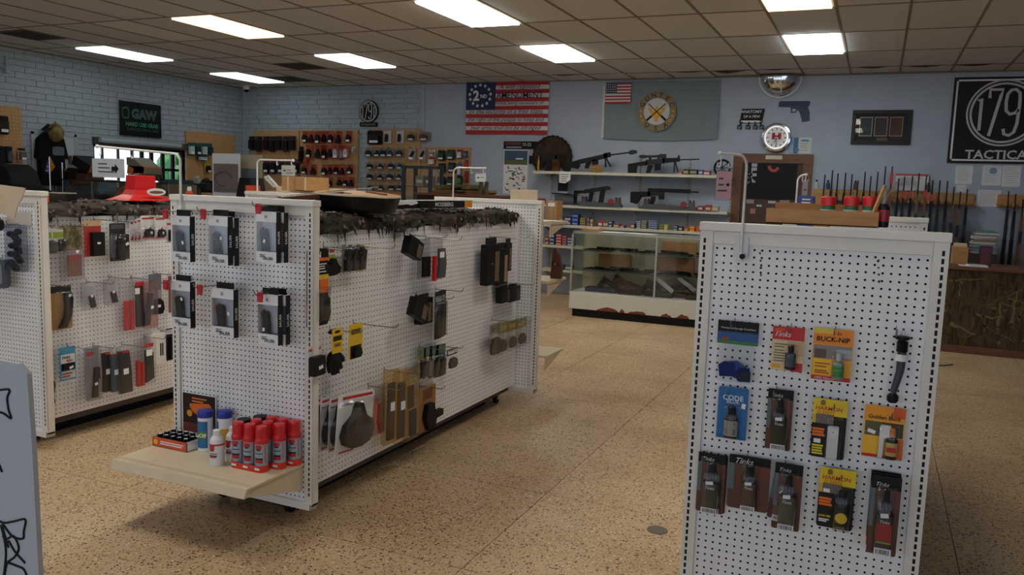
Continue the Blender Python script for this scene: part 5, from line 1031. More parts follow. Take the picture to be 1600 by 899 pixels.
for k in range(13):
    a = 2*math.pi*k/13; MB().prism(star(-w/2+w*.18+w*.13*math.sin(a), h*.735+h*.20*math.cos(a), .035), -.03, -.027, PAPER).build('star', t)
text('2', t, PAPER, -w*.37, h*.735, -.028, h=h*.2, bold=.04); text('ND', t, PAPER, -w*.275, h*.72, -.028, w=w*.08, bold=.03)
text('AMENDMENT', t, mat('#26304e', .8), w*.16, h*.735, -.028, w=w*.56, bold=.004, split=True)
INK = mat('#3a3440', .8)
for s_, x_, z_, w_ in (('A well regulated', .16, .885, .5), ('militia being necessary of', .16, .58, .6), ('to the security of a free state,', 0, .42, .9), ('the right of the people to keep and', 0, .27, .93), ('bear arms shall not be infringed', 0, .115, .86)): text(s_, t, INK, x_*w, z_*h, -.026, w=w_*w, shear=.4)
# sage flag
t, w, h = wallthing('sage_flag', 'sage grey flag with a tan ring emblem and a small corner flag', 'flag', (936.5, 127, 1118, 217), YB-.03)
rf = lambda u, v: -.02*math.sin(u*7+v*5)*(.3+v)*(u)-.012*math.sin(u*23-v*9)*(1-v)-.012
b = MB(); SAGE = mat('#7e8c90', .85, 0, .08, 8); b.grid(lambda u, v: (-w/2+w*(.02+.98*u), rf(u, v), h*(v-.035*math.sin(math.pi*u)*(1-v))), 40, 16, SAGE); b.build('cloth', t)
MB().box(-w/2, -w/2+w*.022, -.014, -.008, 0, h, mat('#d0cfca', .7)).build('header_tape', t)
for z_ in (.04, .96): MB().lathe([(.012, 0), (.012, .002)], STEEL, n=10).xf(Matrix.Translation((-w/2+w*.011, -.0155, h*z_)) @ Matrix.Rotation(math.pi/2, 4, 'X')).build('grommet', t)
yo = -.046; b = MB(); x0_, x1_, z0_, z1_ = -w*.47, -w*.245, h*.62, h*.975
for k in range(13): b.box(x0_, x1_, yo-.001, yo, z1_-(k+1)*(z1_-z0_)/13, z1_-k*(z1_-z0_)/13, FR if k % 2 == 0 else FW_)
b.box(x0_, x0_+(x1_-x0_)*.45, yo-.002, yo-.001, z1_-(z1_-z0_)*7/13, z1_, FB); o = b.build('corner_flag', t)
sm_ = MB().prism(star(0, 0, .012), -.001, 0, PAPER).mesh('star')
for j in range(5):
    for i in range(6):
        o = bpy.data.objects.new('star', sm_); col.objects.link(o); o.parent = t; o.location = (x0_+.014+(x1_-x0_)*.45*i/6.2, yo-.002, z1_-.025-j*.033)
cxr, czr, R = -.012*w, h*.47, h*.345
def ringp(r0, r1, y, m, name, n=40):
    b = MB(); V = [(cxr+r*math.cos(2*math.pi*k/n), y, czr+r*math.sin(2*math.pi*k/n)) for r in (r0, r1) for k in range(n)]; b.add(V, [(k, (k+1) % n, n+(k+1) % n, n+k) for k in range(n)], m); return b.build(name, t)
MB().prism([(cxr+R*math.cos(a), czr+R*math.sin(a)) for a in np.linspace(0, 2*math.pi, 41)[:-1]], yo-.001, yo, mat('#8c7a5c', .7)).build('ring', t)
MB().prism([(cxr+R*.67*math.cos(a), czr+R*.67*math.sin(a)) for a in np.linspace(0, 2*math.pi, 41)[:-1]], yo-.0025, yo-.001, mat('#c9cbcd', .7)).build('disc', t)
GOLD = mat('#d8a41c', .6); WING = [(0, .0), (.25, .1), (.55, .55), (.62, .95), (.45, .7), (.35, .8), (.3, .5), (.1, .45)]
for s in (1, -1):
    q = [(cxr+s*a*R*.75, czr-R*.35+c_*R*.75) for a, c_ in WING]; MB().prism(q if s == 1 else q[::-1], yo-.004, yo-.0025, GOLD).build('eagle_wing', t)
MB().prism([(cxr-R*.1, czr-R*.5), (cxr+R*.1, czr-R*.5), (cxr+R*.12, czr+R*.1), (cxr, czr+R*.35), (cxr-R*.12, czr+R*.1)], yo-.0045, yo-.0025, GOLD).build('eagle_body', t)
for s in (1, -1):
    MB().tube([(cxr-s*R*.5, yo-.006, czr-R*.45), (cxr+s*R*.45, yo-.006, czr+R*.4)], .007, BLACK, 6).tube([(cxr-s*R*.5, yo-.006, czr-R*.45), (cxr-s*R*.25, yo-.006, czr-R*.22)], .017, BLACK, 6).build('crossed_rifle', t)
for i, ch in enumerate('GUNTEC'):
    a = math.radians(155-i*26); text(ch, t, INK, cxr+R*.835*math.cos(a), czr+R*.835*math.sin(a), yo-.003, h=R*.24, rot=a-math.pi/2, bold=.02)
for i, ch in enumerate('USA'):
    a = math.radians(-125+i*35); text(ch, t, INK, cxr+R*.835*math.cos(a), czr+R*.835*math.sin(a), yo-.003, h=R*.24, rot=a+math.pi/2, bold=.02)
for a in (178, 196, 212, 2, -16, -32): 
    a = math.radians(a); MB().prism(star(cxr+R*.835*math.cos(a), czr+R*.835*math.sin(a), R*.09), yo-.003, yo-.001, GOLD).build('gold_star', t)
# round emblem
def emblem(t, cx_, cz_, R, y, ring=True, m=None, s=1.0):
    m = m or mat('#c9c8c4', .5)
    def an(r0, r1, nm):
        b = MB(); n = 40; V = [(cx_+r*math.cos(2*math.pi*k/n), yy, cz_+r*math.sin(2*math.pi*k/n)) for r in (r0, r1) for yy in (y,) for k in range(n)]; b.add(V, [(k, (k+1) % n, n+(k+1) % n, n+k) for k in range(n)], m); b.build(nm, t)
    if ring: an(R*.95, R*.90, 'emblem_ring'); an(R*.86, R*.80, 'emblem_ring')
    wd_ = R*.085
    def ribbon(pts):
        pts = [(cx_+u*R, cz_+v*R) for u, v in pts]; lo, hi = [], []
        for i, (px, pz) in enumerate(pts):
            q0, q1 = pts[max(i-1, 0)], pts[min(i+1, len(pts)-1)]; dx, dz = q1[0]-q0[0], q1[1]-q0[1]; L = math.hypot(dx, dz) or 1
            lo.append((px+dz/L*wd_*.5, y-.001, pz-dx/L*wd_*.5)); hi.append((px-dz/L*wd_*.5, y-.001, pz+dx/L*wd_*.5))
        n = len(pts); MB().add(lo+hi, [(i, i+1, n+i+1, n+i) for i in range(n-1)], m).build('numeral', t)
    ribbon([(-.66, .34), (-.58, .42), (-.58, -.5)]); ribbon([(.56, .34), (.62, .42), (.62, -.5)])
    ribbon([(-.38, .42), (-.38, .66), (-.06, .66), (-.10, .5), (-.32, -.66)])
    ribbon([(.36, .1), (.30, .0), (.16, -.04), (.06, .06), (.04, .3), (.06, .52), (.14, .64), (.26, .66), (.36, .56), (.38, .3), (.36, -.3), (.30, -.55), (.18, -.64), (.06, -.6), (.03, -.45)])
t, w, h = wallthing('round_emblem', 'round black 1791 emblem on the painted brick wall', 'sign', (560, 156, 590, 198), YB-.04); R = w/2
MB().lathe([(R, 0), (R, .03), (R*.96, .034)], BLACK, n=40).xf(Matrix.Translation((0, .036, h-R)) @ Matrix.Rotation(math.pi/2, 4, 'X')).build('disc', t); emblem(t, 0, h-R, R*.97, -.001); MB().box(-R*.9, R*.9, .01, .035, 0, R*.38, BLACK).build('name_plate', t); text('GUNLEATHER', t, mat('#9a9a98', .5), 0, R*.19, .008, w=R*1.5)
# 1791 TACTICAL banner
t, w, h = wallthing('banner', 'large dark 1791 TACTICAL banner with white border at the right edge', 'banner', (1477, 120, 1642, 256), YB-.012)
BN = mat('#231d26', .5, 0, .1); rf = lambda u, v: -.006-.006*math.sin(u*9+v*6); ripple(t, w, h, rf, BN, 'cloth')
b = MB(); e = .03; f_ = .022
for q in ((-w/2+e, w/2-e, e, e+f_), (-w/2+e, w/2-e, h-e-f_, h-e), (-w/2+e, -w/2+e+f_, e, h-e), (w/2-e-f_, w/2-e, e, h-e)): b.box(q[0], q[1], -.0155, -.014, q[2], q[3], PAPER)
b.build('border', t); emblem(t, 0, h*.585, h*.405, -.0165, m=mat('#c4c0c4', .6)); text('TACTICAL', t, mat('#cfccd0', .6), 0, h*.105, -.0165, w=w*.66, h=h*.105, bold=.02, split=True)
# gun-shop signs
t, w, h = wallthing('bullet_sign', 'small black ANATOMY OF A PEW cutout sign', 'sign', (1150, 170, 1194, 203)); K = mat('#20222a', .5); b = MB()
b.prism(poly([(.12, .45), (.92, .45), (.98, 1), (.16, 1)], w, h, -w/2), -.006, 0, K)
for x_ in (.02, .32, .58, .8): b.prism(poly([(x_, .04), (x_+.18, .0), (x_+.2, .2), (x_+.02, .24)], w, h, -w/2), -.006, 0, K); b.tube([(-w/2+w*(x_+.1), -.004, h*.2), (-w/2+w*(.2+x_*.8), -.004, h*.38)], .012, K, 5)
b.prism(poly([(.1, .3), (.85, .3), (.95, .38), (.85, .48), (.1, .48)], w, h, -w/2), -.006, 0, K); b.build('cutout', t)
text('ANATOMY', t, PAPER, .01*w, h*.86, -.008, w=w*.74, bold=.012); text('OF A PEW', t, PAPER, .03*w, h*.63, -.008, w=w*.58, bold=.012); MB().prism(poly([(.16, .34), (.78, .34), (.9, .39), (.78, .44), (.16, .44)], w, h, -w/2), -.009, -.006, PAPER).build('bullet', t)
for x_ in (.02, .32, .58, .8): lines(t, -w/2+w*(x_+.03), -w/2+w*(x_+.17), (h*.14, h*.08), h*.03, mat('#9aa0a8', .6), -.0065)
PIS = [(.0, .72), (.0, .95), (.06, 1.0), (.95, 1.0), (1, .93), (.97, .76), (.93, .72), (1.0, .45), (1.02, .05), (.78, .0), (.72, .30), (.66, .52), (.60, .56), (.58, .45), (.40, .44), (.40, .60), (.38, .70)]
t, w, h = wallthing('pistol_decal', 'blue grey pistol shaped decal on the wall above the clock', 'decal', (1214.5, 158, 1264, 191)); DB = mat('#33475c', .6)
MB().prism(poly(PIS, w, h, -w/2)[::-1], -.004, 0, DB).build('silhouette', t); MB().prism(poly([(.44, .5), (.55, .5), (.57, .62), (.45, .64)], w, h, -w/2)[::1], -.005, -.004, DRYWALL).build('trigger_opening', t); MB().prism(poly([(.02, .78), (.96, .78), (.97, .96), (.03, .96)], w, h, -w/2), -.0055, -.004, mat('#2a3c50', .6)).build('slide_print', t)
# half dome mirror
p = onY(1220, 119, YB); R = .28
t = thing('dome_mirror', 'convex half dome security mirror where the wall meets the ceiling', 'mirror', (p[0], YB-.02, CEIL-.02)); b = MB()
b.grid(lambda u, v: (R*math.cos(math.pi*u)*math.cos(v*math.pi/2*.98), -R*.7*math.sin(v*math.pi/2*.98)-.005, -R*math.sin(math.pi*u)*math.cos(v*math.pi/2*.98)), 24, 12, CHROME); b.build('mirror', t)
MB().tube([(R*1.03*math.cos(a), -.01, -R*1.03*math.sin(a)) for a in np.linspace(0, math.pi, 25)], .014, mat('#d8d8da', .3), 8).build('rim', t)
# neon clock
p = onY(1213, 215, YB-.05); R = .21
t = thing('neon_clock', 'round chrome wall clock with white neon ring and red H emblem', 'clock', (p[0], YB, p[2])); RX = Matrix.Rotation(math.pi/2, 4, 'X')
MB().lathe([(R, 0), (R*1.02, .05), (R*.95, .085), (R*.84, .09), (R*.82, .05)], CHROME, n=40, caps=False).xf(RX).build('chrome_case', t)
MB().lathe([(R*.82, 0), (R*.82, .04)], PAPER, n=36).xf(RX).build('dial', t)
b = MB(); n = 40; b.tube([(R*.74*math.cos(2*math.pi*k/n), -.07, R*.74*math.sin(2*math.pi*k/n)) for k in range(n+1)], .007, lightmat('neon_white', (1, .96, .95), .8), 8, caps=False); b.build('neon_tube', t)
for x_ in (-.2, .2): MB().box(R*(x_-.1), R*(x_+.1), -.046, -.042, -R*.12, R*.32, mat('#b02a36', .5)).build('red_letter_bar', t)
MB().box(-R*.2, R*.2, -.046, -.042, R*.05, R*.15, mat('#b02a36', .5)).build('red_letter_bar', t)
for k in range(12): a = math.radians(30*k); MB().box(-.006, .006, -.045, -.042, R*.52, R*.64, BLACK).build('hour_mark', t, rot=(0, a, 0))
for a, L in ((3.1, .55), (3.5, .4)): MB().box(-.004, .004, -.05, -.047, 0, R*L, BLACK).build('hand', t, rot=(0, a, 0))
t, w, h = wallthing('certificate', 'cream certificate with a blue left side beside the clock', 'certificate', (1239, 215, 1267, 240)); card(t, w, h, '#cfd0c2', [(0, .26, 0, 1, '#2f6f94'), (.4, .85, .74, .88, '#5a93b4')], th=.004); lines(t, -w*.15, w*.35, (h*.62, h*.5, h*.38, h*.2), h*.03, mat('#8a97a0', .6), -.003); MB().prism([(-w*.3+w*.13*math.cos(a), h*.22+h*.14*math.sin(a)) for a in np.linspace(0, 6.28, 15)[:-1]], -.0045, -.003, mat('#3f86b0', .6)).build('seal', t)
# framed display
t, w, h = wallthing('framed_display', 'dark framed display of three small prints behind glass', 'picture frame', (1328, 172, 1421, 226), YB-.03); FK = mat('#2b2a2c', .4); b = MB(); f_ = .05
for q in ((-w/2, w/2, 0, f_), (-w/2, w/2, h-f_, h), (-w/2, -w/2+f_, f_, h-f_), (w/2-f_, w/2, f_, h-f_)): b.box(q[0], q[1], -.01, .028, q[2], q[3], FK)
b.build('frame', t, bevel=.005); MB().box(-w/2+f_, w/2-f_, .005, .01, f_, h-f_, mat('#241d26', .6)).build('mat_board', t)
for k in range(3):
    cx_ = -w*.26+k*w*.255; o = MB().box(cx_-w*.11, cx_+w*.11, .002, .005, h*.24, h*.80, mat(('#b7b09a', '#b09a8a', '#b8806a')[k], .5)).box(cx_-w*.098, cx_+w*.098, .0, .002, h*.265, h*.775, mat(('#2a3140', '#33222c', '#4a2024')[k], .6, 0, .5, 12)).build('print', t)
MB().box(-w*.06, w*.12, .002, .005, h*.1, h*.2, mat('#6a4a3c', .5)).build('name_plate', t); MB().box(-w/2+f_, w/2-f_, -.004, -.002, f_, h-f_, GLASS).build('glass', t)
for k, (r, l, c) in enumerate((((1491, 259, 1518, 288), 'white paper notice on the wall, left of the row under the banner', '#dcdce2'), ((1533, 259, 1563, 290), 'white paper with round blue stamp under the banner', '#dadbe0'), ((1564, 259, 1593, 292), 'white form with ruled lines, right of the papers', '#e0e0e4'), ((1525, 297, 1562, 323), 'pinkish certificate paper lower among the wall papers', '#dcd4d6'), ((1494, 289, 1509, 300), 'small blank paper slip below the wall notice', '#d8d8de'))):
    t, w, h = wallthing('wall_paper', l, 'paper', r, YW, 'papers pinned under the banner'); card(t, w, h, c, th=.002); lines(t, -w*.38, w*.38, [h*q for q in (.9, .8, .7, .6, .5, .4, .3, .2)] if k != 4 else (h*.5,), h*.015, mat('#9a9aa4', .6), -.002, seed=k)
    if k == 1: MB().prism([(w*.05+w*.2*math.cos(a), h*.74+w*.2*math.sin(a)) for a in np.linspace(0, 6.28, 17)[:-1]], -.0025, -.002, mat('#7f9ab8', .6)).build('stamp', t)
# door with wooden frame, black banner hung in it
t0 = onY(1148, 240, YB); t1 = onY(1272, 240, YB); dx0, dx1, dzt = t0[0], t1[0], t0[2]
do = struct(MB().box(dx0, dx0+.13, YB-.05, YB, 0, dzt, WOOD).box(dx1-.13, dx1, YB-.05, YB, 0, dzt, WOOD).box(dx0+.13, dx1-.13, YB-.05, YB, dzt-.13, dzt, WOOD).build('door_1'))
MB().box(dx0+.13, dx1-.13, YB-.02, YB-.002, 0, dzt-.13, mat('#4a2f20', .5, 0, .2, 6)).build('door_panel', do)
for r in ((1166, 312, 1178, 318), (1200, 314, 1212, 318), (1218, 313, 1233, 321), (1172, 326, 1180, 334), (1182, 320, 1190, 323)): loc, w, h, rz = rectY(*r, YB-.022); MB().box(-w/2, w/2, -.002, 0, 0, h, mat(random.choice(('#b8bcb8', '#9a8f84', '#a8786c')), .6)).build('door_sticker', do, loc=loc)
loc, w, h, rz = rectY(1196, 243, 1222, 249, YB-.053); MB().box(-w/2, w/2, -.002, 0, 0, h, mat('#cfc8b4', .6)).build('frame_notice', do, loc=loc)
t, w, h = wallthing('black_banner', 'black banner with sideways white letters hung in the brown doorway', 'banner', (1163, 253, 1242, 311), YB-.035); ripple(t, w, h, lambda u, v: -.004*math.sin(u*14)-.004, BLACK, 'cloth', 20, 8)
LT = mat('#a8acb8', .6); b = MB()
for x0_, x1_, z0_, z1_ in ((-.40, -.29, .95, .86), (-.40, -.29, .84, .75), (-.40, -.375, .75, .56), (-.40, -.29, .68, .60)): b.box(w*x0_, w*x1_, -.0145, -.0135, h*z1_, h*z0_, LT)
b.prism([(-.39*w, .55*h), (-.37*w, .43*h), (-.30*w, .43*h), (-.31*w, .47*h)][::1], -.0145, -.0135, LT); b.build('white_letters', t)
for ch, z_ in (('I', .66), ('O', .56), ('N', .43)): text(ch, t, LT, -w*.445, h*z_, -.0145, h=w*.045, w=h*.05 if ch != 'I' else h*.015, rot=-math.pi/2)
MB().prism([(w*(.04+.12*math.sin(a)), h*(.88+.16*math.cos(a))) for a in np.linspace(math.pi*.6, math.pi*1.5, 8)]+[(w*(.04+.06*math.sin(a)), h*(.9+.10*math.cos(a))) for a in np.linspace(math.pi*1.5, math.pi*.6, 8)], -.014, -.013, mat('#b04a3a', .6)).build('red_arc', t)
# ================================================================== gun shelving on the back wall
SH = mat('#d0cdbc', .5); SX0, SX1 = onY(833, 267, 12.1)[0], onY(1140, 276, 12.1)[0]
t = thing('wall_shelving', 'cream wall shelving with slotted standards behind the glass case', 'shelving', ((SX0+SX1)/2, 12.3, 0)); cx_ = (SX0+SX1)/2
xs_ = [SX0+.18, SX0+.90, SX0+1.62, SX0+2.38, SX1-.03]
for x in xs_:
    b = MB().box(x-.014-cx_, x+.014-cx_, .165, .186, .1, 2.2, mat('#b4b2ac', .5))
    for k in range(40): b.box(x-.004-cx_, x+.004-cx_, .163, .166, .2+k*.05, .222+k*.05, BLACK)
    b.build('standard', t)
SHZ = [1.945, 1.43, 1.123, .80, .42]
for r, z in enumerate(SHZ):
    cuts = [SX0 if r == 0 else SX0+.14, SX0+.72, SX0+1.46, SX0+2.22, SX1]
    for k in range(4): MB().box(cuts[k]+.002-cx_, cuts[k+1]-.002-cx_, -.2, .18, z-.03, z, SH).box(cuts[k]+.002-cx_, cuts[k+1]-.002-cx_, -.205, -.2, z-.038, z+.004, SH).build('shelf', t)
    for x in xs_[:-1]: MB().prism([(-.18, z-.03), (.165, z-.12), (.165, z-.03)], -.003, .003, SH).xf(Matrix.Translation((x-cx_, 0, 0)) @ Matrix.Rotation(math.pi/2, 4, 'Z')).build('bracket', t)
def onshelf(x, k, y=None): p = onY(x, 270, 12.2); return (p[0], 12.2 if y is None else y, SHZ[k]+.001)
def gun(label, x0, x1, k, spec, cat='rifle', tilt=0, z=0, g='firearms on the wall shelves', name='rifle', flip=False, Y=12.2):
    a, c = onY(x0, 260, Y)[0], onY(x1, 260, Y)[0]; L = c-a; t = thing(name, label, cat, (a, Y, SHZ[k]+.002+z), 0, g); t.rotation_euler = (0, -tilt, 0)
    for nm, pts, th in spec: MB().prism([(u*L, v*L) for u, v in pts], -th/2, th/2, GUNMETAL if nm in ('barrel', 'scope', 'muzzle_brake', 'bipod_leg', 'receiver') else POLY).build(nm, t, bevel=.004 if nm not in ('barrel',) else 0)
    return t, L
def rc(x0, x1, z0, z1): return [(x0, z0), (x1, z0), (x1, z1), (x0, z1)]
gun('long black heavy rifle on a bipod with muzzle brake, on the top shelf', 885, 997, 0, [('stock', [(0, .0), (.05, .0), (.07, .05), (.17, .02), (.2, .06), (.2, .14), (0, .11)], .06), ('receiver', [(.18, .08), (.6, .12), (.6, .18), (.18, .14)], .05), ('grip', [(.27, .02), (.32, .01), (.37, .10), (.30, .10)], .04), ('magazine', [(.38, .04), (.46, .05), (.46, .12), (.38, .12)], .05), ('barrel', rc(.6, .92, .145, .165), .028), ('muzzle_brake', [(.9, .13), (.94, .125), (1, .135), (1, .175), (.94, .185), (.9, .175)], .05), ('bipod_leg', [(.55, 0), (.575, 0), (.58, .13), (.56, .13)], .012), ('bipod_leg', [(.62, 0), (.645, 0), (.585, .13), (.565, .13)], .012), ('handguard', [(.55, .12), (.64, .13), (.64, .19), (.55, .185)], .05)], tilt=.13)
gun('black scoped rifle standing on a bipod, on the top shelf', 982, 1093, 0, [('stock', [(0, .0), (.12, .0), (.13, .1), (.28, .11), (.28, .17), (0, .13)], .05), ('grip', [(.26, .0), (.31, .0), (.36, .11), (.29, .11)], .04), ('receiver', [(.26, .11), (.52, .13), (.52, .2), (.26, .18)], .05), ('magazine', [(.38, .03), (.46, .04), (.47, .13), (.38, .13)], .04), ('handguard', [(.5, .13), (.73, .15), (.73, .2), (.5, .2)], .05), ('barrel', rc(.73, 1, .165, .182), .024), ('scope', [(.16, .22), (.2, .2), (.27, .215), (.42, .215), (.48, .2), (.54, .205), (.54, .255), (.48, .26), (.42, .245), (.27, .245), (.2, .255), (.16, .245)], .045), ('scope_ring', rc(.3, .33, .18, .23), .03), ('scope_ring', rc(.42, .45, .18, .23), .03), ('front_sight', [(.7, .2), (.73, .2), (.725, .235), (.71, .235)], .02), ('bipod_leg', [(.645, 0), (.665, 0), (.67, .15), (.65, .15)], .012), ('bipod_leg', [(.70, 0), (.72, 0), (.68, .15), (.66, .15)], .012)], tilt=.04)
gun('black carbine half hidden in front of the turkey fan', 842, 894, 0, [('receiver', [(0, .3), (.55, .34), (.55, .46), (0, .44)], .05), ('magazine', [(.22, .0), (.38, .02), (.36, .34), (.24, .34)], .04), ('barrel', rc(.55, 1, .39, .43), .028), ('handguard', [(.5, .34), (.8, .37), (.8, .47), (.5, .46)], .05), ('grip', [(.04, .1), (.14, .1), (.2, .32), (.06, .32)], .04)])
b = thing('pistol_outline', 'small black pistol shape fixed to the wall beside the turkey fan', 'pistol', onY(827, 256, YB-.03), 0); MB().prism(poly([(0, 0), (.35, .0), (.4, .6), (1, .65), (1, .95), (0, 1)], .19, .13), -.02, .01, POLY).build('frame', b); MB().tube([(.17, -.005, .105), (.30, -.005, .105)], .007, GUNMETAL, 6).build('barrel', b)
gun('short black carbine on a grey gun rest, on the second shelf', 899, 958, 1, [('stock', [(0, 0), (.06, 0), (.08, .24), (.3, .28), (.3, .34), (0, .33)], .05), ('receiver', [(.28, .26), (.8, .36), (.95, .38), (.95, .45), (.88, .47), (.28, .36)], .06), ('grip', [(.38, .05), (.47, .05), (.52, .3), (.42, .3)], .04), ('magazine', [(.66, .0), (.78, .04), (.82, .36), (.7, .36)], .04)], name='carbine', z=.03)
gun('long black rifle resting on a grey and red gun vise, second shelf', 988, 1094, 1, [('stock', [(0, .02), (.1, .0), (.16, .1), (.3, .12), (.3, .19), (0, .18)], .05), ('receiver', [(.26, .12), (.5, .14), (.5, .22), (.26, .2)], .05), ('grip', [(.3, .0), (.35, .0), (.38, .12), (.31, .12)], .04), ('magazine', [(.42, .08), (.5, .08), (.5, .15), (.42, .15)], .04), ('handguard', [(.26, .19), (.88, .18), (.88, .24), (.26, .24)], .055), ('barrel', rc(.85, 1, .19, .215), .026)], z=.06)
for k, (x0, x1, l) in enumerate(((905, 972, 'grey gun rest with red knobs, left on the second shelf'), (1000, 1090, 'grey gun vise with red cradle pads, right on the second shelf'))):
    a, c = onY(x0, 320, 12.15)[0], onY(x1, 320, 12.15)[0]; t = thing('gun_vise', l, 'gun vise', (a, 12.15, SHZ[1]+.002), 0, 'gun vises on the second shelf'); L = c-a; GV = mat('#4d5154', .5)
    MB().prism([(0, 0), (L, 0), (L*.97, .05), (L*.1, .07)], -.07, .07, GV).build('base', t, bevel=.006)
    for u in (.12, .9): MB().prism([(u*L-.04, .05), (u*L+.04, .05), (u*L+.03, .15), (u*L+.01, .10), (u*L-.01, .10), (u*L-.03, .15)], -.05, .05, GV).build('cradle', t, bevel=.004); MB().box(u*L-.03, u*L+.03, -.052, .052, .10, .115, mat('#8a2a2e', .6)).build('cradle_pad', t)
    MB().lathe([(.045, 0), (.045, .02)], mat('#8a2a2e', .5), n=16).xf(Matrix.Translation((L*.78, -.07, .08)) @ Matrix.Rotation(math.pi/2, 4, 'X')).build('knob', t)
BRASS = mat('#b98f3c', .3, .8); COPPER = mat('#b0603c', .35, .8)
def cartridge(label, x, y, z, h, r, g=None, Y=12.15):
    t = thing('cartridge', label, 'cartridge', (x, Y if y is None else y, z), 0, g); MB().lathe([(r, 0), (r, h*.02), (r*.85, h*.04), (r, h*.06), (r*.93, h*.58), (r*.62, h*.67), (r*.6, h*.74)], BRASS, n=12).build('case', t); MB().lathe([(r*.58, h*.73), (r*.58, h*.82), (r*.35, h*.94), (r*.05, h)], COPPER, n=12).build('bullet', t)
p = onshelf(843, 0, 12.15); cartridge('large brass cartridge standing alone at the left end of the top shelf', p[0], None, p[2], .245, .022)
for k in range(8): p = onshelf(927+k*2.3, 0, 12.10); cartridge('brass cartridge, %s from left in the row under the heavy rifle' % ORD[k], p[0], 12.10, p[2], .125, .0105, 'row of brass cartridges under the heavy rifle')
# ammunition cartons
def ammo(label, x0, y0, x1, y1, c, k, g='ammunition cartons on the wall shelves', band=None, Y=12.12, d=.12):
    loc, w, h, rz = rectY(x0, y0, x1, y1, Y); z = SHZ[k]+.001 if k is not None else loc[2]; t = thing('ammunition_carton', label, 'box', (loc[0], Y, z), 0, g)
    MB().box(-w*.48, w*.48, 0, d, 0, h, mat(c, .5)).build('carton', t); MB().box(-w*.4, w*.4, -.001, 0, h*.25, h*.6, mat(band or '#c9c6bc', .5)).build('label', t); return t, h
specs = []
def stack(x0, x1, yb, n, hpx, c, k, desc, band=None, Y=12.12):
    a, bb = onY(x0, yb, Y), onY(x1, yb, Y); w = bb[0]-a[0]; h = a[2]-onY(x0, yb+hpx, Y)[2]
    for i in range(n):
        t = thing('ammunition_carton', '%s%s' % (desc, '' if n == 1 else ', %s' % (['bottom of its stack', 'second up in its stack', 'third up in its stack', 'fourth up in its stack', 'fifth up in its stack'][i])), 'box', ((a[0]+bb[0])/2, Y, SHZ[k]+.001+i*h), 0, 'ammunition cartons on the wall shelves')
        MB().box(-w*.48, w*.48, 0, .13, 0, h*.97, mat(c, .5)).build('carton', t); MB().box(-w*.4, w*.4, -.0012, 0, h*.25, h*.65, mat(band or '#c9c6bc', .5)).build('label', t)
D3 = 'on the third shelf'
stack(869, 880, 350, 2, 6, '#24407e', 2, 'blue carton %s, leftmost' % D3); stack(881, 892, 350, 2, 6.5, '#1f3a80', 2, 'deep blue carton %s beside the leftmost' % D3); stack(893, 903, 350, 3, 6, '#27468a', 2, 'tall blue stack carton %s' % D3, '#8a9ac0')
stack(906, 914, 352, 3, 4, '#b09a50', 2, 'tan yellow carton %s' % D3, '#5a4a30'); stack(916, 921, 352, 2, 7, '#3f5a8a', 2, 'narrow blue carton %s' % D3, '#b0764a'); stack(922, 926, 352, 2, 6, '#a5794c', 2, 'narrow brown carton %s' % D3); stack(934, 941, 352.5, 1, 9, '#c23a34', 2, 'red carton with white top %s' % D3, '#e0dcd8'); stack(941.5, 950, 353, 1, 9, '#8a5a3c', 2, 'brown carton beside the red carton %s' % D3); stack(950.5, 956, 353, 2, 5, '#3a5484', 2, 'slim blue carton beside the brown carton %s' % D3)
stack(958, 967, 353.5, 1, 6, '#96603c', 2, 'low brown carton in the middle %s' % D3); stack(968, 975, 354, 1, 3.5, '#b43a34', 2, 'flat red carton in the middle %s' % D3); stack(985, 991, 355, 1, 8, '#8f4a3a', 2, 'maroon carton right of the gap %s' % D3)
stack(994, 1001, 356, 4, 3.2, '#5e7fae', 2, 'pale blue and white carton %s' % D3); stack(1002, 1009, 356, 4, 3.2, '#b8b08a', 2, 'cream and black carton %s' % D3, '#3a362e'); stack(1013, 1026, 357, 4, 3.4, '#8fa3c2', 2, 'wide white and blue carton %s' % D3, '#2f4c86'); stack(1030, 1036, 358, 2, 4, '#a8a03c', 2, 'olive yellow carton %s' % D3, '#4a4a20'); stack(1037, 1043, 358, 3, 3, '#c4b22c', 2, 'yellow carton %s' % D3); stack(1052, 1058, 359.5, 2, 4, '#44506a', 2, 'grey blue carton %s' % D3); stack(1060, 1066, 359.5, 1, 7, '#4a4438', 2, 'dark olive carton %s' % D3); stack(1069, 1075, 360, 1, 5, '#dd6c1f', 2, 'orange carton %s, left orange' % D3, '#e8a02a'); stack(1077, 1085, 361, 2, 4.2, '#e0741f', 2, 'orange and yellow carton %s, middle orange' % D3, '#e8d02a'); stack(1087, 1093, 361.5, 2, 4.4, '#df6a20', 2, 'bright orange carton %s, right orange' % D3, '#e05a1a')
stack(1067, 1076, 271, 1, 9, '#3a3a44', 0, 'dark carton on the top shelf, first of the row at right', '#c2a43c'); stack(1077, 1089, 271.5, 1, 9, '#38404e', 0, 'dark blue carton on the top shelf, second of the row', '#b09a5a'); stack(1091, 1098, 272, 1, 8.5, '#46587e', 0, 'blue carton on the top shelf, third of the row'); stack(1099, 1109, 272, 1, 7, '#a83c36', 0, 'red and white carton on the top shelf, fourth of the row', '#dcd8d4'); stack(1059, 1066, 270.5, 1, 4, '#b5482c', 0, 'small orange red carton on the top shelf by the bipod')
D4 = 'on the fourth shelf'
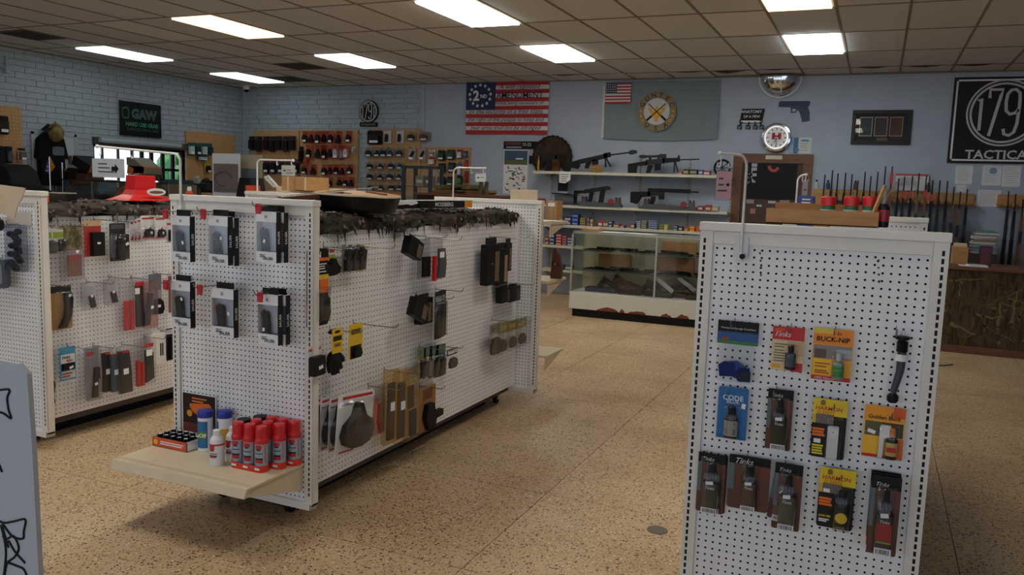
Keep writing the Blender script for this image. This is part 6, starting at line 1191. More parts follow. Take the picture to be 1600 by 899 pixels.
stack(851, 857, 380, 2, 6, '#a83a30', 3, 'red carton %s at the left end' % D4); stack(858, 866, 379, 3, 5.5, '#2a4c86', 3, 'blue carton %s' % D4); stack(868, 877, 381, 4, 4.4, '#b03a2e', 3, 'red and white carton %s' % D4); stack(878, 885, 381, 4, 4, '#8f4a52', 3, 'maroon carton %s' % D4, '#c88a80'); stack(886, 896, 382, 3, 4.5, '#3c5a94', 3, 'blue carton %s near the glass case' % D4)
stack(870, 880, 427, 1, 8, '#3f4c5c', 4, 'grey carton on the lowest shelf', '#b0b4b8'); stack(882, 893, 428, 1, 7, '#5a5f68', 4, 'pale grey carton on the lowest shelf'); stack(871, 879, 419, 1, 4, '#a83a34', 4, 'red flat carton on the lowest shelf', Y=12.27)
p = onshelf(1127, 0, 12.2); t = thing('drum_magazine', 'black round drum with spokes at the right end of the top shelf', 'drum', (p[0], 12.25, p[2])); MB().tube([(.11*math.cos(a), 0, .115+.11*math.sin(a)) for a in np.linspace(0, 6.283, 25)], .016, BLACK, 8, caps=False).build('rim', t)
for k in range(4): a = k*math.pi/4; MB().tube([(.1*math.cos(a), 0, .115+.1*math.sin(a)), (-.1*math.cos(a), 0, .115-.1*math.sin(a))], .006, BLACK, 5).build('spoke', t)
loc, w, h, rz = rectY(873.5, 268.5, 891, 286.5, 12.085); t = thing('shelf_notice', 'white paper notice with cut corner hanging from the top shelf', 'paper', loc); MB().prism(poly([(0, .05), (.55, 0), (1, .3), (1, 1), (0, 1)], w, h, -w/2), -.001, .001, PAPER).build('sheet', t)
lines(t, -w*.4, w*.38, (h*.76, h*.57), h*.07, mat('#6a6a70', .6), -.0012, 'printed_line', .1); lines(t, -w*.4, w*.2, (h*.38, h*.19), h*.07, mat('#6a6a70', .6), -.0012, 'printed_line', .1)
loc, w, h, rz = rectY(868, 284, 897, 303, 12.25); t = thing('reloading_press', 'black boxy device on a small tray above the second shelf', 'device', (loc[0], 12.22, onY(880, 302, 12.25)[2])); MB().box(-w*.3, w*.1, -.05, .08, 0, h*1.15, BLACK).build('body', t, bevel=.01); MB().prism([(-w*.5, -.02), (w*.7, -.03), (w*.7, -.02), (-w*.3, 0), (-w*.5, 0)], -.12, .12, GUNMETAL).build('tray', t); MB().box(-w*.28, w*.3, -.1, -.05, .0, .03, mat('#8a95a4', .4)).build('front_ledge', t); MB().box(-w*.4, w*.6, -.09, .09, -.13, -.03, mat('#5a5a5c', .5)).build('stand', t)
for k, (x, c, l) in enumerate(((1100, '#7a2a2c', 'small red reel box at the right end of the second shelf'), (1112, '#a03a34', 'red rounded case on the second shelf right end'), (1123, '#b49a6a', 'tan pouch at the far right of the second shelf'), (851, '#8a3a30', 'red carton beside the parcel on the second shelf'))):
    p = onshelf(x, 1, 12.12); t = thing('small_case', l, 'box', p, 0, 'small cases on the second shelf'); MB().rbox(-.05, .05, -.04, .05, 0, .07+.02*(k % 2), mat(c, .5), .015).build('case', t, bevel=.006); MB().box(-.03, .03, -.042, -.04, .02, .05, mat('#c8c0b4', .5)).build('label', t)
# turkey fan
p = onY(862, 247, YB-.1); t = thing('turkey_fan', 'brown mounted turkey tail fan on the wall above the shelf', 'mounted fan', (p[0], YB-.06, p[2]))
FE = m_noise('feather_brown', [(.3, '#1f150e'), (.55, '#36261a'), (.8, '#543b25')], 20, .85, 6, .4)
for k in range(19):
    a = math.radians(-38+k*(256/18)); R = .345; dirx, dirz = math.cos(a), math.sin(a); b = MB(); q = (-dirz, dirx)
    pts = [(.03, -.01), (R*.8, -.045), (R*.97, -.035), (R, 0), (R*.97, .035), (R*.8, .045), (.03, .01)]
    b.prism([(u*dirx+v*q[0], u*dirz+v*q[1]+.02) for u, v in pts], -.012-.0012*k, -.009-.0012*k, FE); b.add([(u*dirx+v*q[0], -.0125-.0012*k, u*dirz+v*q[1]+.02) for u, v in ((R*.88, -.045), (R*.95, -.04), (R*.95, .04), (R*.88, .045))], [(0, 1, 2, 3)], mat('#2a1a10', .8)); b.build('feather', t)
MB().prism([(.14*math.cos(a), -.12+.16*math.sin(a)) for a in np.linspace(0, 6.28, 17)[:-1]], -.04, .0, mat('#6a4426', .7)).build('plaque', t)
# poster and long sign left of the shelf
t, w, h = wallthing('poster', 'tall white poster with landscape top and many small logos', 'poster', (785.5, 234, 823, 303), YB-.014); MB().box(-w/2, w/2, -.002, 0, 0, h, PAPER).build('sheet', t); b = MB(); b.box(-w*.48, w*.48, -.003, -.002, h*.66, h*.98, mat('#3a5068', .5, 0, .4, 3)).box(-w*.48, w*.48, -.0035, -.003, h*.66, h*.76, mat('#5a6238', .5, 0, .3, 8)).box(w*.0, w*.3, -.004, -.0035, h*.78, h*.81, PAPER); b.build('landscape_print', t)
b = MB(); r_ = random.Random(2)
for k in range(60): x_, z_ = r_.uniform(-.46, .36)*w, r_.uniform(.02, .62)*h; MB().box(x_, x_+w*r_.uniform(.04, .12), -.003, -.002, z_, z_+h*r_.uniform(.012, .035), mat(r_.choice(('#20304a', '#2a2a2c', '#3a6a44', '#a83434', '#3a5a8a', '#c0a234', '#6a6a6c')), .5)).build('logo', t)
t, w, h = wallthing('long_sign', 'long dark sign strip reading 10-22 above the poster', 'sign', (787, 221, 842, 233), YB-.014); MB().box(-w/2, w/2, -.012, 0, 0, h, BLACK).build('panel', t); MB().box(-w*.45, 0, -.0135, -.012, h*.5, h*.9, mat('#5a2c1c', .5)).build('red_print', t); text('10-22', t, mat('#a8a6a0', .5), w*.17, h*.6, -.0145, w=w*.24, bold=.03); MB().box(-w*.42, w*.02, -.0135, -.012, h*.12, h*.3, mat('#8a98a8', .4)).build('silver_print', t)
# ================================================================== glass display case
KX0, KX1, KY0, KY1 = -3.67, -1.25, 10.29, 10.82
t = thing('display_case', 'glass pistol display case with white chipped base', 'display case', ((KX0+KX1)/2, (KY0+KY1)/2, 0)); cx_, cy_ = t.location.x, t.location.y; LX, LYh = (KX1-KX0)/2, (KY1-KY0)/2
WB = mat('#d8d6d0', .45)
MB().box(-LX+.04, LX-.04, -LYh+.03, LYh-.03, 0, .105, BLACK).build('toe_kick', t)
MB().box(-LX, LX, -LYh, LYh, .105, .33, WB).build('base', t, bevel=.004)
rr_ = random.Random(5)
for (x0, x1) in ((932, 966), (968, 976), (981, 1009), (1033, 1049), (1057, 1077)):
    a, c = onY(x0, 485, KY0)[0]-cx_, onY(x1, 485, KY0)[0]-cx_; n = 7
    top_ = [(a+(c-a)*k/(n-1), .107+math.sin(math.pi*(k+.3)/n)*rr_.uniform(.03, .055)) for k in range(n)]
    MB().prism([(a, .105), (c, .105)]+top_[::-1], -LYh-.0015, -LYh, mat('#7a3c2c', .8)).build('chipped_patch', t)
FRC = mat('#b9bdba', .35, .6)
for x in (-LX+.012, onY(1024, 420, KY0)[0]-cx_, LX-.012):
    for y in (-LYh+.012, LYh-.012): MB().box(x-.012, x+.012, y-.01, y+.01, .33, 1.12, FRC).build('corner_post', t)
MB().box(-LX, LX, LYh-.03, LYh-.026, .33, 1.12, mat('#b3ab92', .3, 0, .15, 3)).build('rear_door', t)
for nm, q in (('front_glass', (-LX+.02, LX-.02, -LYh+.006, -LYh+.012, .33, 1.115)), ('side_glass', (-LX+.004, -LX+.01, -LYh+.02, LYh-.03, .33, 1.115)), ('side_glass', (LX-.01, LX-.004, -LYh+.02, LYh-.03, .33, 1.115))): MB().box(*q, GLASS).build(nm, t)
MB().box(-LX, LX, -LYh, LYh, 1.115, 1.125, GLASS).build('top_glass', t)
b = MB()
for q in ((-LX, LX, -LYh, -LYh+.02), (-LX, LX, LYh-.02, LYh), (-LX, -LX+.02, -LYh, LYh), (LX-.02, LX, -LYh, LYh)): b.box(*q, 1.105, 1.13, FRC)
b.build('top_trim', t)
GZ = (.62, .88)
for z in GZ:
    for a, c in ((-LX+.03, .13), (.15, LX-.03)): MB().box(a, c, -LYh+.08, LYh-.06, z-.008, z, GLASS).box(a, c, -LYh+.078, -LYh+.08, z-.009, z+.001, mat('#4a6258', .3)).build('glass_shelf', t)
def pistol(label, x, y, z, L, rz, tilt, m, m2, cat='pistol', g='pistols in the glass case'):
    t = thing('pistol', label, cat, (x, y, z), rz, g); H = L*.68; Q = Matrix.Rotation(tilt, 4, 'X')
    MB().prism([(0, H*.72), (L*.95, H*.72), (L*.97, H*.76), (L*.96, H), (.02*L, H), (0, H*.95)], -.012, .012, m).xf(Q).build('slide', t, bevel=.002)
    MB().prism([(.1*L, H*.6), (.55*L, H*.58), (.62*L, H*.5), (.72*L, 0), (.97*L, .0), (L, H*.08), (.93*L, H*.72), (.08*L, H*.72)], -.011, .011, m2).xf(Q).build('frame', t, bevel=.002)
    MB().tube([Q @ Vector(v) for v in ((.40*L, 0, H*.6), (.41*L, 0, H*.42), (.5*L, 0, H*.38), (.6*L, 0, H*.44))], .004, m2, 6).build('trigger_guard', t)
    return t
SILV2 = mat('#b9bcbf', .3, .7)
bz = .332
lows = [(942, 'black pistol on a blue tray at the left end of the case floor', GUNMETAL, POLY, .20, .55, 10.5), (962, 'dark pistol leaning at the rear left of the case floor', GUNMETAL, POLY, .22, .5, 10.68), (985, 'brown gripped pistol in the middle of the case floor', GUNMETAL, mat('#4a3826', .5), .2, .3, 10.5), (1012, 'black pistol standing at the rear middle of the case floor', POLY, POLY, .2, .5, 10.68), (1024, 'silver pistol with black grip at the front of the case floor', SILV2, BLACK, .23, .62, 10.42), (1058, 'silver slide pistol at the rear right of the case floor', SILV2, BLACK, .24, .6, 10.66)]
for x, l, m1, m2, L, tl, Y in lows:
    p = onY(x, 450, Y); L *= 1.2; pistol(l, p[0]+L*.5, Y, bz-.045, L, 0, 0, m1, m2).rotation_euler = (0, -tl, math.pi)
for k, (x, w_, c, l) in enumerate(((940, .42, '#2c3860', 'blue open pistol tray on the case floor'), (985, .32, '#2a2622', 'dark brown pistol tray on the case floor'), (1030, .36, '#1c1b1c', 'black pistol case on the case floor'), (1062, .3, '#4a3a30', 'brown pistol box at the rear right of the case floor'), (1085, .2, '#3a2c26', 'dark box at the right edge of the case floor'))):
    p = onY(x, 465, 10.52); tt = thing('pistol_tray', l, 'tray', (p[0], 10.52+(.12 if k == 3 else 0), bz), 0, 'trays on the case floor'); MB().box(-w_/2, w_/2, -.09, .09, 0, .035, mat(c, .7)).build('tray', tt, bevel=.004); b = MB()
    for q in ((-w_/2, w_/2, -.095, -.085), (-w_/2, w_/2, .085, .095), (-w_/2, -w_/2+.01, -.085, .085), (w_/2-.01, w_/2, -.085, .085)): b.box(*q, .03, .055, mat(c, .7))
    b.build('rim', tt)
mesh_src = {}
for r, z in enumerate(GZ):
    for k in range(9):
        x = KX0+.2+k*.225; L = .17+.02*((k*7+r) % 3)
        o = pistol('black pistol lying flat, %s from the left on the %s glass shelf of the case' % (ORD[k], ('lower', 'upper')[r]), x, 10.55+.05*((k+r) % 2), z+.016, L, .25*((k % 3)-1), -math.pi/2*.94, GUNMETAL if (k+r) % 4 else SILV2, POLY)
    for k in range(4):
        x = KX0+.32+k*.5; tt = thing('foam_pad', 'dark display pad %s from the left on the %s glass shelf' % (ORD[k], ('lower', 'upper')[r]), 'display pad', (x, 10.6, z+.001), 0, 'display pads in the case'); MB().box(-.2, .2, -.15, .13, 0, .012, mat('#1c1d20', .9)).build('pad', tt, bevel=.003); MB().box(-.19, .19, -.152, -.15, .002, .010, mat('#3a3b3e', .7)).build('edge_label', tt)
for k, (x, z, w_, h_) in enumerate(((960, .63, .45, .2), (1055, .63, .5, .2), (1060, .89, .45, .15))):
    p = onY(x, 400, 10.72); tag(MB().box(-w_/2, w_/2, 0, .04, 0, h_, CARDB).build('cardboard_box', loc=(p[0], 10.735, z)), ['brown cardboard piece behind the lower shelf at left in the case', 'brown cardboard piece behind the lower shelf at right in the case', 'brown cardboard piece behind the upper shelf at right in the case'][k], 'cardboard')
for k, (x, l, w_) in enumerate(((960, 'white paper sheet on the case top, left', .36), (1000, 'white paper sheet on the case top, right', .4))): p = onY(x, 362, 10.5); tag(MB().box(-w_/2, w_/2, -.13, .13, 0, .003, PAPER).build('paper_sheet', loc=(p[0], 10.5, 1.131)), l, 'paper')
p = onY(927, 360, 10.5); t = thing('carton_sleeve', 'tan carton sleeves stacked at the left of the case top', 'box', (p[0], 10.5, 1.131)); MB().box(-.12, .12, -.08, .08, 0, .03, CARDB).build('lower_sleeve', t); MB().box(-.08, .1, -.06, .08, .03, .05, CARDL).build('upper_sleeve', t)
# ================================================================== camouflage counter at right
CXL, CYF, CZT = -.9, 10.36, .975
CAMO = m_noise('bark_camo', [(.25, '#1c1710'), (.42, '#3a2f20'), (.55, '#5a4a30'), (.66, '#2e2618'), (.8, '#7a6640')], 7, .8, 8, .1, stretch=(2.2, 1, .5), distort=1.2)
t = thing('camouflage_counter', 'counter with brown wooden top and branch camouflage front at right', 'counter', (2.0, CYF+.35, 0)); o_ = lambda x: x-2.0
MB().box(CXL-2, 2.8, -.33, .33, .08, CZT-.04, CAMO).build('front_panel', t); MB().box(CXL-2-.02, 2.82, -.37, .36, CZT-.04, CZT, WOOD).build('counter_top', t, bevel=.005); MB().box(CXL-2, 2.8, -.35, .33, 0, .085, WOOD).build('base_trim', t)
BR = [mat(c, .8, 0, .35, 14) for c in ('#5e4e34', '#75623f', '#3a301f', '#80704a')]; r_ = random.Random(12)
for k in range(46):
    x = r_.uniform(-1.6, -.2); z = r_.uniform(.15, .85); a = r_.uniform(-.5, .9) if k % 3 else math.pi/2+r_.uniform(-.08, .08); L = r_.uniform(.1, .4); w_ = r_.uniform(.004, .018); pts = []
    c_, s_ = math.cos(a), math.sin(a); n = 6; up, dn = [], []
    for q in range(n):
        u = q/(n-1)*L; wb_ = w_*(1-.6*q/n)*r_.uniform(.7, 1.2); v = r_.uniform(-.015, .015)
        for lst, sg in ((up, 1), (dn, -1)):
            xx, zz = x+u*c_-(v+sg*wb_)*s_, z+u*s_+(v+sg*wb_)*c_; lst.append((xx, min(max(zz, .09), CZT-.05)))
    MB().prism(dn+up[::-1], -.3315, -.33, BR[k % 4]).build('printed_branch', t)
for k in range(16):
    x, z, s = r_.uniform(-1.5, -.3), r_.uniform(.15, .8), r_.uniform(.02, .04); MB().prism([(x+s*(1, .55, .8, .4, .7, .5)[q % 6]*math.cos(q*math.pi/6+k), z+s*(1, .55, .8, .4, .7, .5)[q % 6]*.8*math.sin(q*math.pi/6+k)) for q in range(12)], -.332, -.33, BR[(k+1) % 4]).build('printed_leaf', t)
# things on / behind that counter
ZB = onY(1540, 405, 12.0)[2]
t = thing('back_counter', 'low wooden back counter under the gun rack', 'counter', (1.2, 12.2, 0)); MB().box(-2.2, 2.6, -.25, .26, 0, .80, WOOD).build('cabinet', t); MB().box(-2.22, 2.62, -.28, .27, .80, .84, PINE).build('top', t)
loc, w, h, rz = rectY(1517, 352, 1559, 385, 12.05); t = thing('magazine_stack', 'leaning stack of magazines and papers with a green top behind the counter', 'paper stack', (loc[0], 12.0, .841+.20)); r_ = random.Random(3)
for k in range(14): MB().box(-w*.45, w*.45, 0, .22, k*.02, k*.02+.018, mat(r_.choice(('#c8c8cc', '#9aa0aa', '#b4b0a8', '#7c828c', '#d4d2ce', '#8a7a70')), .6)).build('magazine', t, loc=(r_.uniform(-.02, .02), r_.uniform(-.02, .02), 0), rot=(0, 0, r_.uniform(-.06, .06)))
MB().box(-w*.1, w*.35, .02, .2, .28, .292, mat('#3aa070', .5)).build('green_folder', t); MB().box(-w*.5, w*.5, -.02, .25, -.2, -.002, mat('#3a302a', .7)).build('drawer_unit', t)
loc, w, h, rz = rectY(1531, 380, 1549, 411, 10.6); t = thing('maroon_box', 'maroon two drawer box on the camouflage counter', 'box', (loc[0], 10.6, CZT)); MB().box(-w/2, w/2, 0, .18, 0, h, mat('#4a2430', .5)).build('case', t, bevel=.004); MB().box(-w*.42, w*.42, -.004, 0, h*.08, h*.44, mat('#5a2c3a', .5)).build('drawer', t); MB().box(-w*.42, w*.42, -.004, 0, h*.5, h*.9, mat('#5a2c3a', .5)).build('drawer', t)
loc, w, h, rz = rectY(1487, 379, 1511, 409, 10.75); tag(MB().box(-w/2, w/2, 0, .25, 0, h*.9, CARDB).box(-w*.4, w*.4, .02, .23, h*.9, h*1.05, CARDL).build('cardboard_box', loc=(loc[0], 10.7, CZT)), 'brown cardboard box on the camouflage counter', 'box')
p = onZ(1513, 411, CZT); t = thing('paper_pad', 'white papers lying on the camouflage counter', 'paper', (p[0], 10.45, CZT)); MB().box(-.14, .14, -.08, .1, 0, .008, PAPER).build('sheet', t); MB().box(-.06, .13, -.06, .06, .008, .02, mat('#c8ccd0', .5)).build('booklet', t, rot=(0, 0, .2))
# gun rack rails and long guns
RZ = onY(1400, 300, 12.3)[2]
for k, (xa, xb, l) in enumerate(((1268, 1524, 'long pine barrel rail of the wall gun rack'), (1562, 1680, 'short pine barrel rail at the right edge'))):
    a, c = onY(xa, 305, 12.3)[0], onY(xb, 308, 12.3)[0]; t = thing('gun_rail', l, 'gun rack', ((a+c)/2, 12.42, RZ-.16), 0, 'pine gun rails'); hw = (c-a)/2
    MB().box(-hw, hw, .02, .07, 0, .17, PINE).build('back_board', t); n = int((c-a)/.075)
    pts = [(-hw, -.055), (-hw, .03)]; b = MB()
    for q in range(n+1):
        x = -hw+q*(2*hw)/n; b.box(x-.012, x+.012, -.12, .02, .02, .06, PINE)
    b.box(-hw, hw, -.04, .02, .02, .06, PINE); b.build('notched_shelf', t)
tops = [(1289, 273), (1301, 266), (1309.5, 271), (1321.5, 270), (1331.5, 272.5), (1340.7, 282), (1352, 269), (1361, 275.5), (1372, 268.6), (1384, 260), (1394.6, 260), (1404.7, 279.5), (1413.8, 276), (1426, 275.4), (1436.5, 271), (1448, 274), (1458, 281.5), (1469, 282), (1481, 282.7), (1491, 292.5), (1501, 299.6), (1512, 296), (1576.7, 299), (1587.5, 303), (1599, 312)]
STK = [WOOD, POLY, mat('#2c2118', .5), POLY, mat('#6a4a2a', .45)]
proto = []
for k in range(5):
    root = bpy.data.objects.new('long_gun', None); st_ = STK[k]
    parts = [MB().tube([(0, -.005, .62), (0, .04, 1.2)], [.012, .0085], GUNMETAL, 8).build('barrel', root), MB().prism([(-.018, .44), (.018, .44), (.02, .66), (-.02, .66)], -.035, .02, GUNMETAL).build('receiver', root, bevel=.004), MB().prism([(-.02, 0), (.02, 0), (.017, .3), (.02, .46), (-.02, .46), (-.017, .3)], -.05, .03, st_).build('stock', root, bevel=.006), MB().prism([(-.018, .64), (.018, .64), (.015, .92), (-.015, .92)], -.028, .016, st_).build('fore_end', root, bevel=.005), MB().tube([(0, -.035, .52), (0, -.065, .50), (0, -.062, .45), (0, -.04, .43)], .003, GUNMETAL, 5).build('trigger_guard', root)]
    proto.append(root)
for k, (x, y) in enumerate(tops):
    p = onY(x, y, 12.33); H = p[2]-.842; pr_ = proto[k % 5]; t = bpy.data.objects.new('long_gun', None); col.objects.link(t); t.location = (p[0], 12.30, .842); s = H/1.2
    tag(t, 'long gun standing in the wall rack, %s from the left%s' % (ORD[k] if k < 25 else 'last', {0: ' end of the rail', 9: ', tall barrel', 10: ', tall barrel with red band', 20: ', beside the wall papers', 24: ', cut by the picture edge'}.get(k, '')), 'long gun', 'long guns in the wall rack')
    for ch in pr_.children:
        c = ch.copy(); col.objects.link(c); c.parent = t; c.scale = (1, 1, s)
    if k in (10, 12, 13, 15, 16): MB().box(-.02, .02, -.045, -.03, (.9 if k != 10 else .98)*s, (1.0 if k != 10 else 1.12)*s, mat('#b8323a', .5)).build('red_tag', t)
for r in proto:
    for ch in list(r.children): bpy.data.objects.remove(ch)
    bpy.data.objects.remove(r)
loc, w, h, rz = rectY(1398, 272, 1449, 298, 12.46); t = thing('boxed_target', 'white and red printed pad leaning on the gun rail', 'package', loc); card(t, w, h, '#d6d4d4', [(0, 1, .88, 1, '#c04a44'), (.05, .6, .2, .8, '#c9cbd0')], th=.03); lines(t, -w*.4, w*.3, [h*q for q in (.75, .65, .55, .45, .35)], h*.03, mat('#8a9098', .6), -.018)
for k, (x, y, c, l) in enumerate(((1275, 297, '#d4d0c8', 'small white bottle on the gun rail'), (1293, 297, '#2a4a78', 'small blue bottle on the gun rail'), (1336, 297, '#6a4a2a', 'small brown block on the gun rail'), (1449, 300, '#3c4a2c', 'small green bottle behind the barrels'))):
    p = onY(x, y, 12.45); t = thing('small_bottle', l, 'bottle', (p[0], 12.45, RZ+.012), 0, 'small bottles on the gun rail'); MB().lathe([(.025, 0), (.026, .08), (.012, .1)], mat(c, .4), n=12).build('body', t); MB().lathe([(.012, .1), (.012, .125)], BLACK, n=10).build('cap', t)
# floor bits
p = onZ(1027, 829, 0); tag(MB().lathe([(.052, 0), (.050, .003), (.02, .0035)], mat('#6b6355', .6, .2), n=28).build('floor_plate', loc=(p[0], p[1], .0005)), 'round dark metal cover plate set in the floor', 'floor cover')
p = onZ(1475, 573, 0); tag(MB().tube([(-.12, 0, .006), (0, .02, .006), (.06, .10, .006), (.09, .14, .006)], .006, mat('#3a3c40', .5), 6).build('wire_hook', loc=(p[0], p[1], 0)), 'bent dark wire lying on the floor by the counter', 'wire')
p = onZ(862, 551, 0)
# ================================================================== left and back-left wall displays
XW = XL+.004
# left wall banner
loc, w, h, rz = rectX(187.5, 161, 253, 214, XL+.02); t = thing('wall_banner', 'dark banner with green outlined letters GAW on the left brick wall', 'banner', loc, rz); ripple(t, w, h, lambda u, v: -.006*math.sin(u*9+v*3)-.006, mat('#0f1312', .5), 'cloth', 16, 8)
GRN = mat('#3c7a58', .6); text('GAW', t, GRN, w*.08, h*.66, -.0135, w=w*.62, h=h*.3, bold=.06); text('GAW', t, mat('#4c5068', .6), w*.08, h*.66, -.0150, w=w*.59, h=h*.27, bold=.02)
b = MB(); b.rbox(-w*.44, -w*.28, -.0138, -.013, h*.5, h*.82, GRN, .03).rbox(-w*.425, -w*.295, -.0145, -.0138, h*.53, h*.79, mat('#10201a', .6), .025); b.build('badge', t)
text('HARD USE GEAR', t, mat('#4a9a78', .6), w*.03, h*.35, -.0135, w=w*.78, bold=.03); text('GAWCUSTOMLLC.COM', t, mat('#3f6a5c', .6), w*.03, h*.2, -.0135, w=w*.74)
# camera dome in the corner
p = onY(385, 136, YB-.25); t = thing('security_camera', 'white dome security camera in the back left corner', 'camera', (p[0], YB-.25, CEIL)); MB().lathe([(.06, -.07), (.065, -.02), (.065, 0)], PAPER, n=20).build('base', t); MB().lathe([(.01, -.115), (.04, -.10), (.055, -.07), (.056, -.065)], BLACKG, n=20).build('dome', t)
# conduit box at the top left of the left wall
t = thing('wall_conduit', 'thin white pipe with elbow high on the left wall', 'pipe', onX(10, 100, XL+.03)); MB().tube([(0, 0, -.08), (0, 0, .12)], .014, BRICK, 8).build('pipe', t); MB().tube([(0, 0, -.05), (0, -.3, -.04)], .014, BRICK, 8).build('branch', t); MB().box(-.03, .03, -.03, .03, -.12, -.06, BRICK).build('elbow', t)
# pale closed panel and shirt
loc, w, h, rz = rectX(52, 208, 122, 300, XL+.012); t = thing('wall_panel', 'pale framed panel on the left wall behind the black shirt', 'panel', loc, rz); MB().box(-w/2, w/2, -.01, 0, 0, h, mat('#b4bcc0', .6)).build('sheet', t); b = MB()
for q in ((-w/2, w/2, h-.04, h), (-w/2, -w/2+.04, 0, h), (w/2-.04, w/2, 0, h)): b.box(q[0], q[1], -.02, -.01, q[2], q[3], BRICK)
b.build('frame', t)
loc, w, h, rz = rectX(58, 205, 104, 290, XL+.09); t = thing('hanging_shirt', 'black short sleeved shirt with grey chest print hung on the left wall', 'shirt', loc, rz); SHM = mat('#0e0f12', .9, 0, .3)
pts = [(.12, .0), (.92, .0), (.90, .55), (1.0, .5), (1.02, .56), (.9, .86), (.72, .97), (.6, 1), (.45, 1), (.3, .96), (.08, .84), (0, .5), (.1, .47)]
MB().prism(poly(pts, w, h, -w/2), -.05, .05, SHM).build('shirt', t, bevel=.015); MB().rbox(-w*.02, w*.38, -.054, -.05, h*.56, h*.72, mat('#5c6470', .7, 0, .4, 20), .02).build('chest_print', t)
loc, w, h, rz = rectX(71, 190, 99, 220, XL+.17); t = thing('camouflage_hat', 'olive camouflage cap on top of the black shirt', 'hat', loc, rz); CP = m_noise('olive_camo', [(.3, '#4a3d1c'), (.5, '#7a6632'), (.7, '#94804a')], 12, .8, 4, .1)
MB().ball((w*.08, 0, h*.42), w*.38, .12, h*.5, CP, 16, 10).build('crown', t); b = MB(); b.grid(lambda u, v: (-w*.5+w*.42*v, -.09+.18*u, h*.55+h*.35*v-.03*math.cos(math.pi*(u-.5))), 8, 6, BLACK); b.build('brim', t); MB().ball((w*.08, 0, h*.94), .015, .015, .02, CP, 8, 6).build('button', t)
# tan pegboards
def tanboard(label, x0, y0, x1, y1, face):
    loc, w, h, rz = (rectX if face == 'X' else rectY)(x0, y0, x1, y1, XL+.03 if face == 'X' else YB-.03); t = thing('tan_pegboard', label, 'pegboard', loc, rz)
    b = MB().box(0, 0, 0, 0, 0, 0, TANBOARD); nx, nz = int(w/.05), int(h/.05); b = holed(w, h, nx, nz, TANBOARD, HOLE_SHADE, 'rect', .05, .0045, .0045, .004); b.xf(Matrix.Translation((-w/2, -.012, 0))); b.build('board', t); MB().box(-w/2, w/2, -.006, .025, 0, h, TANBOARD).build('backing', t); return t
tanboard('tan pegboard on the left wall at the picture edge', -60, 163, 38, 285, 'X'); tanboard('tan pegboard on the left wall near the back corner', 293, 208, 369, 296, 'X'); tanboard('tan pegboard in the back left corner with a row of red packs', 396, 204, 467, 306, 'Y'); tanboard('tan pegboard crowded with orange and black packs', 468, 203, 558, 306, 'Y'); tanboard('tan pegboard with grey clamshells below the round emblem', 575, 202, 656, 306, 'Y'); tanboard('small tan pegboard with dark green packs beside the striped flag', 657, 230, 733, 302, 'Y')
cache = {}
def mini(x0, y0, x1, y1, label, c1, c2, group, shape=BLOB, face='Y', off=.08, clear=False, hdr=None, cat='package', sticker_=True):
    P_ = (XL+off) if face == 'X' else (YB-off); loc, w, h, rz = (rectX if face == 'X' else rectY)(x0, y0, x1, y1, P_); t = thing('hanging_pack', label, cat, loc, rz, group)
    key = (round(w, 2), round(h, 2), c1, c2, id(shape), clear, hdr, sticker_)
    if key not in cache:
        b = MB(); b.rbox(-w/2, w/2, 0, .004, 0, h, mat(c1, .5, 0, .2, 25), min(w, h)*.08)
        if hdr: b.box(-w/2, w/2, -.0015, 0, h*.78, h*.98, mat(hdr, .5))
        me1 = b.mesh('card'); me2 = MB().prism(poly(shape, w*.74, h*.62, -w*.38, h*.1), -.05, -.002, mat(c2, .5)).mesh('product')
        me3 = MB().box(-w*.25, w*.3, -.052, -.05, h*.12, h*.28, STICK).mesh('label') if sticker_ else None
        cache[key] = (me1, me2, me3)
    for nm, me in zip(('card', 'product', 'label'), cache[key]):
        if me: o = bpy.data.objects.new(nm, me); col.objects.link(o); o.parent = t
    if clear: MB().rbox(-w*.48, w*.48, -.056, -.004, h*.04, h*.8, PLAST, .01).build('clamshell', t)
    MB().tube([(0, off-.03, h*.93), (0, -.07, h*.93), (0, -.08, h*.93+.02)], .004, WIRE, 5).build('hook', t)
    return t
g = 'packs on the left corner pegboard'
for k, x in enumerate((394, 405, 416, 426, 436, 447, 457)): mini(x-4.5, 213, x+5, 238 if k % 2 else 235, 'dark pack with red foot, %s from left on the corner pegboard' % ORD[k], '#6a2a2a' if k % 2 else '#4a2428', '#1c1c20', g, BOXP, sticker_=False, hdr='#2a2a2e')
for k, x in enumerate((417, 428, 440, 452, 463)): mini(x-5, 249, x+5, 272, 'dark grey pack, %s from left in the lower row of the corner pegboard' % ORD[k], '#3a3a40', '#1a1a1c', g, BOXP, hdr='#7a2c28')
g = 'orange packs on the crowded pegboard'; OC = ('#a83c22', '#b4482a', '#93381f')
for r, (y0, y1, xs) in enumerate(((205, 225, (477, 487, 497, 507, 517, 529, 545)), (227, 249, (483, 497, 507, 516, 525, 533, 541)), (257, 274, (476, 490, 507, 516, 526, 535, 547)), (277, 292, (496, 506, 515, 531, 540, 549)))):
    for k, x in enumerate(xs): mini(x-4.2, y0, x+4.8, y1+(k % 3)-1, 'orange and black pack, %s from left in the %s row of the crowded pegboard' % (ORD[k], ('top', 'second', 'third', 'bottom')[r]), OC[(k+r) % 3], '#17171a' if not (r == 1 and k > 3) else '#b4b4bc', g, HOL if k % 2 else BLOB, sticker_=(k % 2 == 0), off=.06+.04*((k+r) % 3))
mini(468, 229, 474, 255, 'long black pouch between the corner and crowded pegboards', '#1a1a1c', '#0f0f11', g, BOXP, sticker_=False); mini(475, 246, 483, 256, 'bright orange pack under the long black pouch', '#c4501e', '#a83c18', g, BOXP, sticker_=False)
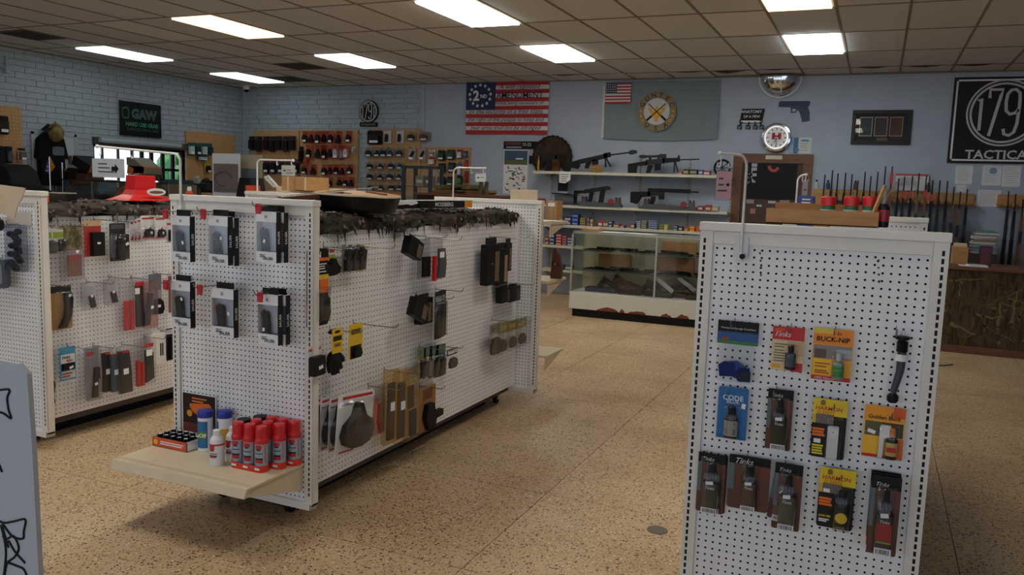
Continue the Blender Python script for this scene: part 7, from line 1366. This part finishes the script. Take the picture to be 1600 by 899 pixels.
mini(551, 229, 555, 238, 'small white tag on the right edge of the crowded pegboard', '#c8ccd0', '#b8bcc0', g, BOXP, sticker_=False)
g = 'grey clamshells below the round emblem'
mini(573.5, 204, 597, 226, 'large black pouch pack at the top left of the clamshell pegboard', '#141517', '#2a2022', g, BLOB); 
for k, x in enumerate((605, 625)): mini(x-5.5, 204, x+6, 224, ['white card with black holster, left of the pair', 'white card with black holster, right of the pair'][k], '#c4c6c8', '#202224', g, [(.2, 0), (.6, 0), (.7, .5), (.6, 1), (.3, 1)], sticker_=False)
mini(636, 206, 650, 221, 'brown clamshell fourth in the top row below the emblem', '#9a8a74', '#2a2420', g, clear=True); mini(655, 206, 671, 221, 'reddish brown clamshell at the right end of the top row', '#9a7a64', '#5a2c24', g, clear=True)
for r, (y0, y1, xs) in enumerate(((231, 246, (577, 590, 600, 610, 625)), (253, 265, (579, 595, 612, 625)), (269, 282, (579, 595, 610, 624)), (287, 298, (580, 596, 613, 625)))):
    for k, x in enumerate(xs): mini(x-6, y0, x+6, y1, 'grey clamshell with black part, %s from left in the %s row of the clamshell pegboard' % (ORD[k], ('second', 'third', 'fourth', 'bottom')[r]), '#8d8880', '#141416' if k != 3 else '#1a2240', g, HOL if k % 2 else BLOB, clear=True, off=.09)
for k, x in enumerate((643, 659)): mini(x-5, 230, x+6, 252, ['slanted black knife pack left of its twin', 'slanted black knife pack right of its twin'][k], '#a39c92', '#1c1c1e', g, [(.0, 0), (.4, 0), (1, .9), (.8, 1)])
g = 'packs on the small pegboard beside the striped flag'
for k, (x0, y0, x1, y1, c1, c2, l) in enumerate(((671, 234, 680, 245, '#c8c8c6', '#8a8a8a', 'small white pack at the top left of the green pack pegboard'), (670, 246, 680, 258, '#a83a34', '#d0d0cc', 'red and white pack under the small white pack'), (684, 235, 696, 251, '#23302a', '#2e3c34', 'dark green pack, top row left'), (698, 234, 711, 250, '#2a3626', '#38463a', 'dark green pack, top row right'), (685, 255, 696, 270, '#222c28', '#30403a', 'dark green pack, middle row left'), (700, 254, 712, 270, '#242e28', '#344238', 'dark green pack, middle row right'), (683, 276, 696, 291, '#1f2a24', '#2c3a32', 'dark green pack, bottom row left'), (698, 276, 709, 291, '#222c26', '#304036', 'dark green pack, bottom row right'), (714, 234, 723, 248, '#9a2e2a', '#c4c6cc', 'red and white pack right of the top green packs'), (724, 236, 731, 246, '#3a3c48', '#5a6a8a', 'small blue grey pack at the top right corner of the small pegboard'), (715.5, 254, 720.5, 275, '#3a62a4', '#c8d0dc', 'slim blue and white tube pack'), (714, 275, 722, 288, '#1c201e', '#3a8a4a', 'black pack with green window'), (726, 250, 731.5, 263, '#8a2a2c', '#a83a38', 'slim red pack, upper right edge'), (726, 268, 731.5, 286, '#7a262a', '#963234', 'slim red pack, lower right edge'))): mini(x0, y0, x1, y1, l, c1, c2, g, BOXP, sticker_=k < 9)
g = 'packs on the left wall pegboards'
mini(-6, 181, 14, 210, 'black pouch at the picture edge of the left wall pegboard', '#17181a', '#2a2a22', g, BOXP, 'X'); mini(-8, 228, 8, 257, 'black pouch in the lower row at the picture edge', '#121315', '#1c1d20', g, BLOB, 'X', sticker_=False); mini(8, 229, 20, 255, 'black pack with grey window beside the lower pouch', '#15161a', '#4a5260', g, BLOB, 'X', sticker_=False); mini(28.5, 231, 40, 252, 'white carton with orange foot on the left wall pegboard', '#c4bcb2', '#6a625c', g, BOXP, 'X', hdr='#2a2422')
for k, x in enumerate((298, 308, 318, 327)): mini(x-4.5, 223+k*.5, x+4.5, 243, 'teal green pack, %s from left on the board near the corner' % ORD[k], '#1f5a54', '#123834' if k % 2 else '#c0ccca', g, BOXP, 'X', sticker_=k < 2)
mini(308, 243, 323, 251, 'dark teal box hung under the green packs', '#1c3432', '#b0bcbc', g, BOXP, 'X'); mini(320, 254, 328.5, 271, 'yellow and black card on the board near the corner', '#b0b42c', '#1a1a1c', g, BLOB, 'X')
# ---- far furniture in front of the back-left wall
def rbx(n, l, c, rect, Y, d, m, base=None):
    loc, w, h, rz = rectY(*rect, Y); return thing(n, l, c, (loc[0], Y, loc[2] if base is None else base)), w, h
# tower cabinet
Y = 11.2; a, c = onY(628, 290, Y)[0], onY(673, 290, Y)[0]; zt = onY(650, 259, Y)[2]; t = thing('tower_cabinet', 'dark framed glass tower cabinet in front of the clamshell pegboard', 'display cabinet', ((a+c)/2, Y, 0)); w = c-a; KF = mat('#2e3440', .4); hw = w/2
for x in (-hw+.02, hw-.02):
    for y in (.02, .38): MB().box(x-.025, x+.025, y-.025, y+.025, 0, zt, KF).build('post', t)
MB().box(-hw, hw, 0, .4, zt-.04, zt, KF).build('top', t); MB().box(-hw, hw, 0, .4, 0, .12, KF).build('base', t)
for z in (.5, .9, onY(650, 291, Y)[2]): MB().box(-hw+.03, hw-.03, .02, .38, z-.012, z, KF).build('shelf', t)
MB().box(-hw+.04, hw-.04, .01, .014, .12, zt-.04, GLASS).build('glass_door', t); MB().box(hw-.02, hw-.016, .05, .36, .12, zt-.04, GLASS).build('side_glass', t)
for k, (x, z, cc, l) in enumerate(((-.05, onY(650, 291, Y)[2], '#a8906a', 0), (.12, onY(650, 291, Y)[2], '#6a5a44', 1))):
    tt = thing('boxed_knife', ['tan boxed item on the shelf inside the tower cabinet', 'brown boxed item on the shelf inside the tower cabinet'][k], 'box', ((a+c)/2+x, Y+.18, z+.001)); MB().box(-.07, .07, 0, .08, 0, .16, mat(cc, .6)).build('carton', tt); MB().box(-.05, .05, -.002, 0, .05, .1, PAPER).build('label', tt)
Zs = .9
tt = thing('boxed_display', 'tan backed knife display low inside the tower cabinet', 'display', ((a+c)/2, Y+.25, Zs+.001)); MB().box(-.16, .16, 0, .02, 0, .33, mat('#a8946c', .7)).build('board', tt); MB().tube([(-.12, -.012, .1), (-.02, -.012, .2)], .012, BLACK, 6).build('knife', tt); MB().box(-.14, .14, -.03, 0, .05, .075, BLACK).build('tray', tt)
# olive gun cases stacked right of the cabinet
OL = m_noise('olive_camo_cloth', [(.3, '#2c2c18'), (.5, '#4c482a'), (.7, '#6a6238')], 9, .85, 5, .2)
Y = 10.4
for k, (r, m_, l) in enumerate((((672, 296, 764, 303), mat('#6a4a2c', .8), 'brown soft gun case lying under the olive one'), ((676, 289, 750, 297), OL, 'olive camouflage soft gun case lying on top'))):
    loc, w, h, rz = rectY(*r, Y); t = thing('gun_case', l, 'gun case', (loc[0], Y, loc[2]), 0, 'soft gun cases'); MB().prism(poly([(.0, .25), (.06, 0), (.95, 0), (1, .3), (.98, .9), (.7, 1), (.1, .85)], w, h*1.1, -w/2), 0, .25, m_).build('case', t, bevel=.02); MB().tube([(-w*.1, -.01, h*.5), (0, -.03, h*.3), (w*.1, -.01, h*.5)], .012, BLACK, 6).build('handle', t)
for k, x in enumerate((753, 762)): p = onY(x, 303, Y); t = thing('case_strap', ['upright olive tube left at the end of the gun cases', 'upright olive tube right at the end of the gun cases'][k], 'tube', (p[0], Y-.05, p[2]-.05)); MB().tube([(0, 0, 0), (.0, 0, .16), (.012, 0, .2)], .028, OL, 10).build('tube', t); MB().lathe([(.03, .2), (.026, .215)], BLACK, n=12).build('cap', t)
t = thing('low_counter', 'dark wooden counter carrying the soft gun cases', 'counter', (onY(718, 303, Y)[0], Y+.15, 0)); zc = onY(718, 303.5, Y)[2]; MB().box(-.65, .65, -.22, .25, 0, zc-.03, mat('#2c2622', .7)).build('body', t); MB().box(-.67, .67, -.25, .27, zc-.03, zc, WOOD).build('top', t)
# cardboard boxes, clipboards on the far left rack end and beyond
Y = 6.15; 
for k, (r, l) in enumerate((((440, 275, 460, 297), 'narrow cardboard box standing under the cream sign'), ((461, 276, 493, 297), 'wide cardboard box beside the narrow one on the left rack end'))):
    loc, w, h, rz = rectY(*r, Y); t = thing('cardboard_box', l, 'box', (loc[0], Y, loc[2]-.005), 0, 'cardboard boxes behind the left rack end'); MB().box(-w/2, w/2, 0, .2, 0, h, CARDB).build('carton', t, bevel=.003); MB().box(-w*.04, w*.04, -.001, 0, 0, h, CARDL).build('tape', t)
loc, w, h, rz = rectY(400, 303, 515, 310, 6.02); t = thing('box_shelf', 'cream shelf board on the far end of the left rack under the boxes', 'shelf', ((onY(400, 298, 6.02)[0]+onY(500, 298, 6.02)[0])/2+.05, 6.05, 1.56)); MB().box(-.48, .42, -.02, .36, -.03, 0, CREAM).build('shelf_board', t, bevel=.003); MB().box(-.48, .42, .34, .36, 0, .05, CREAM).build('back_lip', t)
# framed poster boards leaning
Y = 6.85; loc, w, h, rz = rectY(332, 240, 375, 306, Y); t = thing('poster_board', 'large white topped board with brown collage leaning in the back left', 'poster', (loc[0], Y, 1.471)); h = onY(353, 240, Y)[2]-1.471; MB().box(-w/2, w/2, 0, .01, 0, h, mat('#b8bac4', .5)).build('board', t); MB().box(-w*.44, w*.44, -.003, 0, h*.12, h*.76, mat('#8a7464', .5, 0, .55, 5)).build('collage_print', t); MB().tube([(w*(-.1+.3*math.cos(q)), -.006, h*(.42+.16*math.sin(q))) for q in np.linspace(0, 5, 14)], .006, mat('#4a4038', .6), 5).build('drawn_outline', t)
MB().rbox(-w*.45, w*.45, -.006, -.004, h*.1, h*.77, HAZE, .01).build('clear_pocket', t)
Y = 6.95; loc, w, h, rz = rectY(375, 242, 409, 306, Y); t = thing('poster_board', 'olive topped board with dark clear pocket behind the white topped one', 'poster', (loc[0], Y, 1.471)); h = onY(392, 242, Y)[2]-1.571; MB().box(-w/2, w/2, 0, .01, 0, h+.1, mat('#8c8872', .6)).build('board', t); MB().box(-w*.42, w*.36, -.003, 0, .1, (h+.1)*.68, mat('#545a60', .3, 0, .3, 6)).build('dark_pocket', t)
# black bin and red topped jug
Y = 6.6; loc, w, h, rz = rectY(368, 279, 396, 306, Y); t = thing('black_box', 'black slanted bin behind the centre rack end', 'bin', (loc[0], Y, 1.471)); h = onY(382, 279, Y)[2]-1.521; MB().prism(poly([(0, 0), (1, 0), (.82, 1), (.22, 1)], w, h+.05, -w/2), 0, .2, BLACK).build('bin', t, bevel=.01); MB().prism(poly([(.25, .98), (.8, .98), (.8, 1.03), (.25, 1.03)], w, h+.05, -w/2), -.01, .21, BLACK).build('rim', t)
Y = 6.38; loc, w, h, rz = rectY(384, 290, 398, 306, Y); t = thing('red_carton', 'white carton with orange red top behind the centre rack end', 'box', (loc[0], Y, 1.471)); h = onY(391, 290, Y)[2]-1.521; MB().box(-w/2, w/2, 0, .08, 0, h+.02, mat('#c8c2ba', .5)).build('carton', t, bevel=.004); MB().box(-w/2-.001, w/2+.001, -.001, .081, h-.0, h+.05, mat('#d04a28', .5)).build('lid', t)
xa, xb = onY(286, 300, 6.5)[0], onY(445, 300, 6.5)[0]; t = thing('storage_cabinet', 'grey storage cabinet behind the near racks carrying boards and bins', 'cabinet', ((xa+xb)/2, 6.72, 0)); MB().box(-(xb-xa)/2, (xb-xa)/2, -.45, .32, 0, 1.44, mat('#6a6a68', .6)).build('body', t); MB().box(-(xb-xa)/2-.02, (xb-xa)/2+.02, -.47, .34, 1.44, 1.47, mat('#8a7a62', .6)).build('top', t)
t = thing('bag_stand', 'dark wooden stand under the black bag at the left edge', 'stand', (onY(10, 290, 7.4)[0], 7.4, 0)); MB().box(-.42, .95, -.25, .3, 1.31, 1.35, WOOD).build('top', t); MB().box(-.40, .58, -.2, .26, 0, 1.31, mat('#33261c', .7)).build('cabinet', t)
# wire white rack pieces (folded white stand)
Y = 6.5; t = thing('white_stand', 'folded white plastic stand lying behind the left rack end', 'stand', onY(428, 298, Y)); b = MB()
for x0, y0, x1, y1 in ((414, 277, 428, 292), (418, 275, 434, 293), (426, 291, 436, 293)): b.tube([onY(x0, y0, Y)-onY(428, 298, Y), onY(x1, y1, Y)-onY(428, 298, Y)], .016, mat('#c8c6c0', .5), 6)
b.build('arms', t); MB().box(-.06, .06, -.02, .1, 1.471-t.location.z, .0, mat('#8a8a88', .5)).build('foot', t)
# glass counters at left with boxes on top (seen over the left rack)
Y = 8.4; zt = onY(150, 282, Y)[2]; xa, xb = max(onY(52, 285, Y)[0], XL+.18), onY(262, 285, Y)[0]; t = thing('glass_counter', 'glass topped sales counter crowded with goods at the left', 'counter', ((xa+xb)/2, Y, 0)); hw = (xb-xa)/2
MB().box(-hw, hw, 0, .55, 0, .95, mat('#5a4a3c', .6)).build('cabinet', t); MB().box(-hw, hw, 0, .55, zt-.012, zt, GLASS).build('glass_top', t); MB().box(-hw, hw, -.002, .0, .95, zt-.012, GLASS).build('front_glass', t); MB().box(-hw, hw, -.008, .012, zt-.02, zt+.004, mat('#3c3c3a', .4, .5)).build('front_edge', t); MB().box(-hw, hw, .5, .52, .95, zt-.02, mat('#8a7a68', .6)).build('rear_panel', t)
for x in (-hw+.015, -.35, .45, hw-.015): MB().box(x-.014, x+.014, .0, .028, .95, zt, CHROME).build('post', t)
def far(n, l, c, r, Y, d, parts, g='goods on the left counter', base=None):
    loc, w, h, rz = rectY(*r, Y); tt = thing(n, l, c, (loc[0], Y, base if base is not None else loc[2]), 0, g)
    for nm, fn in parts: fn(tt, w, h, d, nm)
    return tt
def pb_(cl, x0=-.5, x1=.5, z0=0, z1=1, bev=.004, y0=0, y1=1): return lambda t, w, h, d, nm: MB().box(w*x0, w*x1, d*y0, d*y1, h*z0, h*z1, mat(cl, .6)).build(nm, t, bevel=bev)
def pp_(cl, pts, bev=.004): return lambda t, w, h, d, nm: MB().prism(poly(pts, w, h, -w/2), 0, d, mat(cl, .6)).build(nm, t, bevel=bev)
far('shoe_box', 'tilted charcoal shoe box with orange end on the left counter', 'box', (110, 243, 142, 271), 8.5, .3, [('carton', pp_('#1c1e22', [(.05, .5), (.85, 0), (1, .45), (.18, 1)])), ('orange_end', pp_('#c06a2a', [(.86, .0), (1.06, .12), (1.1, .5), (1.0, .45)]))])
far('shoe_box', 'grey shoe box with orange end standing behind the red stand', 'box', (198, 246, 226, 272), 8.5, .3, [('lid', pp_('#7f7a6a', [(0, .55), (.95, .0), (1, .35), (.75, .6), (.3, 1), (0, 1)])), ('orange_end', pp_('#d0761e', [(0, 0), (.9, 0), (1, .46), (.05, .5)])), ('label', pp_('#b09a80', [(.32, .04), (.84, .06), (.88, .3), (.4, .3)])), ('lower_box', pb_('#3a3028', x0=-.45, x1=.4, z0=-.38, z1=-.005))])
far('brown_bag', 'tan paper packet leaning behind the small flag', 'bag', (86, 240, 104, 262), 8.7, .15, [('packet', pp_('#7c6654', [(.1, 0), (.7, 0), (1, .8), (.5, 1), (0, .9)]))]); far('brown_bag', 'second tan packet beside the first', 'bag', (101, 243, 112, 256), 8.75, .12, [('packet', pp_('#8a684c', [(0, 0), (1, 0), (1, 1), (.2, .9)]))])
far('leather_goods', 'heap of brown leather holsters under the tilted shoe box', 'holsters', (86, 262, 136, 282), 8.5, .3, [('holster', pp_('#4a2c1e', [(0, 0), (.35, 0), (.4, .7), (.1, .9)])), ('holster', pp_('#2a2220', [(.3, 0), (.65, 0), (.7, .9), (.4, 1)])), ('holster', pp_('#5a3a28', [(.6, 0), (1, 0), (.95, .55), (.7, .6)]))])
far('green_hat', 'dull green felt hat lying at the left of the counter', 'hat', (54, 268, 78, 290), 8.6, .25, [('crown', lambda t, w, h, d, nm: MB().ball((0, .1, h*.3), w*.42, .12, h*.65, mat('#3c4038', .9)).build(nm, t)), ('brim', lambda t, w, h, d, nm: MB().lathe([(w*.55, 0), (w*.56, .01), (w*.4, .02)], mat('#363a33', .9), (0, .1, 0), 18, sy=.6).build(nm, t))])
far('dark_bag', 'black cloth bag slumped at the left picture edge', 'bag', (-14, 250, 36, 300), 7.2, .4, [('bag', pp_('#0f1012', [(0, 0), (1, 0), (1, .2), (.7, .35), (.55, .8), (.3, 1), (0, 1)], .03)), ('strap', lambda t, w, h, d, nm: MB().tube([(w*.1, -.01, h*.5), (w*.3, -.03, h*.25), (w*.5, -.01, h*.12)], .02, mat('#1c1e24', .8), 6).build(nm, t))], base=1.35)
far('black_jacket', 'black rumpled garment beside the grey shoe box', 'garment', (216, 250, 246, 282), 8.84, .1, [('cloth', pp_('#111214', [(0, 0), (1, 0), (.9, .3), (.6, .6), (.35, 1), (.1, .9), (.2, .5)], .02))])
far('binder', 'dark olive folder standing in the counter', 'folder', (116, 291, 152, 312), 8.45, .2, [('cover', pp_('#2e2f2a', [(.1, 0), (1, .0), (.85, .9), (0, 1)])), ('spine', pp_('#1c1d1a', [(.1, 0), (.2, 0), (.1, .95), (0, 1)]))]); far('leather_goods', 'brown leather bag under glass behind the chrome post', 'bag', (84, 281, 118, 305), 8.5, .25, [('bag', pp_('#3a251a', [(.05, 0), (.95, 0), (1, .7), (.6, 1), (.2, .95), (0, .6)], .02)), ('flap', pp_('#4a2e20', [(.1, .5), (.9, .5), (.8, 1), (.2, 1)], .01))], base=1.38)
far('blue_cloth', 'light blue folded cloth under the hanging sign', 'cloth', (152, 282, 165, 304), 8.4, .2, [('cloth', pp_('#6a8aa0', [(0, .3), (.4, 0), (1, .2), (.9, 1), (.2, 1)], .02))]); far('brown_bag', 'tan cardboard wedge left of the red stand', 'cardboard', (176, 290, 202, 312), 8.3, .1, [('sheet', pp_('#7a6240', [(0, 0), (1, .1), (.65, 1), (.2, .6)]))])
far('paper_lamp', 'small bright white paper blocks under the hanging sign', 'paper', (164, 281, 177, 293), 8.6, .1, [('upper_block', pb_('#f0efe8', z0=.4)), ('lower_block', pb_('#f0efe8', z1=.36, x0=-.3))])
t = thing('chrome_pole', 'thin chrome pole rising from the left counter', 'pole', (onY(98, 282, 8.45)[0], 8.45, .951)); MB().tube([(0, 0, 0), (0, 0, onY(98, 254, 8.38)[2]-.95)], .012, CHROME, 8).build('pole', t); MB().lathe([(.04, 0), (.04, .01)], CHROME, n=14).build('foot', t)
t = thing('desk_flag', 'small yellow fringed desk flag on a chrome stick', 'flag', (onY(78, 270, 7.6)[0], 7.6, 1.351)); zt2 = onY(77, 245, 7.6)[2]-1.351; MB().tube([(0, 0, 0), (0, 0, zt2)], .010, CHROME, 8).build('stick', t)
MB().prism([(0, zt2), (-.05, zt2-.08), (-.09, zt2-.20), (0, zt2-.23)], -.003, .003, mat('#3a4a94', .8)).build('blue_field', t)
for k in range(4): MB().prism([(-.045-.01*k, zt2-.11-.027*k), (0, zt2-.11-.027*k), (0, zt2-.097-.027*k), (-.042-.01*k, zt2-.097-.027*k)][::1], -.0045, .0045, mat('#c8484e' if k % 2 == 0 else '#d8d4d4', .8)).build('stripe', t)
MB().prism([(.005, zt2), (.10, zt2-.13), (.02, zt2-.20), (.005, zt2-.2)][::-1], -.003, .003, mat('#c08a24', .8)).build('yellow_fringe', t)
# teal metal cabinet and white post right of the red stand
Y = 9.6; loc, w, h, rz = rectY(247, 281, 303, 310, Y); t = thing('metal_cabinet', 'dark teal glass fronted cabinet right of the red stand', 'cabinet', (loc[0], Y, 0)); zt = onY(275, 281, Y)[2]; MB().box(-w/2, w/2, .01, .45, 0, zt, mat('#233038', .4)).build('body', t); MB().box(-w/2, w/2, 0, .46, zt-.10, zt, mat('#3c5058', .35)).build('upper_band', t); MB().box(-w/2, w/2, -.005, .01, zt-.125, zt-.10, mat('#8a9aa0', .4)).build('rail', t); MB().box(-w*.5, -w*.46, -.006, .01, 0, zt, mat('#8fa6b4', .4)).build('side_post', t)
# wire ornament by the window
p = onX(282, 248, XL+.03); t = thing('antler_ornament', 'black wire tree ornament on the wall beside the window', 'ornament', p, math.pi/2); b = MB(); r_ = random.Random(8)
for k in range(22): a = r_.uniform(-1.2, 1.2)+math.pi/2; r0 = r_.uniform(0, .25); b.tube([(r_.uniform(-.02, .02), 0, -.2+r0*.9), (math.cos(a)*.13, -.005, -.16+r0*.9+math.sin(a)*.13)], .006, BLACK, 4)
b.tube([(0, 0, -.25), (0, 0, .18)], .008, BLACK, 5); b.build('branches', t); MB().box(-.05, .05, -.02, .01, -.55, -.28, mat('#2a2c2e', .6)).build('lower_plate', t)
# orange capped bottle and small clutter over the centre rack's left corner
p = onY(296, 306, 6.35); t = thing('orange_bottle', 'white bottle with orange label seen above the centre rack corner', 'bottle', (p[0], 6.35, 1.471)); t.scale = (1, 1, (onY(296, 292, 6.35)[2]-1.471)/.115); MB().lathe([(.035, 0), (.036, .05), (.02, .07)], mat('#d0562c', .5), n=14).build('body', t); MB().lathe([(.022, .07), (.022, .11), (.015, .115)], PAPER, n=12).build('cap', t)
for k, (r, c1, c2, l) in enumerate((((304, 287, 314, 308), '#3a3836', '#2a2826', 'dark bust shaped bottle behind the centre rack corner'), ((314, 278, 330, 300), '#17181b', '#232428', 'black upright pouch left of the white topped board'), ((303, 275, 314, 287), '#8a9490', '#b4bab4', 'pale domed lamp above the dark bottle'))):
    loc, w, h, rz = rectY(*r, 9.0); t = thing('shelf_item', l, 'item', (loc[0], 9.0, loc[2]), 0, 'goods behind the centre rack corner'); MB().lathe([(w*.4, 0), (w*.5, h*.2), (w*.45, h*.6), (w*.2, h*.75)], mat(c1, .5), n=14, sy=.6).build('body', t); MB().ball((0, 0, h*.82), w*.28, w*.25, h*.18, mat(c2, .5)).build('top', t)
Y = 9.1; t = thing('wood_table', 'brown wooden table edge behind the centre rack corner', 'table', (onY(345, 305, Y)[0], Y, 0)); zt = onY(330, 303, Y)[2]; MB().box(-.75, .55, -.1, .5, zt-.04, zt, PINE).build('top', t)
for x in (-.7, .5):
    for y in (-.05, .45): MB().box(x-.03, x+.03, y-.03, y+.03, 0, zt-.04, PINE).build('leg', t)
bpy.context.view_layer.update()
